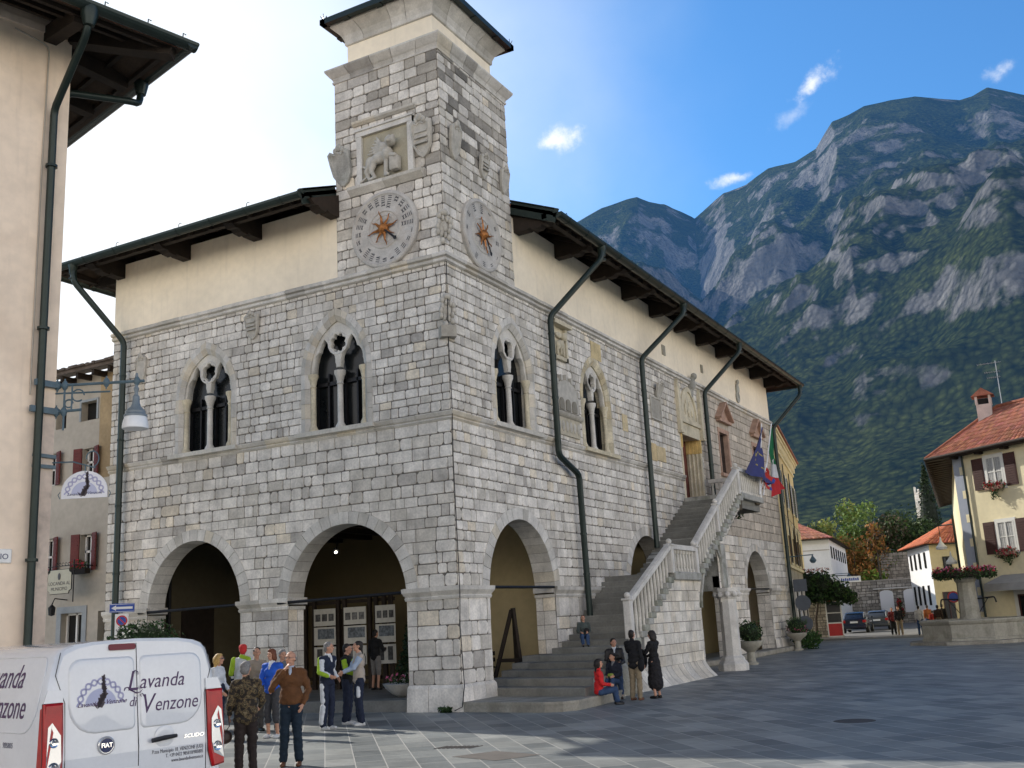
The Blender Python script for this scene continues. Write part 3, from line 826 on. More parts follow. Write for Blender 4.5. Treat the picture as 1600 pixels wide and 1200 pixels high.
shield(FL, -3.22, 14.7, .75, 1.05, .04, .14, 0, M_moss, tilt=-.1); shield(FL, -.50, 14.85, .68, 1.05, .04, .12, 1)
shield(FR, .62, 14.85, .55, .95, .03, .12); shield(FR, 2.2, 14.72, .5, .68, .03, .1, 1); shield(FR, 3.38, 14.7, .5, .75, .03, .1)
shield(FL, -6.54, 10.68, .52, .72, .03, .08, 1); shield(FL, -11.05, 10.15, .45, .8, .02, .02)
shield(FR, 14.95, 10.3, .6, .62, .03, .2)
# wreaths and small coats of arms on the corner edge
for vc, hh, blk in ((12.2, .8, 0), (9.9, .75, 1)):
    mb = MB(); dg = V((1, -1, 0)).normalized(); e_ = V((1, 1, 0)).normalized()
    X = Fr((0, 0, 0), e_, dg); mb.X = X
    for i in range(14):
        t = 2*math.pi*i/14; k_ = 1+.25*math.sin(i*2.7); mb.ell((.17*math.cos(t)*k_, vc+hh*.40*math.sin(t)*k_, .07), (.06*k_, .10, .07), nu=8, nv=6)
    mb.ell((0, vc, .03), (.14, hh*.34, .05)); mb.ell((.03, vc-.02, .08), (.07, hh*.16, .04)); mb.ell((0, vc+hh*.5, .08), (.12, .1, .1), nu=8, nv=6)
    if blk: mb.box((-.2, vc-hh*.95, -.2), (.2, vc-hh*.55, .16), (.75, .74, .72))
    mb.build('corner_wreath', M_cloudy, hall, smooth=True, ang=60)

# ---- reliefs on the long face
mb = MB(FR)
mb.box((5.95, 9.86, .02), (6.95, 10.95, .05)); mb.box((5.95, 9.86, .05), (6.07, 10.95, .14)); mb.box((6.83, 9.86, .05), (6.95, 10.95, .14)); mb.box((5.95, 9.86, .05), (6.95, 9.97, .14)); mb.box((5.85, 10.93, .02), (7.08, 11.06, .28))
mb.build('lion_panel', M_ashy, hall)
mb = MB(FR)
for a in (((6.45, 10.35, .12), (.25, .16, .1)), ((6.62, 10.62, .18), (.13, .14, .1)), ((6.4, 10.65, .1), (.22, .1, .05)), ((6.25, 10.3, .12), (.12, .15, .09))): mb.ell(*a)
mb.cap((6.6, 10.3, .14), (6.62, 10.02, .14), .06, .045); mb.cap((6.25, 10.3, .12), (6.22, 10.02, .12), .07, .045); mb.cap((6.4, 10.3, .15), (6.42, 10.02, .15), .05, .04)
me = remesh(mb, .022, 2); mesh_obj(me, 'panel_lion', M_ashy, hall)
mb = MB(FR)
mb.prism([(5.9, 8.25), (7.5, 8.25), (7.5, 8.75)] + [(6.7+.8*math.cos(t), 8.7+.55*math.sin(t)) for t in [math.pi*i/12 for i in range(13)]] + [(5.9, 8.7)], .02, .13)
for i in range(7):
    t = math.pi*(i+.5)/7; mb.box((6.7+.82*math.cos(t)-.06, 8.7+.56*math.sin(t)-.02, .02), (6.7+.82*math.cos(t)+.06, 8.7+.56*math.sin(t)+.16, .15))
for i in range(3):
    cx = 6.25+i*.45; mb.prism([(cx-.16, 8.27), (cx+.16, 8.27)] + [(cx+.16*math.cos(t), 8.48+.16*math.sin(t)) for t in [math.pi*k/8 for k in range(9)]], .13, .16, col=(.5, .48, .44))
prof_band(mb, FR, 5.8, 7.75, 8.05, [(0, 0), (0, .06), (.08, .16), (.16, .18), (.17, 0)], .9)
mb.X = FR; mb.box((5.9, 7.5, .02), (7.6, 8.05, .07), (1, .95, .82))
for i in range(6): mb.ell((6.1+i*.27, 7.78, .08), (.08, .18, .05), nu=8, nv=6)
mb.build('castle_relief', M_cloudy, hall, smooth=True, ang=40)
mb = MB(FR); mb.box((14.2, 9.2, .02), (15.2, 9.98, .05), (.75, .74, .72)); mb.box((14.15, 9.15, .02), (15.25, 9.2, .08)); mb.box((14.15, 9.98, .02), (15.25, 10.04, .08)); mb.box((14.15, 9.2, .02), (14.22, 9.98, .07)); mb.box((15.18, 9.2, .02), (15.25, 9.98, .07))
mb.build('inscription_plaque', M_cloudy, hall)
for a_, b_, c_ in (((13.45, 7.55, .02), (14.4, 8.2, .045), (.98, .84, .62)), ((14.42, 7.6, .02), (15.35, 8.15, .045), (.95, .85, .68)), ((9.0, 10.45, .02), (9.8, 11.05, .04), (1, .9, .68)), ((11.3, 8.3, .02), (11.75, 8.9, .04), (.98, .9, .75))): mb = MB(FR); mb.box(a_, b_, c_); mb.build('ochre_panel', M_ashy, hall)
mb = MB(FR)
for a in (((19.0, 11.3, .12), (.22, .3, .16)), ((19.05, 11.62, .22), (.14, .15, .14)), ((19.0, 11.0, .05), (.18, .35, .1))): mb.ell(*a)
me = remesh(mb, .03, 2); mesh_obj(me, 'carved_figure', M_moss, hall)
mb = MB(FR)
for a in (((26.0, 12.3, .06), (.18, .28, .09)), ((26.0, 11.9, .05), (.25, .3, .07)), ((26.05, 12.65, .09), (.1, .13, .08))): mb.ell(*a)
me = remesh(mb, .03, 2); mesh_obj(me, 'carved_figure', M_moss, hall)
mb = MB(FR); mb.box((16.0, 12.0, 0), (16.35, 12.4, .04), (.7, .68, .62)); mb.box((20.75, 12.15, 0), (21.0, 12.5, .04), (.6, .58, .5))
mb.build('wall_vent', M_cloudy, hall)

# ---- main door with stepped jambs and gothic gable
mb = MB(FR)
for k in range(4):
    t = .045*k; d1, d0_ = .04-.15*k, .04-.15*(k+1)
    for s in (0, 1):
        a = 17.3+t-.09 if s == 0 else 19.7-t-.04
        mb.box((a, 6.35, d0_), (a+.13, 9.0, d1-.01))
        mb.X = None
        p0 = FR((a+(.13 if s == 0 else 0), 6.35, d1-.04)); p1 = FR((a+(.13 if s == 0 else 0), 9.0, d1-.04)); mb.tube([p0, p1], .05, 8); mb.X = FR
    mb.box((17.3+t, 9.0+.0, d0_), (19.7-t, 9.55-t*.9, d1)) if k == 0 else mb.box((17.3+t, 9.0, d0_), (19.7-t, 9.56-t, d1))
mb.box((17.15, 9.5, .02), (19.85, 9.66, .12))
f = mb.build('portal', M_ashy, hall)
mb = MB(FR)
for s in (0, 1):
    for k in range(4):
        a = 17.34+.045*k if s == 0 else 19.66-.045*k
        mb.box((a-.07, 8.45, .0-.15*k-.1), (a+.07, 9.02, .06-.15*k), (1, .80, .42))
mb.build('capital', M_ashy, f)
mb = MB(FR); mb.box((17.3, 6.35, -.68), (19.7, 9.05, -.58))
for i in range(2):
    for j in range(4): mb.box((17.5+i*1.02, 6.45+j*.64, -.58), (18.4+i*1.02, 7.0+j*.64, -.55))
mb.build('door', M_redwood, hall)
g = gothic_poly(18.5, 1.0, 9.66, 9.9, 1.2, 10); gi = gothic_poly(18.5, .82, 9.72, 9.9, 1.0, 10)
mb = MB(FR); n = len(g)
mb.add([(p[0], p[1], .1) for p in g]+[(p[0], p[1], .1) for p in gi]+[(p[0], p[1], .04) for p in gi]+[(p[0], p[1], 0) for p in g],
       [(i, (i+1) % n, n+(i+1) % n, n+i) for i in range(n)]+[(n+i, n+(i+1) % n, 2*n+(i+1) % n, 2*n+i) for i in range(n)]+[tuple(range(2*n, 3*n))]+[(i, 3*n+i, 3*n+(i+1) % n, (i+1) % n) for i in range(n)])
for i in range(7): mb.ell((18.1+.13*i, 10.05+.28*math.sin(i*.9+.5)**2, .06), (.09, .25, .05), nu=8, nv=6)
for u in (17.05, 19.75):
    mb.box((u, 9.1, .02), (u+.28, 10.9, .16)); mb.box((u-.03, 9.0, .02), (u+.31, 9.1, .2)); mb.prism([(u, 10.9), (u+.28, 10.9), (u+.14, 11.22)], .02, .14)
mb.build('tympanum', M_ashy, hall, smooth=True, ang=30)

# ---- small windows with triangular pediments
for (q) in (SW1, SW2):
    (u0, v0), (u1, v1) = q[0], q[2]; mb = MB(FR)
    mb.box((u0, v0, -.2), (u0+.13, v1, .05)); mb.box((u1-.2, v0, -.2), (u1, v1, .05)); mb.box((u0-.03, v1-.2, -.2), (u1+.03, v1, .06)); mb.box((u0-.1, v0-.14, -.1), (u1+.1, v0, .14))
    f = mb.build('window', M_terra, hall)
    mb = MB(FR); mb.box((u0+.1, v0, -.2), (u1-.2, v1-.2, -.17)); mb.build('pane', M_glass, f)
    mb = MB(FR); mb.box(((u0+u1)/2-.03, v0, -.17), ((u0+u1)/2+.03, v1-.2, -.14)); mb.build('casement', M_black, f)
    mb = MB(FR); uc = (u0+u1)/2; b = v1+.38
    mb.box((u0-.1, b-.12, .02), (u1+.1, b, .22))
    mb.prism([(u0-.15, b), (u1+.15, b), (uc, b+.75)], .02, .1); 
    X0 = mb.X
    mb.X = None
    for (a_, b_) in (((u0-.18, b+.02), (uc, b+.8)), ((u1+.18, b+.02), (uc, b+.8))): mb.beam(FR((*a_, .16)), FR((*b_, .16)), .32, .1)
    mb.build('pediment', M_terra, f)

# ---- roof
OV = 1.4; sl = .42; x0, x1, y0, y1 = -HW-OV, OV, -OV, HL+OV
zr = lambda dd: EZ+.05+sl*dd
rw = (x1-x0)/2; mx = (x0+x1)/2
for k, th, mt, nm in ((0, 0, M_board, 'soffit'), (1, .12, M_tile, 'roof_tiles')):
    mb = MB()
    def Z(dd): return zr(dd)+th
    TL = -TWL
    mb.poly([(x0, y0, Z(0)), (TL, y0, Z(0)), (TL, TWR, Z(TWR-y0)), (mx, y0+rw, Z(rw))])
    mb.poly([(x1, TWR, Z(0)), (x1, y1, Z(0)), (mx, y1-rw, Z(rw)), (mx, y0+rw, Z(rw)), (TL, TWR, Z(TWR-y0))]) 
    mb.poly([(x0, y0, Z(0)), (mx, y0+rw, Z(rw)), (mx, y1-rw, Z(rw)), (x0, y1, Z(0))])
    mb.poly([(x0, y1, Z(0)), (mx, y1-rw, Z(rw)), (x1, y1, Z(0))])
    if k: # fascia edges
        for a, b in (((x0, y0), (TL, y0)), ((x1, TWR), (x1, y1)), ((x1, y1), (x0, y1)), ((x0, y1), (x0, y0))):
            mb.poly([(*a, Z(0)), (*b, Z(0)), (*b, zr(0)), (*a, zr(0))])
        mb.poly([(TL, y0, Z(0)), (TL, y0, zr(0)), (TL, 0, zr(OV)), (TL, 0, Z(OV))]); mb.poly([(x1, TWR, Z(0)), (x1, TWR, zr(0)), (0, TWR, zr(OV)), (0, TWR, Z(OV))])
    mb.build(nm, mt, hall)
# end boards beside the tower, green flashing
mb = MB(); mb.beam((-TWL-.03, y0-.1, zr(0)-.02), (-TWL-.03, 0, zr(OV)+.02), .06, .42); mb.build('verge_board', M_gut, hall); mb = MB(); mb.beam((x1+.1, TWR+.03, zr(0)-.02), (0, TWR+.03, zr(OV)+.02), .06, .42)
mb.build('verge_board', M_gut, hall); mb = MB(); mb.beam((-TWL-.1, y0-.05, zr(0)+.2), (-TWL-.1, 0, zr(OV)+.22), .2, .06); mb.build('verge_board', M_gut, hall); mb = MB(); mb.beam((x1+.05, TWR+.1, zr(0)+.2), (0, TWR+.1, zr(OV)+.22), .2, .06)
mb.build('verge_board', M_gut, hall)
# cantilevered beams under the eaves with a cut end
def eave_beam(X, u, end=False):
    mb = MB(X); w = .32 if not end else .4
    P = [(-.35, 13.3), (.45, 13.3), (.55, 13.34), (.62, 13.26), (.85, 13.28), (.95, 13.36), (1.1, 13.34), (1.22, 13.42), (1.28, 13.45), (-.35, 14.12)]
    P = [(d, v + .0) for d, v in P]
    n = len(P); mb.add([(u-w/2, v, d) for d, v in P]+[(u+w/2, v, d) for d, v in P], [tuple(range(n))[::-1], tuple(range(n, 2*n))]+[(i, (i+1) % n, n+(i+1) % n, n+i) for i in range(n)], random.choice([(1, 1, 1), (.8, .8, .8), (1.2, 1.15, 1.1)]))
    mb.build('eave_beam', M_wood, hall)
for i in range(4): eave_beam(FL, -HW+.25+i*2.85+.0)
for i in range(11): eave_beam(FR, TWR+.3+i*2.74 if i < 10 else HL-.2)
FB = Fr((-HW, 0, 0), (0, 1, 0), (-1, 0, 0))
for i in range(8): eave_beam(FB, .3+i*3.8)
FK = Fr((0, HL, 0), (1, 0, 0), (0, 1, 0))
for i in range(4): eave_beam(FK, -HW+1+i*3.6)
# purlins and rafters under the soffit
mb = MB()
mb.beam((x0+.25, y0+.3, zr(.3)-.08), (-TWL, y0+.3, zr(.3)-.08), .16, .16); mb.beam((x1-.3, TWR, zr(.3)-.08), (x1-.3, y1-.3, zr(.3)-.08), .16, .16)
mb.beam((x0+.3, y0+.3, zr(.3)-.08), (x0+.3, y1-.3, zr(.3)-.08), .16, .16)
for i in range(13): mb.beam((x0+.6+i*.76, y0+.05, zr(0)-.05), (x0+.6+i*.76, .0, zr(OV)-.06), .08, .1)
for i in range(37): mb.beam((x1-.05, TWR+.5+i*.78, zr(0)-.05), (0, TWR+.5+i*.78, zr(OV)-.06), .08, .1)
for i in range(30): mb.beam((x0+.05, y0+1.5+i*1.05, zr(0)-.05), (-HW, y0+1.5+i*1.05, zr(OV)-.06), .08, .1)
mb.build('rafters', M_wood, hall)
mb = MB()
def half_pipe(a, b, r=.16, n=8):
    a, b = V(a), V(b); d = (b-a).normalized(); s = d.cross(UP).normalized(); vs = []
    for p in (a, b):
        for i in range(n+1):
            t = math.pi*i/n; vs.append(p + s*r*math.cos(t) - UP*r*math.sin(t))
    mb.add(vs, [(i, i+1, n+2+i, n+1+i) for i in range(n)]+[tuple(range(n+1)), tuple(range(n+1, 2*n+2))])
zg = EZ+.12
for a, b in (((x0-.1, y0-.12, zg), (-TWL, y0-.12, zg)), ((x1+.12, TWR, zg), (x1+.12, y1+.12, zg)), ((x0-.12, y1, zg), (x0-.12, y0-.1, zg)), ((x1+.1, y1+.12, zg), (x0-.1, y1+.12, zg))):
    half_pipe(a, b)
    L_ = (V(b)-V(a)).length; m = int(L_/1.3)
    for i in range(m+1):
        p = V(a).lerp(V(b), (i+.5)/(m+1)); dd = (V(b)-V(a)).normalized(); half_pipe(p-dd*.025, p+dd*.025, .172)
        if i % 2 == 0: mb.tube([p+UP*.0, p+UP*.16, p+UP*.2+dd*.05, p+UP*.17+dd*.1], .01, 5)
gut = mb.build('gutter', M_gut, hall)
# downpipes
def downpipe(pts, r=.095, brackets=()):
    mb = MB()
    P = [V(p) for p in pts]; Q = [P[0]]
    for i in range(1, len(P)-1):
        a = (P[i-1]-P[i]).normalized(); b = (P[i+1]-P[i]).normalized(); l = .14
        Q += [P[i]+a*l, P[i]+a*l*.3+b*l*.3, P[i]+b*l]
    Q.append(P[-1]); mb.tube(Q, r, 10)
    mb.lathe([(.09, -.3), (.10, -.28), (.14, -.05), (.15, .0)], P[0], 12)
    for q in (P[0]-UP*.3, P[0]-UP*.45): mb.lathe([(.095, -.02), (.12, -.015), (.12, .015), (.095, .02)], q, 10)
    z = P[-1].z
    for z in brackets: 
        for a, b in zip(P[:-1], P[1:]):
            if abs(a.x-b.x)+abs(a.y-b.y) < .2 and min(a.z, b.z) < z < max(a.z, b.z):
                t = (z-a.z)/(b.z-a.z); mb.lathe([(.095, -.03), (.11, -.03), (.11, .03), (.095, .03)], a.lerp(b, t), 10)
    return mb.build('downpipe', M_gut, hall, smooth=True, ang=35)
dx = .24; gx = x1+.12
downpipe([(gx, 7.0, zg-.1), (gx, 6.9, 13.0), (dx, 5.6, 11.05), (dx, 5.6, 6.75), (dx, 6.93, 6.3), (dx, 7.05, 1.6)], brackets=(10.5, 8.5, 4.5, 3.3))
downpipe([(gx, 14.6, zg-.1), (gx, 14.5, 13.0), (dx, 13.08, 11.2), (dx, 13.08, 4.3)], brackets=(10, 8, 6))
downpipe([(gx, 21.8, zg-.1), (gx, 21.7, 13.0), (dx, 20.25, 11.15), (dx, 20.22, 6.5)], brackets=(10, 8))
downpipe([(gx, y1-.3, zg-.1), (gx, y1-.4, 12.9), (dx, 31.35, 11.15), (dx, 31.35, .1)], brackets=(9, 7, 5, 3))
downpipe([(-12.5, y0-.12, zg-.1), (-12.45, y0-.12, 12.9), (-11.63, -.24, 11.1), (-11.65, -.24, .1)], brackets=(10, 8, 6, 4, 3))
# ================================================================= CAMERA, LIGHT, SKY
cam = bpy.data.cameras.new('camera'); co = bpy.data.objects.new('camera', cam); COL.objects.link(co)
RCM = Matrix(((0.87473236, 0.15301012, 0.45981649), (0.48174694, -0.17163649, -0.85933742), (-0.05256603, 0.97320543, -0.22384815)))
co.matrix_world = Matrix.Translation((13.52, -21.92, 1.98)) @ RCM.to_4x4()
cam.sensor_width = 36; cam.lens = 36.544; cam.clip_start = .1; cam.clip_end = 30000
SC.camera = co
SUN_AZ, SUN_EL = 15.5, 33.0
sd = V((-math.cos(R_(SUN_AZ))*math.cos(R_(SUN_EL)), math.sin(R_(SUN_AZ))*math.cos(R_(SUN_EL)), math.sin(R_(SUN_EL))))
sl_ = bpy.data.lights.new('sun', 'SUN'); sl_.energy = 5.0; sl_.angle = R_(.55); sl_.color = (1, .95, .87)
so = bpy.data.objects.new('sun', sl_); COL.objects.link(so); so.rotation_euler = (-sd).to_track_quat('-Z', 'Y').to_euler(); so.location = (-30, 10, 40)
w = bpy.data.worlds.new('World'); SC.world = w; w.use_nodes = True; nt = w.node_tree; L = nt.links.new
bg = nt.nodes['Background']
sky = nd(nt, 'ShaderNodeTexSky', sky_type='NISHITA'); sky.sun_disc = False; sky.sun_elevation = R_(SUN_EL)
sky.sun_rotation = math.atan2(sd.x, sd.y); sky.altitude = 300; sky.air_density = 1.0; sky.dust_density = 1.2; sky.ozone_density = 1.6
tc = nd(nt, 'ShaderNodeTexCoord')
def vm(op, a, b=None):
    n = nd(nt, 'ShaderNodeVectorMath', operation=op); L(a, n.inputs[0])
    if b is not None:
        if isinstance(b, (tuple, list, Vector)): n.inputs[1].default_value = b
        else: L(b, n.inputs[1])
    return n
def ma(op, a, b=None, c=None, cl=False):
    n = nd(nt, 'ShaderNodeMath', operation=op); n.use_clamp = cl
    for i, q in enumerate((a, b, c)):
        if q is None: continue
        if isinstance(q, (int, float)): n.inputs[i].default_value = q
        else: L(q, n.inputs[i])
    return n.outputs[0]
D = tc.outputs['Generated']
def dirv(az, el): return V((math.sin(R_(az))*math.cos(R_(el)), math.cos(R_(az))*math.cos(R_(el)), math.sin(R_(el))))
nz = nd(nt, 'ShaderNodeTexNoise'); nz.inputs['Scale'].default_value = 26; nz.inputs['Detail'].default_value = 8; nz.inputs['Roughness'].default_value = .62; L(D, nz.inputs['Vector'])
def blob_mask(az, el, ra, re, wgt=1.0, tilt=0, edge=1.0):
    c = dirv(az, el); e = V((math.cos(R_(az)), -math.sin(R_(az)), 0)); u = e.cross(c)*-1
    if u.z < 0: u = -u
    e2 = e*math.cos(R_(tilt)) + u*math.sin(R_(tilt)); u2 = u*math.cos(R_(tilt)) - e*math.sin(R_(tilt))
    df = vm('SUBTRACT', D, c).outputs[0]
    x = ma('DIVIDE', vm('DOT_PRODUCT', df, e2).outputs['Value'], R_(ra)); y = ma('DIVIDE', vm('DOT_PRODUCT', df, u2).outputs['Value'], R_(re))
    r = ma('SQRT', ma('ADD', ma('MULTIPLY', x, x), ma('MULTIPLY', y, y)))
    m = ma('SUBTRACT', 1.0, r)                       # 1 in the middle, 0 at the rim
    m = ma('ADD', m, ma('MULTIPLY', ma('SUBTRACT', nz.outputs['Fac'], .53), 3.2*edge))
    mr = nd(nt, 'ShaderNodeMapRange', interpolation_type='SMOOTHERSTEP'); mr.inputs[1].default_value = .0; mr.inputs[2].default_value = 1.15; mr.inputs[4].default_value = wgt
    L(m, mr.inputs[0]); return mr.outputs[0]
masks = [blob_mask(-24.9, 25.9, 2.1, .85, .95, 12), blob_mask(-9.6, 27.1, 2.0, .8, .9, 38), blob_mask(-11.0, 25.6, 1.8, .7, .3, 30),
         blob_mask(-14.6, 22.9, 1.9, .5, .8, 5), blob_mask(0.2, 25.6, 1.2, .6, .55, 20),
         ]
m = masks[0]
for q in masks[1:]: m = ma('MAXIMUM', m, q)
# thin bright veil round the sun side of the sky
big = nd(nt, 'ShaderNodeTexNoise'); big.inputs['Scale'].default_value = 3.2; big.inputs['Detail'].default_value = 6; L(D, big.inputs['Vector'])
def veil(az, el, r0, r1, wgt):
    dp = vm('DOT_PRODUCT', D, dirv(az, el)).outputs['Value']
    a = ma('ADD', ma('ARCCOSINE', dp), ma('MULTIPLY', ma('SUBTRACT', big.outputs['Fac'], .5), R_(22)))
    mr = nd(nt, 'ShaderNodeMapRange', interpolation_type='SMOOTHSTEP'); mr.inputs[1].default_value = R_(r0); mr.inputs[2].default_value = R_(r1); mr.inputs[3].default_value = wgt; mr.inputs[4].default_value = 0
    L(a, mr.inputs[0]); return mr.outputs[0]
vl = ma('MAXIMUM', veil(-55, 14, 13, 33, 1.0), veil(-70, 30, 18, 50, .9))
mx1 = nd(nt, 'ShaderNodeMix', data_type='RGBA'); L(vl, mx1.inputs[0]); tint = nd(nt, 'ShaderNodeMix', data_type='RGBA', blend_type='MULTIPLY'); tint.inputs[0].default_value = 1; L(sky.outputs[0], tint.inputs[6]); tint.inputs[7].default_value = (.72, 1.46, 2.05, 1); L(tint.outputs[2], mx1.inputs[6]); mx1.inputs[7].default_value = (10.6, 11.1, 11.6, 1)
# unseen bright fill added to the sky behind the camera to lighten shaded facades
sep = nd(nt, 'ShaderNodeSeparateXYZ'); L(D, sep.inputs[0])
fill_low = nd(nt, 'ShaderNodeMapRange', interpolation_type='SMOOTHSTEP'); fill_low.inputs[1].default_value = .16; fill_low.inputs[2].default_value = .50; fill_low.inputs[3].default_value = 1; fill_low.inputs[4].default_value = .02; L(sep.outputs['Z'], fill_low.inputs[0])
fill_sky = ma('MULTIPLY', ma('MULTIPLY', veil(140, 14, 62, 100, 1.0), .92), fill_low.outputs[0])
mx0 = nd(nt, 'ShaderNodeMix', data_type='RGBA'); L(fill_sky, mx0.inputs[0]); L(mx1.outputs[2], mx0.inputs[6]); mx0.inputs[7].default_value = (30, 27.4, 24.2, 1); mx1 = mx0
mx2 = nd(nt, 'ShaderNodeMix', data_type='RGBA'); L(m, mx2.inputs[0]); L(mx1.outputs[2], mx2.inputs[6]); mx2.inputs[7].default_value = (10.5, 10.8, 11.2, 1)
zen = nd(nt, 'ShaderNodeMapRange', interpolation_type='SMOOTHSTEP'); zen.inputs[1].default_value = .52; zen.inputs[2].default_value = .80; zen.inputs[3].default_value = 1; zen.inputs[4].default_value = .34; L(sep.outputs['Z'], zen.inputs[0])
dz = nd(nt, 'ShaderNodeVectorMath', operation='SCALE'); L(mx2.outputs[2], dz.inputs[0]); L(zen.outputs[0], dz.inputs['Scale'])
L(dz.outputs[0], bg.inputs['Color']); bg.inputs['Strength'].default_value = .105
SC.view_settings.view_transform = 'Standard'; SC.view_settings.look = 'None'; SC.view_settings.exposure = 0
SC.cycles.use_adaptive_sampling = True; SC.cycles.adaptive_threshold = .02; SC.cycles.use_denoising = True
SC.cycles.max_bounces = 6; SC.cycles.diffuse_bounces = 3; SC.cycles.glossy_bounces = 3; SC.cycles.transparent_max_bounces = 6

# ================================================================= GROUND
def paving_mat():
    m = bpy.data.materials.new('square_paving'); m.use_nodes = True; nt = m.node_tree; L = nt.links.new
    b = nt.nodes['Principled BSDF']; ge = nd(nt, 'ShaderNodeNewGeometry')
    mp = nd(nt, 'ShaderNodeMapping'); mp.inputs['Rotation'].default_value = (0, 0, R_(51.2)); L(ge.outputs['Position'], mp.inputs[0])
    def brick(off, w, h, mort):
        t = nd(nt, 'ShaderNodeTexBrick'); t.offset = off; t.inputs['Scale'].default_value = 1; t.inputs['Brick Width'].default_value = w; t.inputs['Row Height'].default_value = h
        t.inputs['Mortar Size'].default_value = mort; t.inputs['Mortar Smooth'].default_value = .3; t.inputs['Bias'].default_value = 0
        t.inputs['Color1'].default_value = (0, 0, 0, 1); t.inputs['Color2'].default_value = (1, 1, 1, 1); t.inputs['Mortar'].default_value = (.5, .5, .5, 1); L(mp.outputs[0], t.inputs['Vector']); return t
    t = brick(.37, .78, .46, .011)
    cr = nd(nt, 'ShaderNodeValToRGB'); el = cr.color_ramp.elements
    el[0].color = (.14, .152, .152, 1); el[1].color = (.30, .305, .285, 1); e = el.new(.35); e.color = (.185, .198, .195, 1); e = el.new(.7); e.color = (.22, .228, .218, 1)
    L(t.outputs['Color'], cr.inputs[0])
    # veins across each slab
    mp2 = nd(nt, 'ShaderNodeMapping'); mp2.inputs['Scale'].default_value = (1.2, 7, 1); mp2.inputs['Rotation'].default_value = (0, 0, R_(20)); L(ge.outputs['Position'], mp2.inputs[0])
    n = nd(nt, 'ShaderNodeTexNoise'); n.inputs['Scale'].default_value = 2.2; n.inputs['Detail'].default_value = 8; n.inputs['Roughness'].default_value = .7; n.inputs['Distortion'].default_value = 1.2; L(mp2.outputs[0], n.inputs['Vector'])
    mr = nd(nt, 'ShaderNodeMapRange'); mr.inputs[1].default_value = .3; mr.inputs[2].default_value = .72; mr.inputs[3].default_value = .68; mr.inputs[4].default_value = 1.45; L(n.outputs['Fac'], mr.inputs[0])
    s = nd(nt, 'ShaderNodeVectorMath', operation='SCALE'); L(cr.outputs[0], s.inputs[0]); L(mr.outputs[0], s.inputs['Scale'])
    # worn pale patches
    n2 = nd(nt, 'ShaderNodeTexNoise'); n2.inputs['Scale'].default_value = .55; n2.inputs['Detail'].default_value = 6; L(ge.outputs['Position'], n2.inputs['Vector'])
    mr2 = nd(nt, 'ShaderNodeMapRange'); mr2.inputs[1].default_value = .35; mr2.inputs[2].default_value = .7; mr2.inputs[3].default_value = .82; mr2.inputs[4].default_value = 1.25; L(n2.outputs['Fac'], mr2.inputs[0])
    s2 = nd(nt, 'ShaderNodeVectorMath', operation='SCALE'); L(s.outputs[0], s2.inputs[0]); L(mr2.outputs[0], s2.inputs['Scale'])
    mx = nd(nt, 'ShaderNodeMix', data_type='RGBA'); L(t.outputs['Fac'], mx.inputs[0]); L(s2.outputs[0], mx.inputs[6]); mx.inputs[7].default_value = (.42, .41, .38, 1)
    L(mx.outputs[2], b.inputs['Base Color'])
    rr = nd(nt, 'ShaderNodeMapRange'); rr.inputs[1].default_value = .3; rr.inputs[2].default_value = .7; rr.inputs[3].default_value = .42; rr.inputs[4].default_value = .58; L(n.outputs['Fac'], rr.inputs[0]); L(rr.outputs[0], b.inputs['Roughness'])
    b.inputs['Specular IOR Level'].default_value = .3
    iv = nd(nt, 'ShaderNodeMath', operation='SUBTRACT'); iv.inputs[0].default_value = 1; L(t.outputs['Fac'], iv.inputs[1])
    ad = nd(nt, 'ShaderNodeMath', operation='MULTIPLY_ADD'); L(n.outputs['Fac'], ad.inputs[0]); ad.inputs[1].default_value = .6; L(iv.outputs[0], ad.inputs[2])
    bp = nd(nt, 'ShaderNodeBump'); bp.inputs['Strength'].default_value = .35; bp.inputs['Distance'].default_value = .01; L(ad.outputs[0], bp.inputs['Height']); L(bp.outputs[0], b.inputs['Normal'])
    return m
M_pave = paving_mat()
mb = MB(); mb.poly([(-60, -60, 0), (60, -60, 0), (60, 75, 0), (-60, 75, 0)])
mb.build('paving', M_pave, kind='structure')
M_earth = mat('meadow_ground', (.09, .10, .05), .95, .25, .05)
mb = MB(); mb.poly([(-9000, -9000, -.03), (9000, -9000, -.03), (9000, 9000, -.03), (-9000, 9000, -.03)])
mb.build('ground', M_earth, kind='structure')
M_asph = mat('street_surface', (.16, .155, .15), .85, .15, 1.2)
mb = MB(); mb.poly([(-14, 44, .004), (12, 40, .004), (16, 75, .004), (-2, 150, .004), (-40, 150, .004)])
mb.build('street', M_asph, kind='structure')
# drain grate and dark worn slab in the sunlit paving
M_iron2 = mat('cast_iron_cover', (.07, .06, .055), .7, .2, 8, .003, 60)
mb = MB(); mb.poly([(4.35, -7.45, .004), (4.75, -6.75, .004), (5.75, -7.1, .004), (5.35, -7.8, .004)])
top(mb, 'worn_slab', mat('brown_worn_slab', (.13, .115, .10), .8, .15, 3), (5, -7.2, 0), 'brown unpatterned stone slab set in the sunlit paving', 'paving slab')
mb = MB()
for i in range(9):
    a = V((3.45, -6.55, 0)) + V((.078, .012, 0))*i; mb.beam(a+UP*.004, a+V((.05, .34, .004)), .035, .008)
top(mb, 'drain_grate', M_iron2, (3.8, -6.4, 0), 'iron drain grate with parallel bars in the sunlit paving', 'drain grate')
mb = MB(); mb.lathe([(.0, .004), (.34, .004), (.36, .001)][::-1], (9.5, -2.4, 0), 24)
top(mb, 'manhole_cover', M_iron2, (9.5, -2.4, 0), 'round dark manhole cover in the shaded part of the square', 'manhole cover')
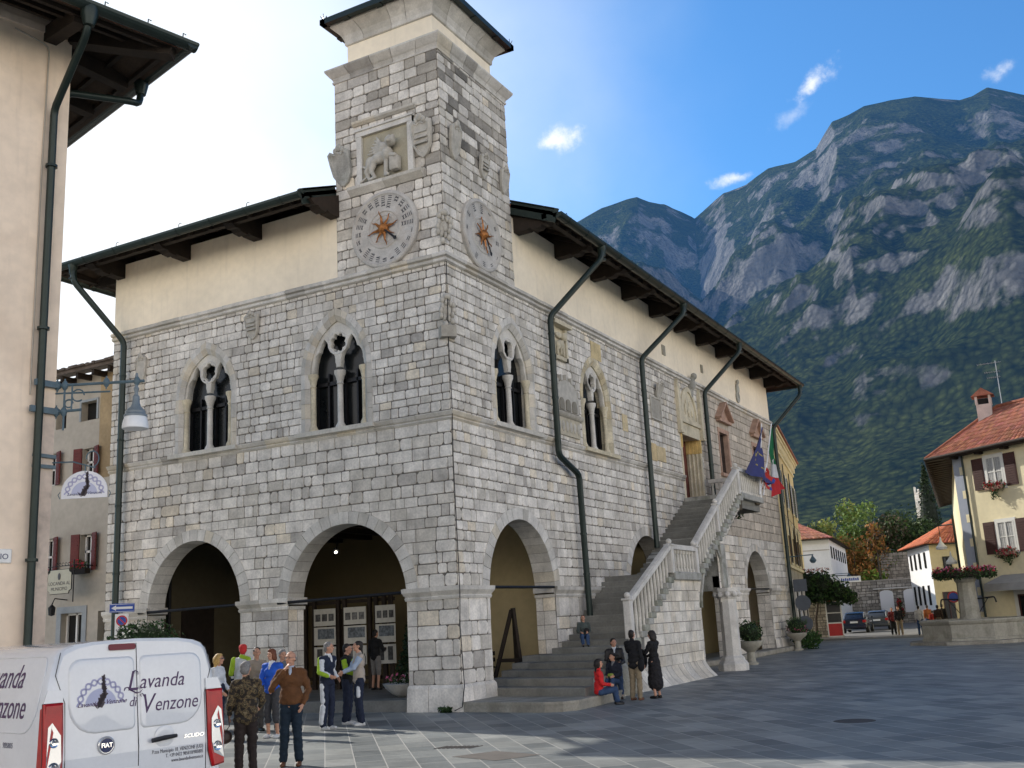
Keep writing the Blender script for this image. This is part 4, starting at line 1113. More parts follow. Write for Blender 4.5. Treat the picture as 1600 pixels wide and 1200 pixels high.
# ================================================================= OUTDOOR STAIRCASE
SX = 2.2
stair = thing('outdoor_staircase', 'stone outdoor staircase with balustrade rising along the long side of the town hall', 'staircase', (1.1, 5, 0))
lower = [(1.55, .42, 2.75), (2.15, .60, 2.7), (2.78, .76, 2.6), (3.41, .92, 2.5), (4.06, 1.08, 2.4), (4.8, 1.24, 2.3), (5.45, 1.40, 2.2)]
rises = [(y, z, x) for y, z, x in lower]
n1 = 11
for i in range(n1): rises.append((5.95 + i*.285, 1.40 + (i+1)*(3.25-1.40)/n1, SX))
n2 = 19
for i in range(n2): rises.append((11.55 + i*(17.1-11.55)/(n2-1), 3.25 + (i+1)*(6.38-3.25)/n2, SX))
mb = MB(); rnd = random.Random(2)
for k, (y, z, x) in enumerate(rises):
    yn = rises[k+1][0] if k+1 < len(rises) else 20.0
    if z > 3.2 and z < 3.3: yn = 11.55
    zp = rises[k-1][1] if k else .2
    base = max(-.02, z-.9) if y < 11 else z-.55
    if y < 5.9: base = -.02
    sk = .55 if k < 6 else (.3 if k < 8 else 0)
    c = rnd.uniform(.85, 1.1); c = (c, c, c*.98)
    Y0, Y1 = y, yn+.06
    if k > 7: x = SX-.06
    xi = .03 if y > 1.6 or True else 0
    # slab with a slightly worn nosing
    P = [(xi, Y0), (x, Y0-sk), (x, Y1-.0), (xi, Y1)]
    b = .012
    mb.add([(p[0], p[1], base) for p in P]+[(p[0], p[1], z-.025) for p in P]+[(p[0], p[1]+(b if i < 2 else 0), z) for i, p in enumerate(P)],
           [(0, 1, 5, 4), (1, 2, 6, 5), (2, 3, 7, 6), (3, 0, 4, 7), (4, 5, 9, 8), (5, 6, 10, 9), (6, 7, 11, 10), (7, 4, 8, 11), (8, 9, 10, 11)], c)
mb.build('steps', M_step, stair)
mb = MB()
P = [(.1, -.12), (1.2, -.28), (2.4, -.42), (2.8, -.3), (3.0, .1), (3.0, 1.3), (2.85, 3.1), (.02, 3.2), (.02, .1)]
mb.prism(P, 0, .17, col=(.9, .9, .9)); P2 = [(x_, y_) for x_, y_ in P]
mb.prism([(1.3+(x_-1.3)*1.01, 1.3+(y_-1.3)*1.01) for x_, y_ in P2], .17, .225)
mb.build('platform', M_curb, stair)
mb = MB()
P = [(-.6, 2.0), (1.2, 1.55), (2.3, 1.45), (2.75, 1.7), (2.75, 2.2), (-.6, 2.3)]
mb.prism([(-.6, 1.65), (.05, 1.62), (.05, 4.9), (-.6, 4.9)], .22, .42); mb.prism([(-.6, 2.3), (.05, 2.25), (.05, 5), (-.6, 5)], .42, .60); mb.prism([(-.6, 3.0), (.05, 2.95), (.05, 5), (-.6, 5)], .60, .76)
mb.prism([(-.6, 3.6), (.05, 3.55), (.05, 5), (-.6, 5)], .76, .92); mb.prism([(-.6, 4.2), (.05, 4.15), (.05, 5), (-.6, 5)], .92, 1.08)
mb.build('steps', M_step, stair)
# profile of the outer wall top (under the step slabs)
def zs(y):
    pts = [(3.4, .75), (4.8, 1.05), (5.6, 1.25), (5.95, 1.35), (8.95, 3.02), (11.45, 3.05), (17.0, 6.15), (20, 6.15)]
    for (a, b), (c, d_) in zip(pts[:-1], pts[1:]):
        if a <= y <= c: return b+(d_-b)*(y-a)/(c-a)
    return pts[0][1] if y < 3.4 else pts[-1][1]
FO = Fr((SX-.03, 0, 0), (0, 1, 0), (1, 0, 0))
arch1 = [(11.38, 0), (13.75, 0), (13.75, 2.6), (13.9, 3.2), (13.85, 3.75), (13.6, 4.1), (13.2, 4.2), (12.7, 4.0), (12.2, 3.55), (11.8, 3.0), (11.5, 2.5), (11.38, 2.2)]
def top_clip(r):
    q = r
    for a, b in (((3.4, .75), (5.6, 1.25)), ((5.6, 1.25), (8.95, 3.02)), ((8.95, 3.02), (11.45, 3.05)), ((11.45, 3.05), (17.0, 6.15)), ((17.0, 6.15), (20, 6.15))):
        x0_, x1_ = min(p[0] for p in r), max(p[0] for p in r); mid = (x0_+x1_)/2
        if a[0] <= mid < b[0]: q = clip_half(q, a, b, False)
        if len(q) < 3: return q
    return q
def col_st(u, v, r):
    k = r.uniform(.8, 1.06); return (k*1.03, k*.99, k*.91) if r.random() < .5 else (k, k*.99, k*.96)
rag = lambda hs: hs
mb = MB(FO)
blocks(mb, 3.4, 11.38, .5, 3.1, [], (.3, .36), (.35, .62), colf=col_st, seed=201, clipf=top_clip, j=.009)
blocks(mb, 11.38, 17.0, 2.3, 6.2, [arch1, [(14.35, 2), (17.3, 2), (17.3, 5.9), (16.2, 5.35), (15.2, 4.75), (14.6, 4.3), (14.35, 3.9)]], (.3, .36), (.35, .62), colf=col_st, seed=202, clipf=top_clip, j=.009)
# battered foot
mb.X = None; u = 3.4; rnd = random.Random(9)
while u < 11.4:
    w = rnd.uniform(.4, .65); w = min(w, 11.42-u); c = col_st(0, 0, rnd)
    X0, e = SX-.03, .01
    pr = [(0, .5), (.03, .5), (.07, .4), (.2, .2), (.36, .04), (.4, -.02)]
    f0, f1 = [(X0+d, u+e, v) for d, v in pr], [(X0+d, u+w-e, v) for d, v in pr]; n = len(pr)
    mb.add(f0+f1, [(i, i+1, n+i+1, n+i) for i in range(n-1)], c); u += w
pr2 = [(0, .5), (.07, .4), (.2, .2), (.36, .04), (.4, -.02)]
# rounded end of the foot
for k in range(4):
    a0, a1 = math.pi/2*k/4, math.pi/2*(k+1)/4; V0 = []; 
    for a in (a0, a1): V0 += [(X0+d*math.cos(a), 11.4+d*.9*math.sin(a), v) for d, v in pr2]
    n = len(pr2); mb.add(V0, [(i, i+1, n+i+1, n+i) for i in range(n-1)], col_st(0, 0, rnd))
X0 = SX-.03
blk = MB(Fr((SX-.03, 11.4, 0), (-1, 0, 0), (0, 1, 0))); blocks(blk, 0, SX, .5, 2.6, [], (.3, .36), (.35, .6), colf=col_st, seed=207)
mb.v_ = None; b0 = len(mb.v); mb.v += blk.v; mb.f += [[b0+i for i in f] for f in blk.f]; mb.m += blk.m; mb.c += blk.c
# mortar backing and core
mb.mi = 1; mb.X = FO
for q in sub_all([(3.4, 0), (5.6, 0), (5.6, 1.25), (3.4, .75)], []): mb.add([(p[0], p[1], 0) for p in q], [tuple(range(len(q)))])
mb.add([(5.6, 0, 0), (8.95, 0, 0), (8.95, 3.02, 0), (5.6, 1.25, 0)], [(0, 1, 2, 3)]); mb.add([(8.95, 0, 0), (11.4, 0, 0), (11.4, 3.05, 0), (8.95, 3.02, 0)], [(0, 1, 2, 3)])
for q in sub_all([(11.4, 2), (17.0, 2), (17.0, 6.15), (11.4, 3.05)], [arch1, [(14.35, 1.9), (17.3, 1.9), (17.3, 5.9), (16.2, 5.35), (15.2, 4.75), (14.6, 4.3), (14.35, 3.9)]]): mb.add([(p[0], p[1], 0) for p in q], [tuple(range(len(q)))])
mb.X = None
mb.poly([(.03, 11.4, 0), (SX-.03, 11.4, 0), (SX-.03, 11.4, 2.6), (.03, 11.4, 2.6)]); mb.poly([(.03, 5, 0), (SX-.03, 5, 0), (SX-.03, 5, 1.2), (.03, 5, 1.2)])
mb.build('side_wall', [M_stone, M_mortar], stair)
# vault under the upper flight
mb = MB()
for seq in (([(11.38, 2.2), (11.5, 2.5), (11.8, 3.0), (12.2, 3.55), (12.7, 4.0), (13.2, 4.2), (13.6, 4.1), (13.85, 3.75), (13.9, 3.2), (13.9, 2.7)]), ([(14.35, 2.8), (14.35, 3.9), (14.6, 4.3), (15.2, 4.75), (16.2, 5.35), (17.3, 5.9), (20.0, 6.1)])):
    for a, b in zip(seq[:-1], seq[1:]): mb.poly([(.03, a[0], a[1]), (SX-.03, a[0], a[1]), (SX-.03, b[0], b[1]), (.03, b[0], b[1])])
mb.build('vault', M_moss, stair)
# moulded rib along the edge of the first arch
mb = MB()
seq = [(11.45, 2.15), (11.5, 2.5), (11.8, 3.05), (12.2, 3.6), (12.7, 4.05), (13.2, 4.27), (13.6, 4.2), (13.9, 3.85)]
mb.tube([(SX+.02, a, b) for a, b in seq], .06, 6, col=(1, 1, 1)); mb.build('arch_rib', M_moss, stair)
# octagonal pier with capital and base, stilt and transverse arch
mb = MB(); px_, py_ = 2.28, 14.1
oc = lambda r, z: [(px_+r*math.cos(math.pi/8+math.pi/4*i), py_+r*math.sin(math.pi/8+math.pi/4*i), z) for i in range(8)]
prof = [(.52, -.01), (.52, .22), (.46, .3), (.42, .34), (.40, .42), (.33, .48), (.31, .52), (.30, 2.4), (.33, 2.42), (.35, 2.5), (.40, 2.58), (.46, 2.66), (.47, 2.78), (.0, 2.78)]
V0 = []
for r, z in prof: V0 += oc(r, z)
mb.add(V0, [(i*8+j, i*8+(j+1) % 8, (i+1)*8+(j+1) % 8, (i+1)*8+j) for i in range(len(prof)-1) for j in range(8)], (1, 1, 1))
for i in range(10): mb.ell((px_+.42*math.cos(i*.63), py_+.42*math.sin(i*.63), 2.56), (.1, .1, .1), nu=7, nv=5)
mb.build('pier', M_ash, stair)
mb = MB(); mb.bbox((SX-.35, 13.9, 2.78), (SX+.1, 14.36, 4.3), .03)
mb.build('pier', M_moss, stair)
mb = MB(Fr((0, 14.35, 0), (1, 0, 0), (0, -1, 0)))
hole = arch_poly(1.0, .98, 2.75, 1.15, 16, 2.0); 
for q in sub_all([(.03, 2.6), (2.1, 2.6), (2.1, 4.6), (.03, 4.6)], [[(.03, 2.5), (1.97, 2.5), (1.97, 2.8), (.03, 2.8)], hole]):
    for d in (0, .4): mb.add([(p[0], p[1], d) for p in q], [tuple(range(len(q)))])
for i in range(16):
    t0, t1 = math.pi*i/16, math.pi*(i+1)/16; f_ = lambda t, d: (1.0+.98*math.cos(t), 2.75+1.15*math.sin(t), d)
    mb.add([f_(t0, 0), f_(t1, 0), f_(t1, .4), f_(t0, .4)], [(0, 1, 2, 3)])
mb.build('transverse_arch', M_moss, stair)
# balcony slab with ragged corbelled underside
mb = MB(); mb.bbox((.03, 17.0, 6.16), (SX+.14, 20.05, 6.385), .02); mb.bbox((SX-.12, 8.95, 3.02), (SX+.12, 11.5, 3.27), .02)
mb.build('landing_slab', M_moss, stair)
mb = MB(); rnd = random.Random(12)
for i in range(16):
    y = 17.0+rnd.uniform(0, 2.6); x = rnd.uniform(.5, SX); h = rnd.uniform(.2, .75)*(1-(y-17)/4)
    mb.bbox((x-.25, y-.2, 6.18-h), (x+.15, y+.25, 6.17), .04, col=(rnd.uniform(.6, 1),)*3)
mb.build('corbel', mat('ragged_brown_corbel', (.17, .135, .09), .95, .3, 3, .01, 20, stain=.5, tint=(.06, .07, .03)), stair)
# projecting step ends along the outer edge
for k, (y, z, x) in enumerate(rises[6:]):
    if 3.2 < z < 3.3: continue
    mb = MB(); yn = rises[6:][k+1][0] if k+1 < len(rises[6:]) else y+.3
    mb.bbox((SX-.05, y-.12, z-.17), (SX+.13+.02*(k % 2), min(yn, y+.32)+.02, z+.004), .02, col=((.85, .87, .8), (1, 1, 1))[k % 2])
    mb.build('step_end', M_moss, stair)
# balustrade
def rail_z(y):
    if y < 8.75: return 2.35+(y-5.3)*(4.0-2.35)/(8.75-5.3)
    if y < 11.3: return 3.97
    if y < 16.75: return 4.15+(y-11.3)*(7.15-4.15)/(16.75-11.3)
    return 7.22
def foot_z(y):
    if y < 5.95: return 1.40
    if y < 8.95: return 1.40+(y-5.95)*(3.25-1.40)/3.1
    if y < 11.5: return 3.27
    if y < 17.05: return 3.27+(y-11.4)*(6.38-3.27)/5.6
    return 6.385
bx = SX+.0
proto = None
def baluster(y, x=bx, zt=None):
    z0, z1 = foot_z(y), (zt or rail_z(y)-.02); mb = MB()
    h = z1-z0
    prof = [(.062, 0), (.062, .08), (.05, .10), (.042, .14), (.05, h*.3), (.058, h*.42), (.05, h*.6), (.042, h*.8), (.04, h-.14), (.055, h-.1), (.062, h-.08), (.062, h)]
    mb.lathe(prof, (x, y, z0), 8, col=(.97, .96, .92)); return mb.build('baluster', M_ash, stair, smooth=True, ang=35)
def newel(y, x=bx, z0=None, z1=None, w=.11):
    z0 = foot_z(y)-.05 if z0 is None else z0; z1 = z1 or rail_z(y)+.05; mb = MB()
    mb.bbox((x-w, y-w, z0), (x+w, y+w, z1), .02); mb.bbox((x-w-.03, y-w-.03, z1), (x+w+.03, y+w+.03, z1+.06), .015)
    mb.ell((x, y, z1+.14), (.09, .09, .09)); mb.build('newel_post', M_ash, stair, smooth=True, ang=40)
newel(5.3, z0=.9, z1=2.42); newel(8.95, z1=4.05); newel(11.25, z1=4.08); newel(14.0, z1=rail_z(14.0)+.04, w=.09); newel(16.95, z1=7.28); newel(19.9, z1=7.28)
y = 5.55
while y < 19.8:
    if not (8.7 < y < 9.15 or 11.05 < y < 11.45 or 13.85 < y < 14.15 or 16.8 < y < 17.1): baluster(y)
    y += .262 if y > 11.3 else .272
for i in range(6): baluster(19.95, x=.3+i*.3)
def rail(a, b, w=.2, h=.13):
    mb = MB(); mb.beam(a, b, w, h); mb.beam(V(a)+UP*.075, V(b)+UP*.075, w*.6, .03); mb.build('handrail', M_ash, stair)
rail((bx, 5.3, 2.38), (bx, 8.87, rail_z(8.75)+.07)); rail((bx, 9.0, 4.02), (bx, 11.2, 4.02)); rail((bx, 11.3, 4.18), (bx, 16.9, 7.22)); rail((bx, 16.95, 7.27), (bx, 19.9, 7.27)); rail((bx, 19.95, 7.27), (.15, 19.95, 7.27))
# rough boulder blocks beside the first steps
rnd = random.Random(4)
for i, (y, w, h) in enumerate(((3.5, .45, .62), (4.0, .5, .85), (4.55, .5, 1.0))):
    mb = MB(); mb.ell((2.42, y, h*.45), (.3, w*.55, h*.56), nu=10, nv=7, col=(.95, .95, .9)); mb.build('boulder', M_moss, stair, smooth=True)
M_plant = mat('ivy_tufts', (.05, .085, .03), .7, .3, 12)
def at_px(px, D, py=940):
    r = RCM @ V((px-800, -(py-600), -1624.16)); h = math.hypot(r.x, r.y); return V((13.52+r.x/h*D, -21.92+r.y/h*D, 1.98+r.z/h*D))
# ================================================================= LEFT HOUSE
gx_, gy_ = .44, -11.87
ue, we = V((.25, .968, 0)).normalized(), V((-.968, .25, 0)).normalized()
FH = Fr((gx_, gy_, 0), ue, -we); FH2 = Fr((gx_, gy_, 0), we, ue)
lh = thing('corner_house', 'old pinkish beige plastered house with deep dark eaves at the left edge', 'house', (gx_, gy_, 0))
SZ = 11.45
mb = MB(FH)
mb.box((-9, 0, -9), (0, SZ+.5, 0)); mb.build('wall', M_pink, lh)
M_quoin = mat('weathered_corner_plaster', (.60, .49, .40), .95, .1, 1.5, .008, 14, stain=.8, stain_scale=2.6, tint=(.24, .2, .17))
mb = MB(FH); mb.box((-.26, 0, .0), (.006, 5.4, .006)); mb.box((-.006, 0, -.3), (.006, 5.4, .004)) ; mb.build('corner_render', M_quoin, lh)
mb = MB(FH)
mb.box((-9, SZ-.0, -.1), (0.0, SZ+.12, .04)); mb.build('cornice_strip', M_pink, lh)
ovh = 1.25
def lhz(d): return SZ+.28-.36*d
for nm, th, mt in (('soffit', 0, M_board), ('roof_tiles', .13, M_tile)):
    mb = MB(FH)
    A, B = (-10, lhz(ovh)+th, ovh), (ovh, lhz(ovh)+th, ovh)
    rid = (-4.5, lhz(-4.5)+th, -4.5)
    mb.poly([A, B, rid, (-10, lhz(-4.5)+th, -4.5)])
    mb.poly([B, (ovh, lhz(ovh)+th, -10), (-4.5, lhz(-4.5)+th, -10), rid])
    mb.poly([(-10, lhz(ovh)+th, -10), (-10, lhz(-4.5)+th, -4.5), rid, (-4.5, lhz(-4.5)+th, -10)]) if th else None
    if th:
        mb.poly([A, B, (ovh, lhz(ovh), ovh), (-10, lhz(ovh), ovh)]); mb.poly([B, (ovh, lhz(ovh)+th, -10), (ovh, lhz(ovh), -10), (ovh, lhz(ovh), ovh)])
    mb.build(nm, mt, lh)
for i in range(8):
    mb = MB(FH); u = -.35-i*1.25; mb.X = None; mb.beam(FH((u, SZ+.02, -.2)), FH((u, SZ-.16, ovh-.15)), .2, .26); mb.build('eave_beam', M_wood, lh)
for i in range(8):
    mb = MB(); u = .35+i*1.25; mb.beam(FH2((u, SZ+.02, -.2)), FH2((u, SZ-.16, ovh-.15)), .2, .26); mb.build('eave_beam', M_wood, lh)
mb = MB(); mb.beam(FH((0, SZ+.1, 0)), FH((ovh-.1, SZ-.18, ovh-.1)), .24, .26); mb.build('eave_beam', M_wood, lh)
mb = MB()
for i in range(3):
    mb.beam(FH((-10, lhz(.3+i*.4)-.05, .3+i*.4)), FH((.3+i*.4, lhz(.3+i*.4)-.05, .3+i*.4)), .07, .07); mb.beam(FH2((-(.3+i*.4), lhz(.3+i*.4)-.05, .3+i*.4)), FH2((10, lhz(.3+i*.4)-.05, .3+i*.4)), .07, .07)
mb.build('batten', M_wood, lh)
mb = MB()
def hp(a, b, r=.1): 
    a, b = V(a), V(b); d = (b-a).normalized(); s = d.cross(UP).normalized(); vs = []; n = 8
    for p in (a, b):
        for i in range(n+1):
            t = math.pi*i/n; vs.append(p + s*r*math.cos(t) - UP*r*math.sin(t))
    mb.add(vs, [(i, i+1, n+2+i, n+1+i) for i in range(n)]+[tuple(range(n+1)), tuple(range(n+1, 2*n+2))])
zl = lhz(ovh)+.1
hp(FH((-10, zl, ovh+.08)), FH((ovh+.18, zl, ovh+.08)), .12); hp(FH2((-ovh-.18, zl, ovh+.08)), FH2((10, zl, ovh+.08)), .12)
for u in (-.1, .6, 1.2, -1.1): mb.tube([FH((u, zl, ovh+.08)), FH((u, zl+.13, ovh+.1)), FH((u+.05, zl+.12, ovh+.1))], .01, 5)
mb.build('gutter', M_gut, lh)
mb = MB(); r = .058
def soft(P, l=.1):
    P = [V(p) for p in P]; Q = [P[0]]
    for i in range(1, len(P)-1):
        a = (P[i-1]-P[i]).normalized(); b = (P[i+1]-P[i]).normalized(); Q += [P[i]+a*l, P[i]+a*l*.3+b*l*.3, P[i]+b*l]
    return Q+[P[-1]]
pu = -.27
mb.tube(soft([FH((pu-.05, zl-.05, ovh+.06)), FH((pu-.05, zl-.45, ovh+.0)), FH((pu, SZ-1.3, .1)), FH((pu, .1, .1))]), r, 12); mb.lathe([(.08, -.3), (.13, -.12), (.13, 0)], FH((pu-.05, zl-.05, ovh+.06)), 12)
for z in (9.2, 6.6, 3.2): mb.lathe([(.07, -.02), (.09, -.02), (.09, .02), (.07, .02)], FH((pu, z, .1)), 10)
mb.build('downpipe', M_gut, lh, smooth=True, ang=35)
mb = MB()
mb.tube(soft([FH2((.15, zl-.02, ovh+.02)), FH2((.15, zl-.5, ovh-.0)), FH2((.05, zl-.55, ovh-.15)), FH2((.35, zl-.62, .08)), FH2((.35, .1, .08))]), r, 12); mb.lathe([(.08, -.3), (.12, -.12), (.12, 0)], FH2((.15, zl-.02, ovh+.02)), 12)
mb.build('downpipe', M_gut, lh, smooth=True, ang=35)
mb = MB(); mb.tube(soft([FH((-.9, SZ-.1, .02)), FH((-.36, SZ-.2, .02)), FH((-.38, 9.5, .02)), FH((-.38, 5.6, .02))]), .012, 6); mb.build('cable', M_grey_pl, lh)
M_enam = mat('white_enamel', (.75, .75, .73), .35, .05, 8)
mb = MB(FH); mb.bbox((-1.0, 3.16, .0), (-.515, 3.36, .03), .03); f = top(mb, 'street_sign', M_enam, FH((-.75, 3.2, .02)), 'white enamel street name plate on the beige house wall', 'street sign')
M_navy = mat('navy_lettering', (.03, .04, .12), .5, 0)
def put_text(txt, size, X, c, m, parent, shear=0, align='CENTER', d=.004, bold=0, space=1, rot=0, sx=1, name='lettering'):
    me = text_mesh(txt, size, shear, .0012, align, space, bold); mb = MB(); cr, sr = math.cos(rot), math.sin(rot)
    mb.merge(me, X=lambda co: X((c[0]+(co.x*cr-co.y*sr)*sx, c[1]+co.x*sr+co.y*cr, c[2]+d+co.z)))
    return mb.build(name, m, parent)
put_text('IO', .11, FH, (-.62, 3.25, .03), M_navy, f)

# ---- wrought-iron lamp bracket on the house corner
dgv = V((.86, .51, 0)).normalized(); nn = V((dgv.y, -dgv.x, 0))
FD = Fr((gx_, gy_, 0), dgv, nn)
lamp = thing('bracket_lamp', 'street lamp with grey bell hood and milky glass hanging from a blue iron bracket', 'street lamp', (gx_, gy_, 5.8))
mb = MB()
mb.tube([FD((-.05, 5.78, 0)), FD((1.3, 5.80, 0))], .022, 8); mb.tube([FD((.0, 5.66, 0)), FD((.8, 5.66, 0))], .014, 6); mb.tube([FD((-.05, 5.38, 0)), FD((.38, 5.40, 0))], .022, 8)
mb.tube([FD((.13, 5.75, 0)), FD((.13, 5.1, 0))], .016, 6); mb.tube([FD((.24, 5.8, 0)), FD((.24, 5.38, 0))], .014, 6)
for c, r in (((.33, 5.62), .09), ((.2, 5.5), .06)): mb.tube([FD((c[0]+r*math.cos(t), c[1]+r*math.sin(t), 0)) for t in [i*.45 for i in range(13)]], .012, 6)
for u, z in ((.13, 5.78), (.74, 5.80), (1.19, 5.80), (.13, 5.38), (.02, 5.78), (.02, 5.38)): 
    mb.lathe([(.02, -.07), (.045, -.03), (.05, 0), (.045, .03), (.02, .07)], FD((u, z, 0)), 8); mb.tube([FD((u, z-.1, 0)), FD((u, z+.1, 0))], .012, 6)
mb.beam(FH((-.35, 5.78, .1)), FH((.05, 5.78, .02)), .05, .09); mb.beam(FH((-.4, 5.38, .1)), FH((.05, 5.38, .02)), .05, .09)
mb.build('bracket', M_blueiron, lamp, smooth=True, ang=40)
M_hood = mat('grey_lamp_hood', (.17, .21, .24), .4, .1, 10)
M_milk = mat('milky_lamp_glass', (.75, .77, .78), .3, .03, 10)
L0 = FD((1.185, 0, 0))
mb = MB(); mb.lathe([(0.0, 5.93), (0.017, 5.921), (0.025, 5.866), (0.025, 5.718), (0.042, 5.682), (0.025, 5.626), (0.029, 5.59), (0.05, 5.562), (0.055, 5.461), (0.076, 5.406), (0.126, 5.36), (0.143, 5.332), (0.143, 5.304), (0.168, 5.277), (0.168, 5.249), (0.0, 5.249)], L0, 24); mb.build('hood', M_hood, lamp, smooth=True, ang=30)
mb = MB(); mb.lathe([(0.16, 5.254), (0.181, 5.166), (0.189, 5.102), (0.185, 5.074), (0.0, 5.065)], L0, 24); mb.build('shade', M_milk, lamp, smooth=True, ang=50)

# ---- hanging lavender shop sign
sg = thing('hanging_shop_sign', 'white arched lavender shop sign hanging from a scrolled iron arm', 'shop sign', tuple(FD((.1, 4.6, 0))))
mb = MB()
mb.tube([FD((-.05, 4.62, 0)), FD((.3, 4.62, 0)), FD((.62, 4.52, 0))], .012, 6); mb.tube([FD((.62+.1*math.cos(t)*(1-t*.06)-.05, 4.66+.12*math.sin(t)*(1-t*.06), 0)) for t in [i*.4-1.2 for i in range(12)]], .01, 6)
mb.beam(FH((-.3, 4.72, .03)), FH((.03, 4.70, .03)), .05, .05); mb.beam(FH((-.3, 4.56, .03)), FH((.03, 4.55, .03)), .05, .05); mb.tube([FD((.48, 4.56, 0)), FD((.48, 4.45, 0))], .01, 6)
mb.build('iron_arm', M_blueiron, sg)
cx, cy, W2 = .48, 4.08, .33
arc = [(cx-W2, cy), (cx+W2, cy)] + [(cx+W2*math.cos(t), cy+.10+.30*math.sin(t)) for t in [math.pi*i/18 for i in range(19)]]
mb = MB(FD); mb.prism(arc, -.008, .008); mb.build('board', mat('white_sign_board', (.72, .72, .75), .5, .03, 10), sg)
M_lilac = mat('lilac_print', (.38, .38, .55), .6, 0); M_lav = mat('lavender_stem_print', (.10, .08, .09), .7, 0)
def lavender_logo(X, cx, cy, s, d, parent, txt=True):
    """interlaced half rosette, a lavender sprig in front and its name below"""
    mb = MB(X)
    def band(R, lob, w, ph):
        N = 60; P = []
        for i in range(N+1):
            t = math.pi*i/N; r = R*(1+.13*math.cos(lob*t+ph)); P.append((r*math.cos(t), r*math.sin(t)*1.02))
        for i in range(N):
            a, b = V(P[i]), V(P[i+1]); q = (b-a).normalized(); n_ = V((-q.y, q.x))*w
            mb.add([(cx+s*p.x, cy+s*p.y, d) for p in (a-n_, b-n_, b+n_, a+n_)], [(0, 1, 2, 3)])
    band(.84, 10, .035, 0); band(.84, 10, .035, math.pi); 
    mb.build('emblem', M_lilac, parent)
    mb = MB(X); N = 24; mb.add([(cx+s*.62*math.cos(math.pi*i/N), cy+s*.6*math.sin(math.pi*i/N), d-.0006) for i in range(N+1)], [tuple(range(N+1))]); mb.build('emblem', mat('pale_lilac_print'+str(len(MATS)), (.45, .47, .62), .6, 0), parent)
    mb = MB(X); rnd = random.Random(3)
    for i in range(30):
        t = i/29; x = .10*math.sin(t*5)+.35*t-.12; y = -.1+1.15*t
        for k in (-1, 0, 1):
            a = rnd.uniform(.3, 1.3)*k+1.2; l = .09*(1.15-t*.6)*(1+.4*math.sin(i*1.7)); 
            p = V((x+k*.03, y)); q = V((math.cos(a), math.sin(a)))*l*1.9; n_ = V((-q.y, q.x))*.38
            mb.add([(cx+s*z.x, cy+s*z.y, d+.0012) for z in (p, p+q*.5+n_, p+q, p+q*.5-n_)], [(0, 1, 2, 3)])
    for k in (-1, 1): mb.add([(cx+s*(-.14+k*x), cy+s*y, d+.001) for x, y in ((0, -.15), (.05, .02), (.2, .12), (.1, -.05))], [(0, 1, 2, 3)])
    mb.build('sprig', M_lav, parent)
    if txt: put_text('Lavanda', .2*s, X, (cx-.5*s, cy+.0*s, d), M_navy, parent, shear=.5, d=.001); put_text('Venzone', .2*s, X, (cx+.5*s, cy+.04*s, d), M_navy, parent, shear=.5, d=.001)
lavender_logo(FD, cx, cy+.06, .30, .009, sg)
mb = MB(); mb.tube([FD((cx-W2-.02, cy, 0)), FD((cx-W2-.05, cy+.06, 0)), FD((cx-W2-.02, cy+.1, 0))], .007, 5); mb.tube([FD((cx+W2+.02, cy, 0)), FD((cx+W2+.05, cy+.06, 0)), FD((cx+W2+.02, cy+.1, 0))], .007, 5); mb.build('scroll', M_blueiron, sg)

# ================================================================= INN BEHIND
inn = thing('inn_building', 'beige plastered inn with red shutters beyond the lane, left of the town hall', 'inn', (-18, 2.6, 0))
FI = Fr((0, 2.6, 0), (1, 0, 0), (0, -1, 0))
openI = [(-16.95, 9.72, -16.15, 10.4), (-18.3, 9.6, -17.75, 10.3), (-16.8, 7.72, -16.2, 8.72), (-18.75, 7.6, -18.15, 8.75), (-16.75, 4.5, -16.15, 5.72), (-18.7, 4.4, -18.1, 5.72), (-17.55, .02, -16.5, 3.1), (-15.75, .02, -14.9, 3.1), (-19.4, .02, -18.5, 3.2), (-21.2, 7.7, -20.6, 8.7), (-21.2, 4.5, -20.6, 5.7)]
mb = MB(FI)
for q in sub_all([(-27, -.1), (-13.2, -.1), (-13.2, 11.4), (-27, 11.4)], [[(a, b), (c, b), (c, d), (a, d)] for a, b, c, d in openI]): mb.add([(p[0], p[1], 0) for p in q], [tuple(range(len(q)))])
for a, b, c, d in openI:
    mb.add([(a, b, 0), (c, b, 0), (c, d, 0), (a, d, 0), (a, b, -.3), (c, b, -.3), (c, d, -.3), (a, d, -.3)], [(0, 1, 5, 4), (1, 2, 6, 5), (2, 3, 7, 6), (3, 0, 4, 7)])
mb.add([(-13.2, -.1, 0), (-13.2, 11.4, 0), (-13.2, 11.4, -10), (-13.2, -.1, -10)], [(0, 1, 2, 3)]); mb.add([(-27, -.1, 0), (-27, 11.4, 0), (-27, 11.4, -10), (-27, -.1, -10)], [(0, 1, 2, 3)])
mb.build('wall', M_grey_pl, inn)
mb = MB(FI); mb.box((-16.0, 7.6, .003), (-13.3, 11.3, .012)); mb.build('bare_patch', mat('ochre_bare_plaster', (.38, .28, .16), .95, .15, 1, .004, 20, stain=.4), inn)
for k, (a, b, c, d) in enumerate(openI):
    mb = MB(FI); mb.box((a, b, -.3), (c, d, -.26)); f = mb.build('window_pane' if k < 6 or k > 8 else 'doorway', M_black, inn)
    if k not in (0, 1) and not 6 <= k <= 8 or k == 6:
        mb = MB(FI); m_ = (a+c)/2
        for x in (a, m_-.035, c-.07): mb.box((x, b, -.26), (x+.07, d, -.2))
        for y in ([b, (b+d)/2, d-.07] if k != 6 else [b, d-.07]): mb.box((a, y, -.26), (c, y+.07, -.2))
        mb.build('window_frame', M_white, f)
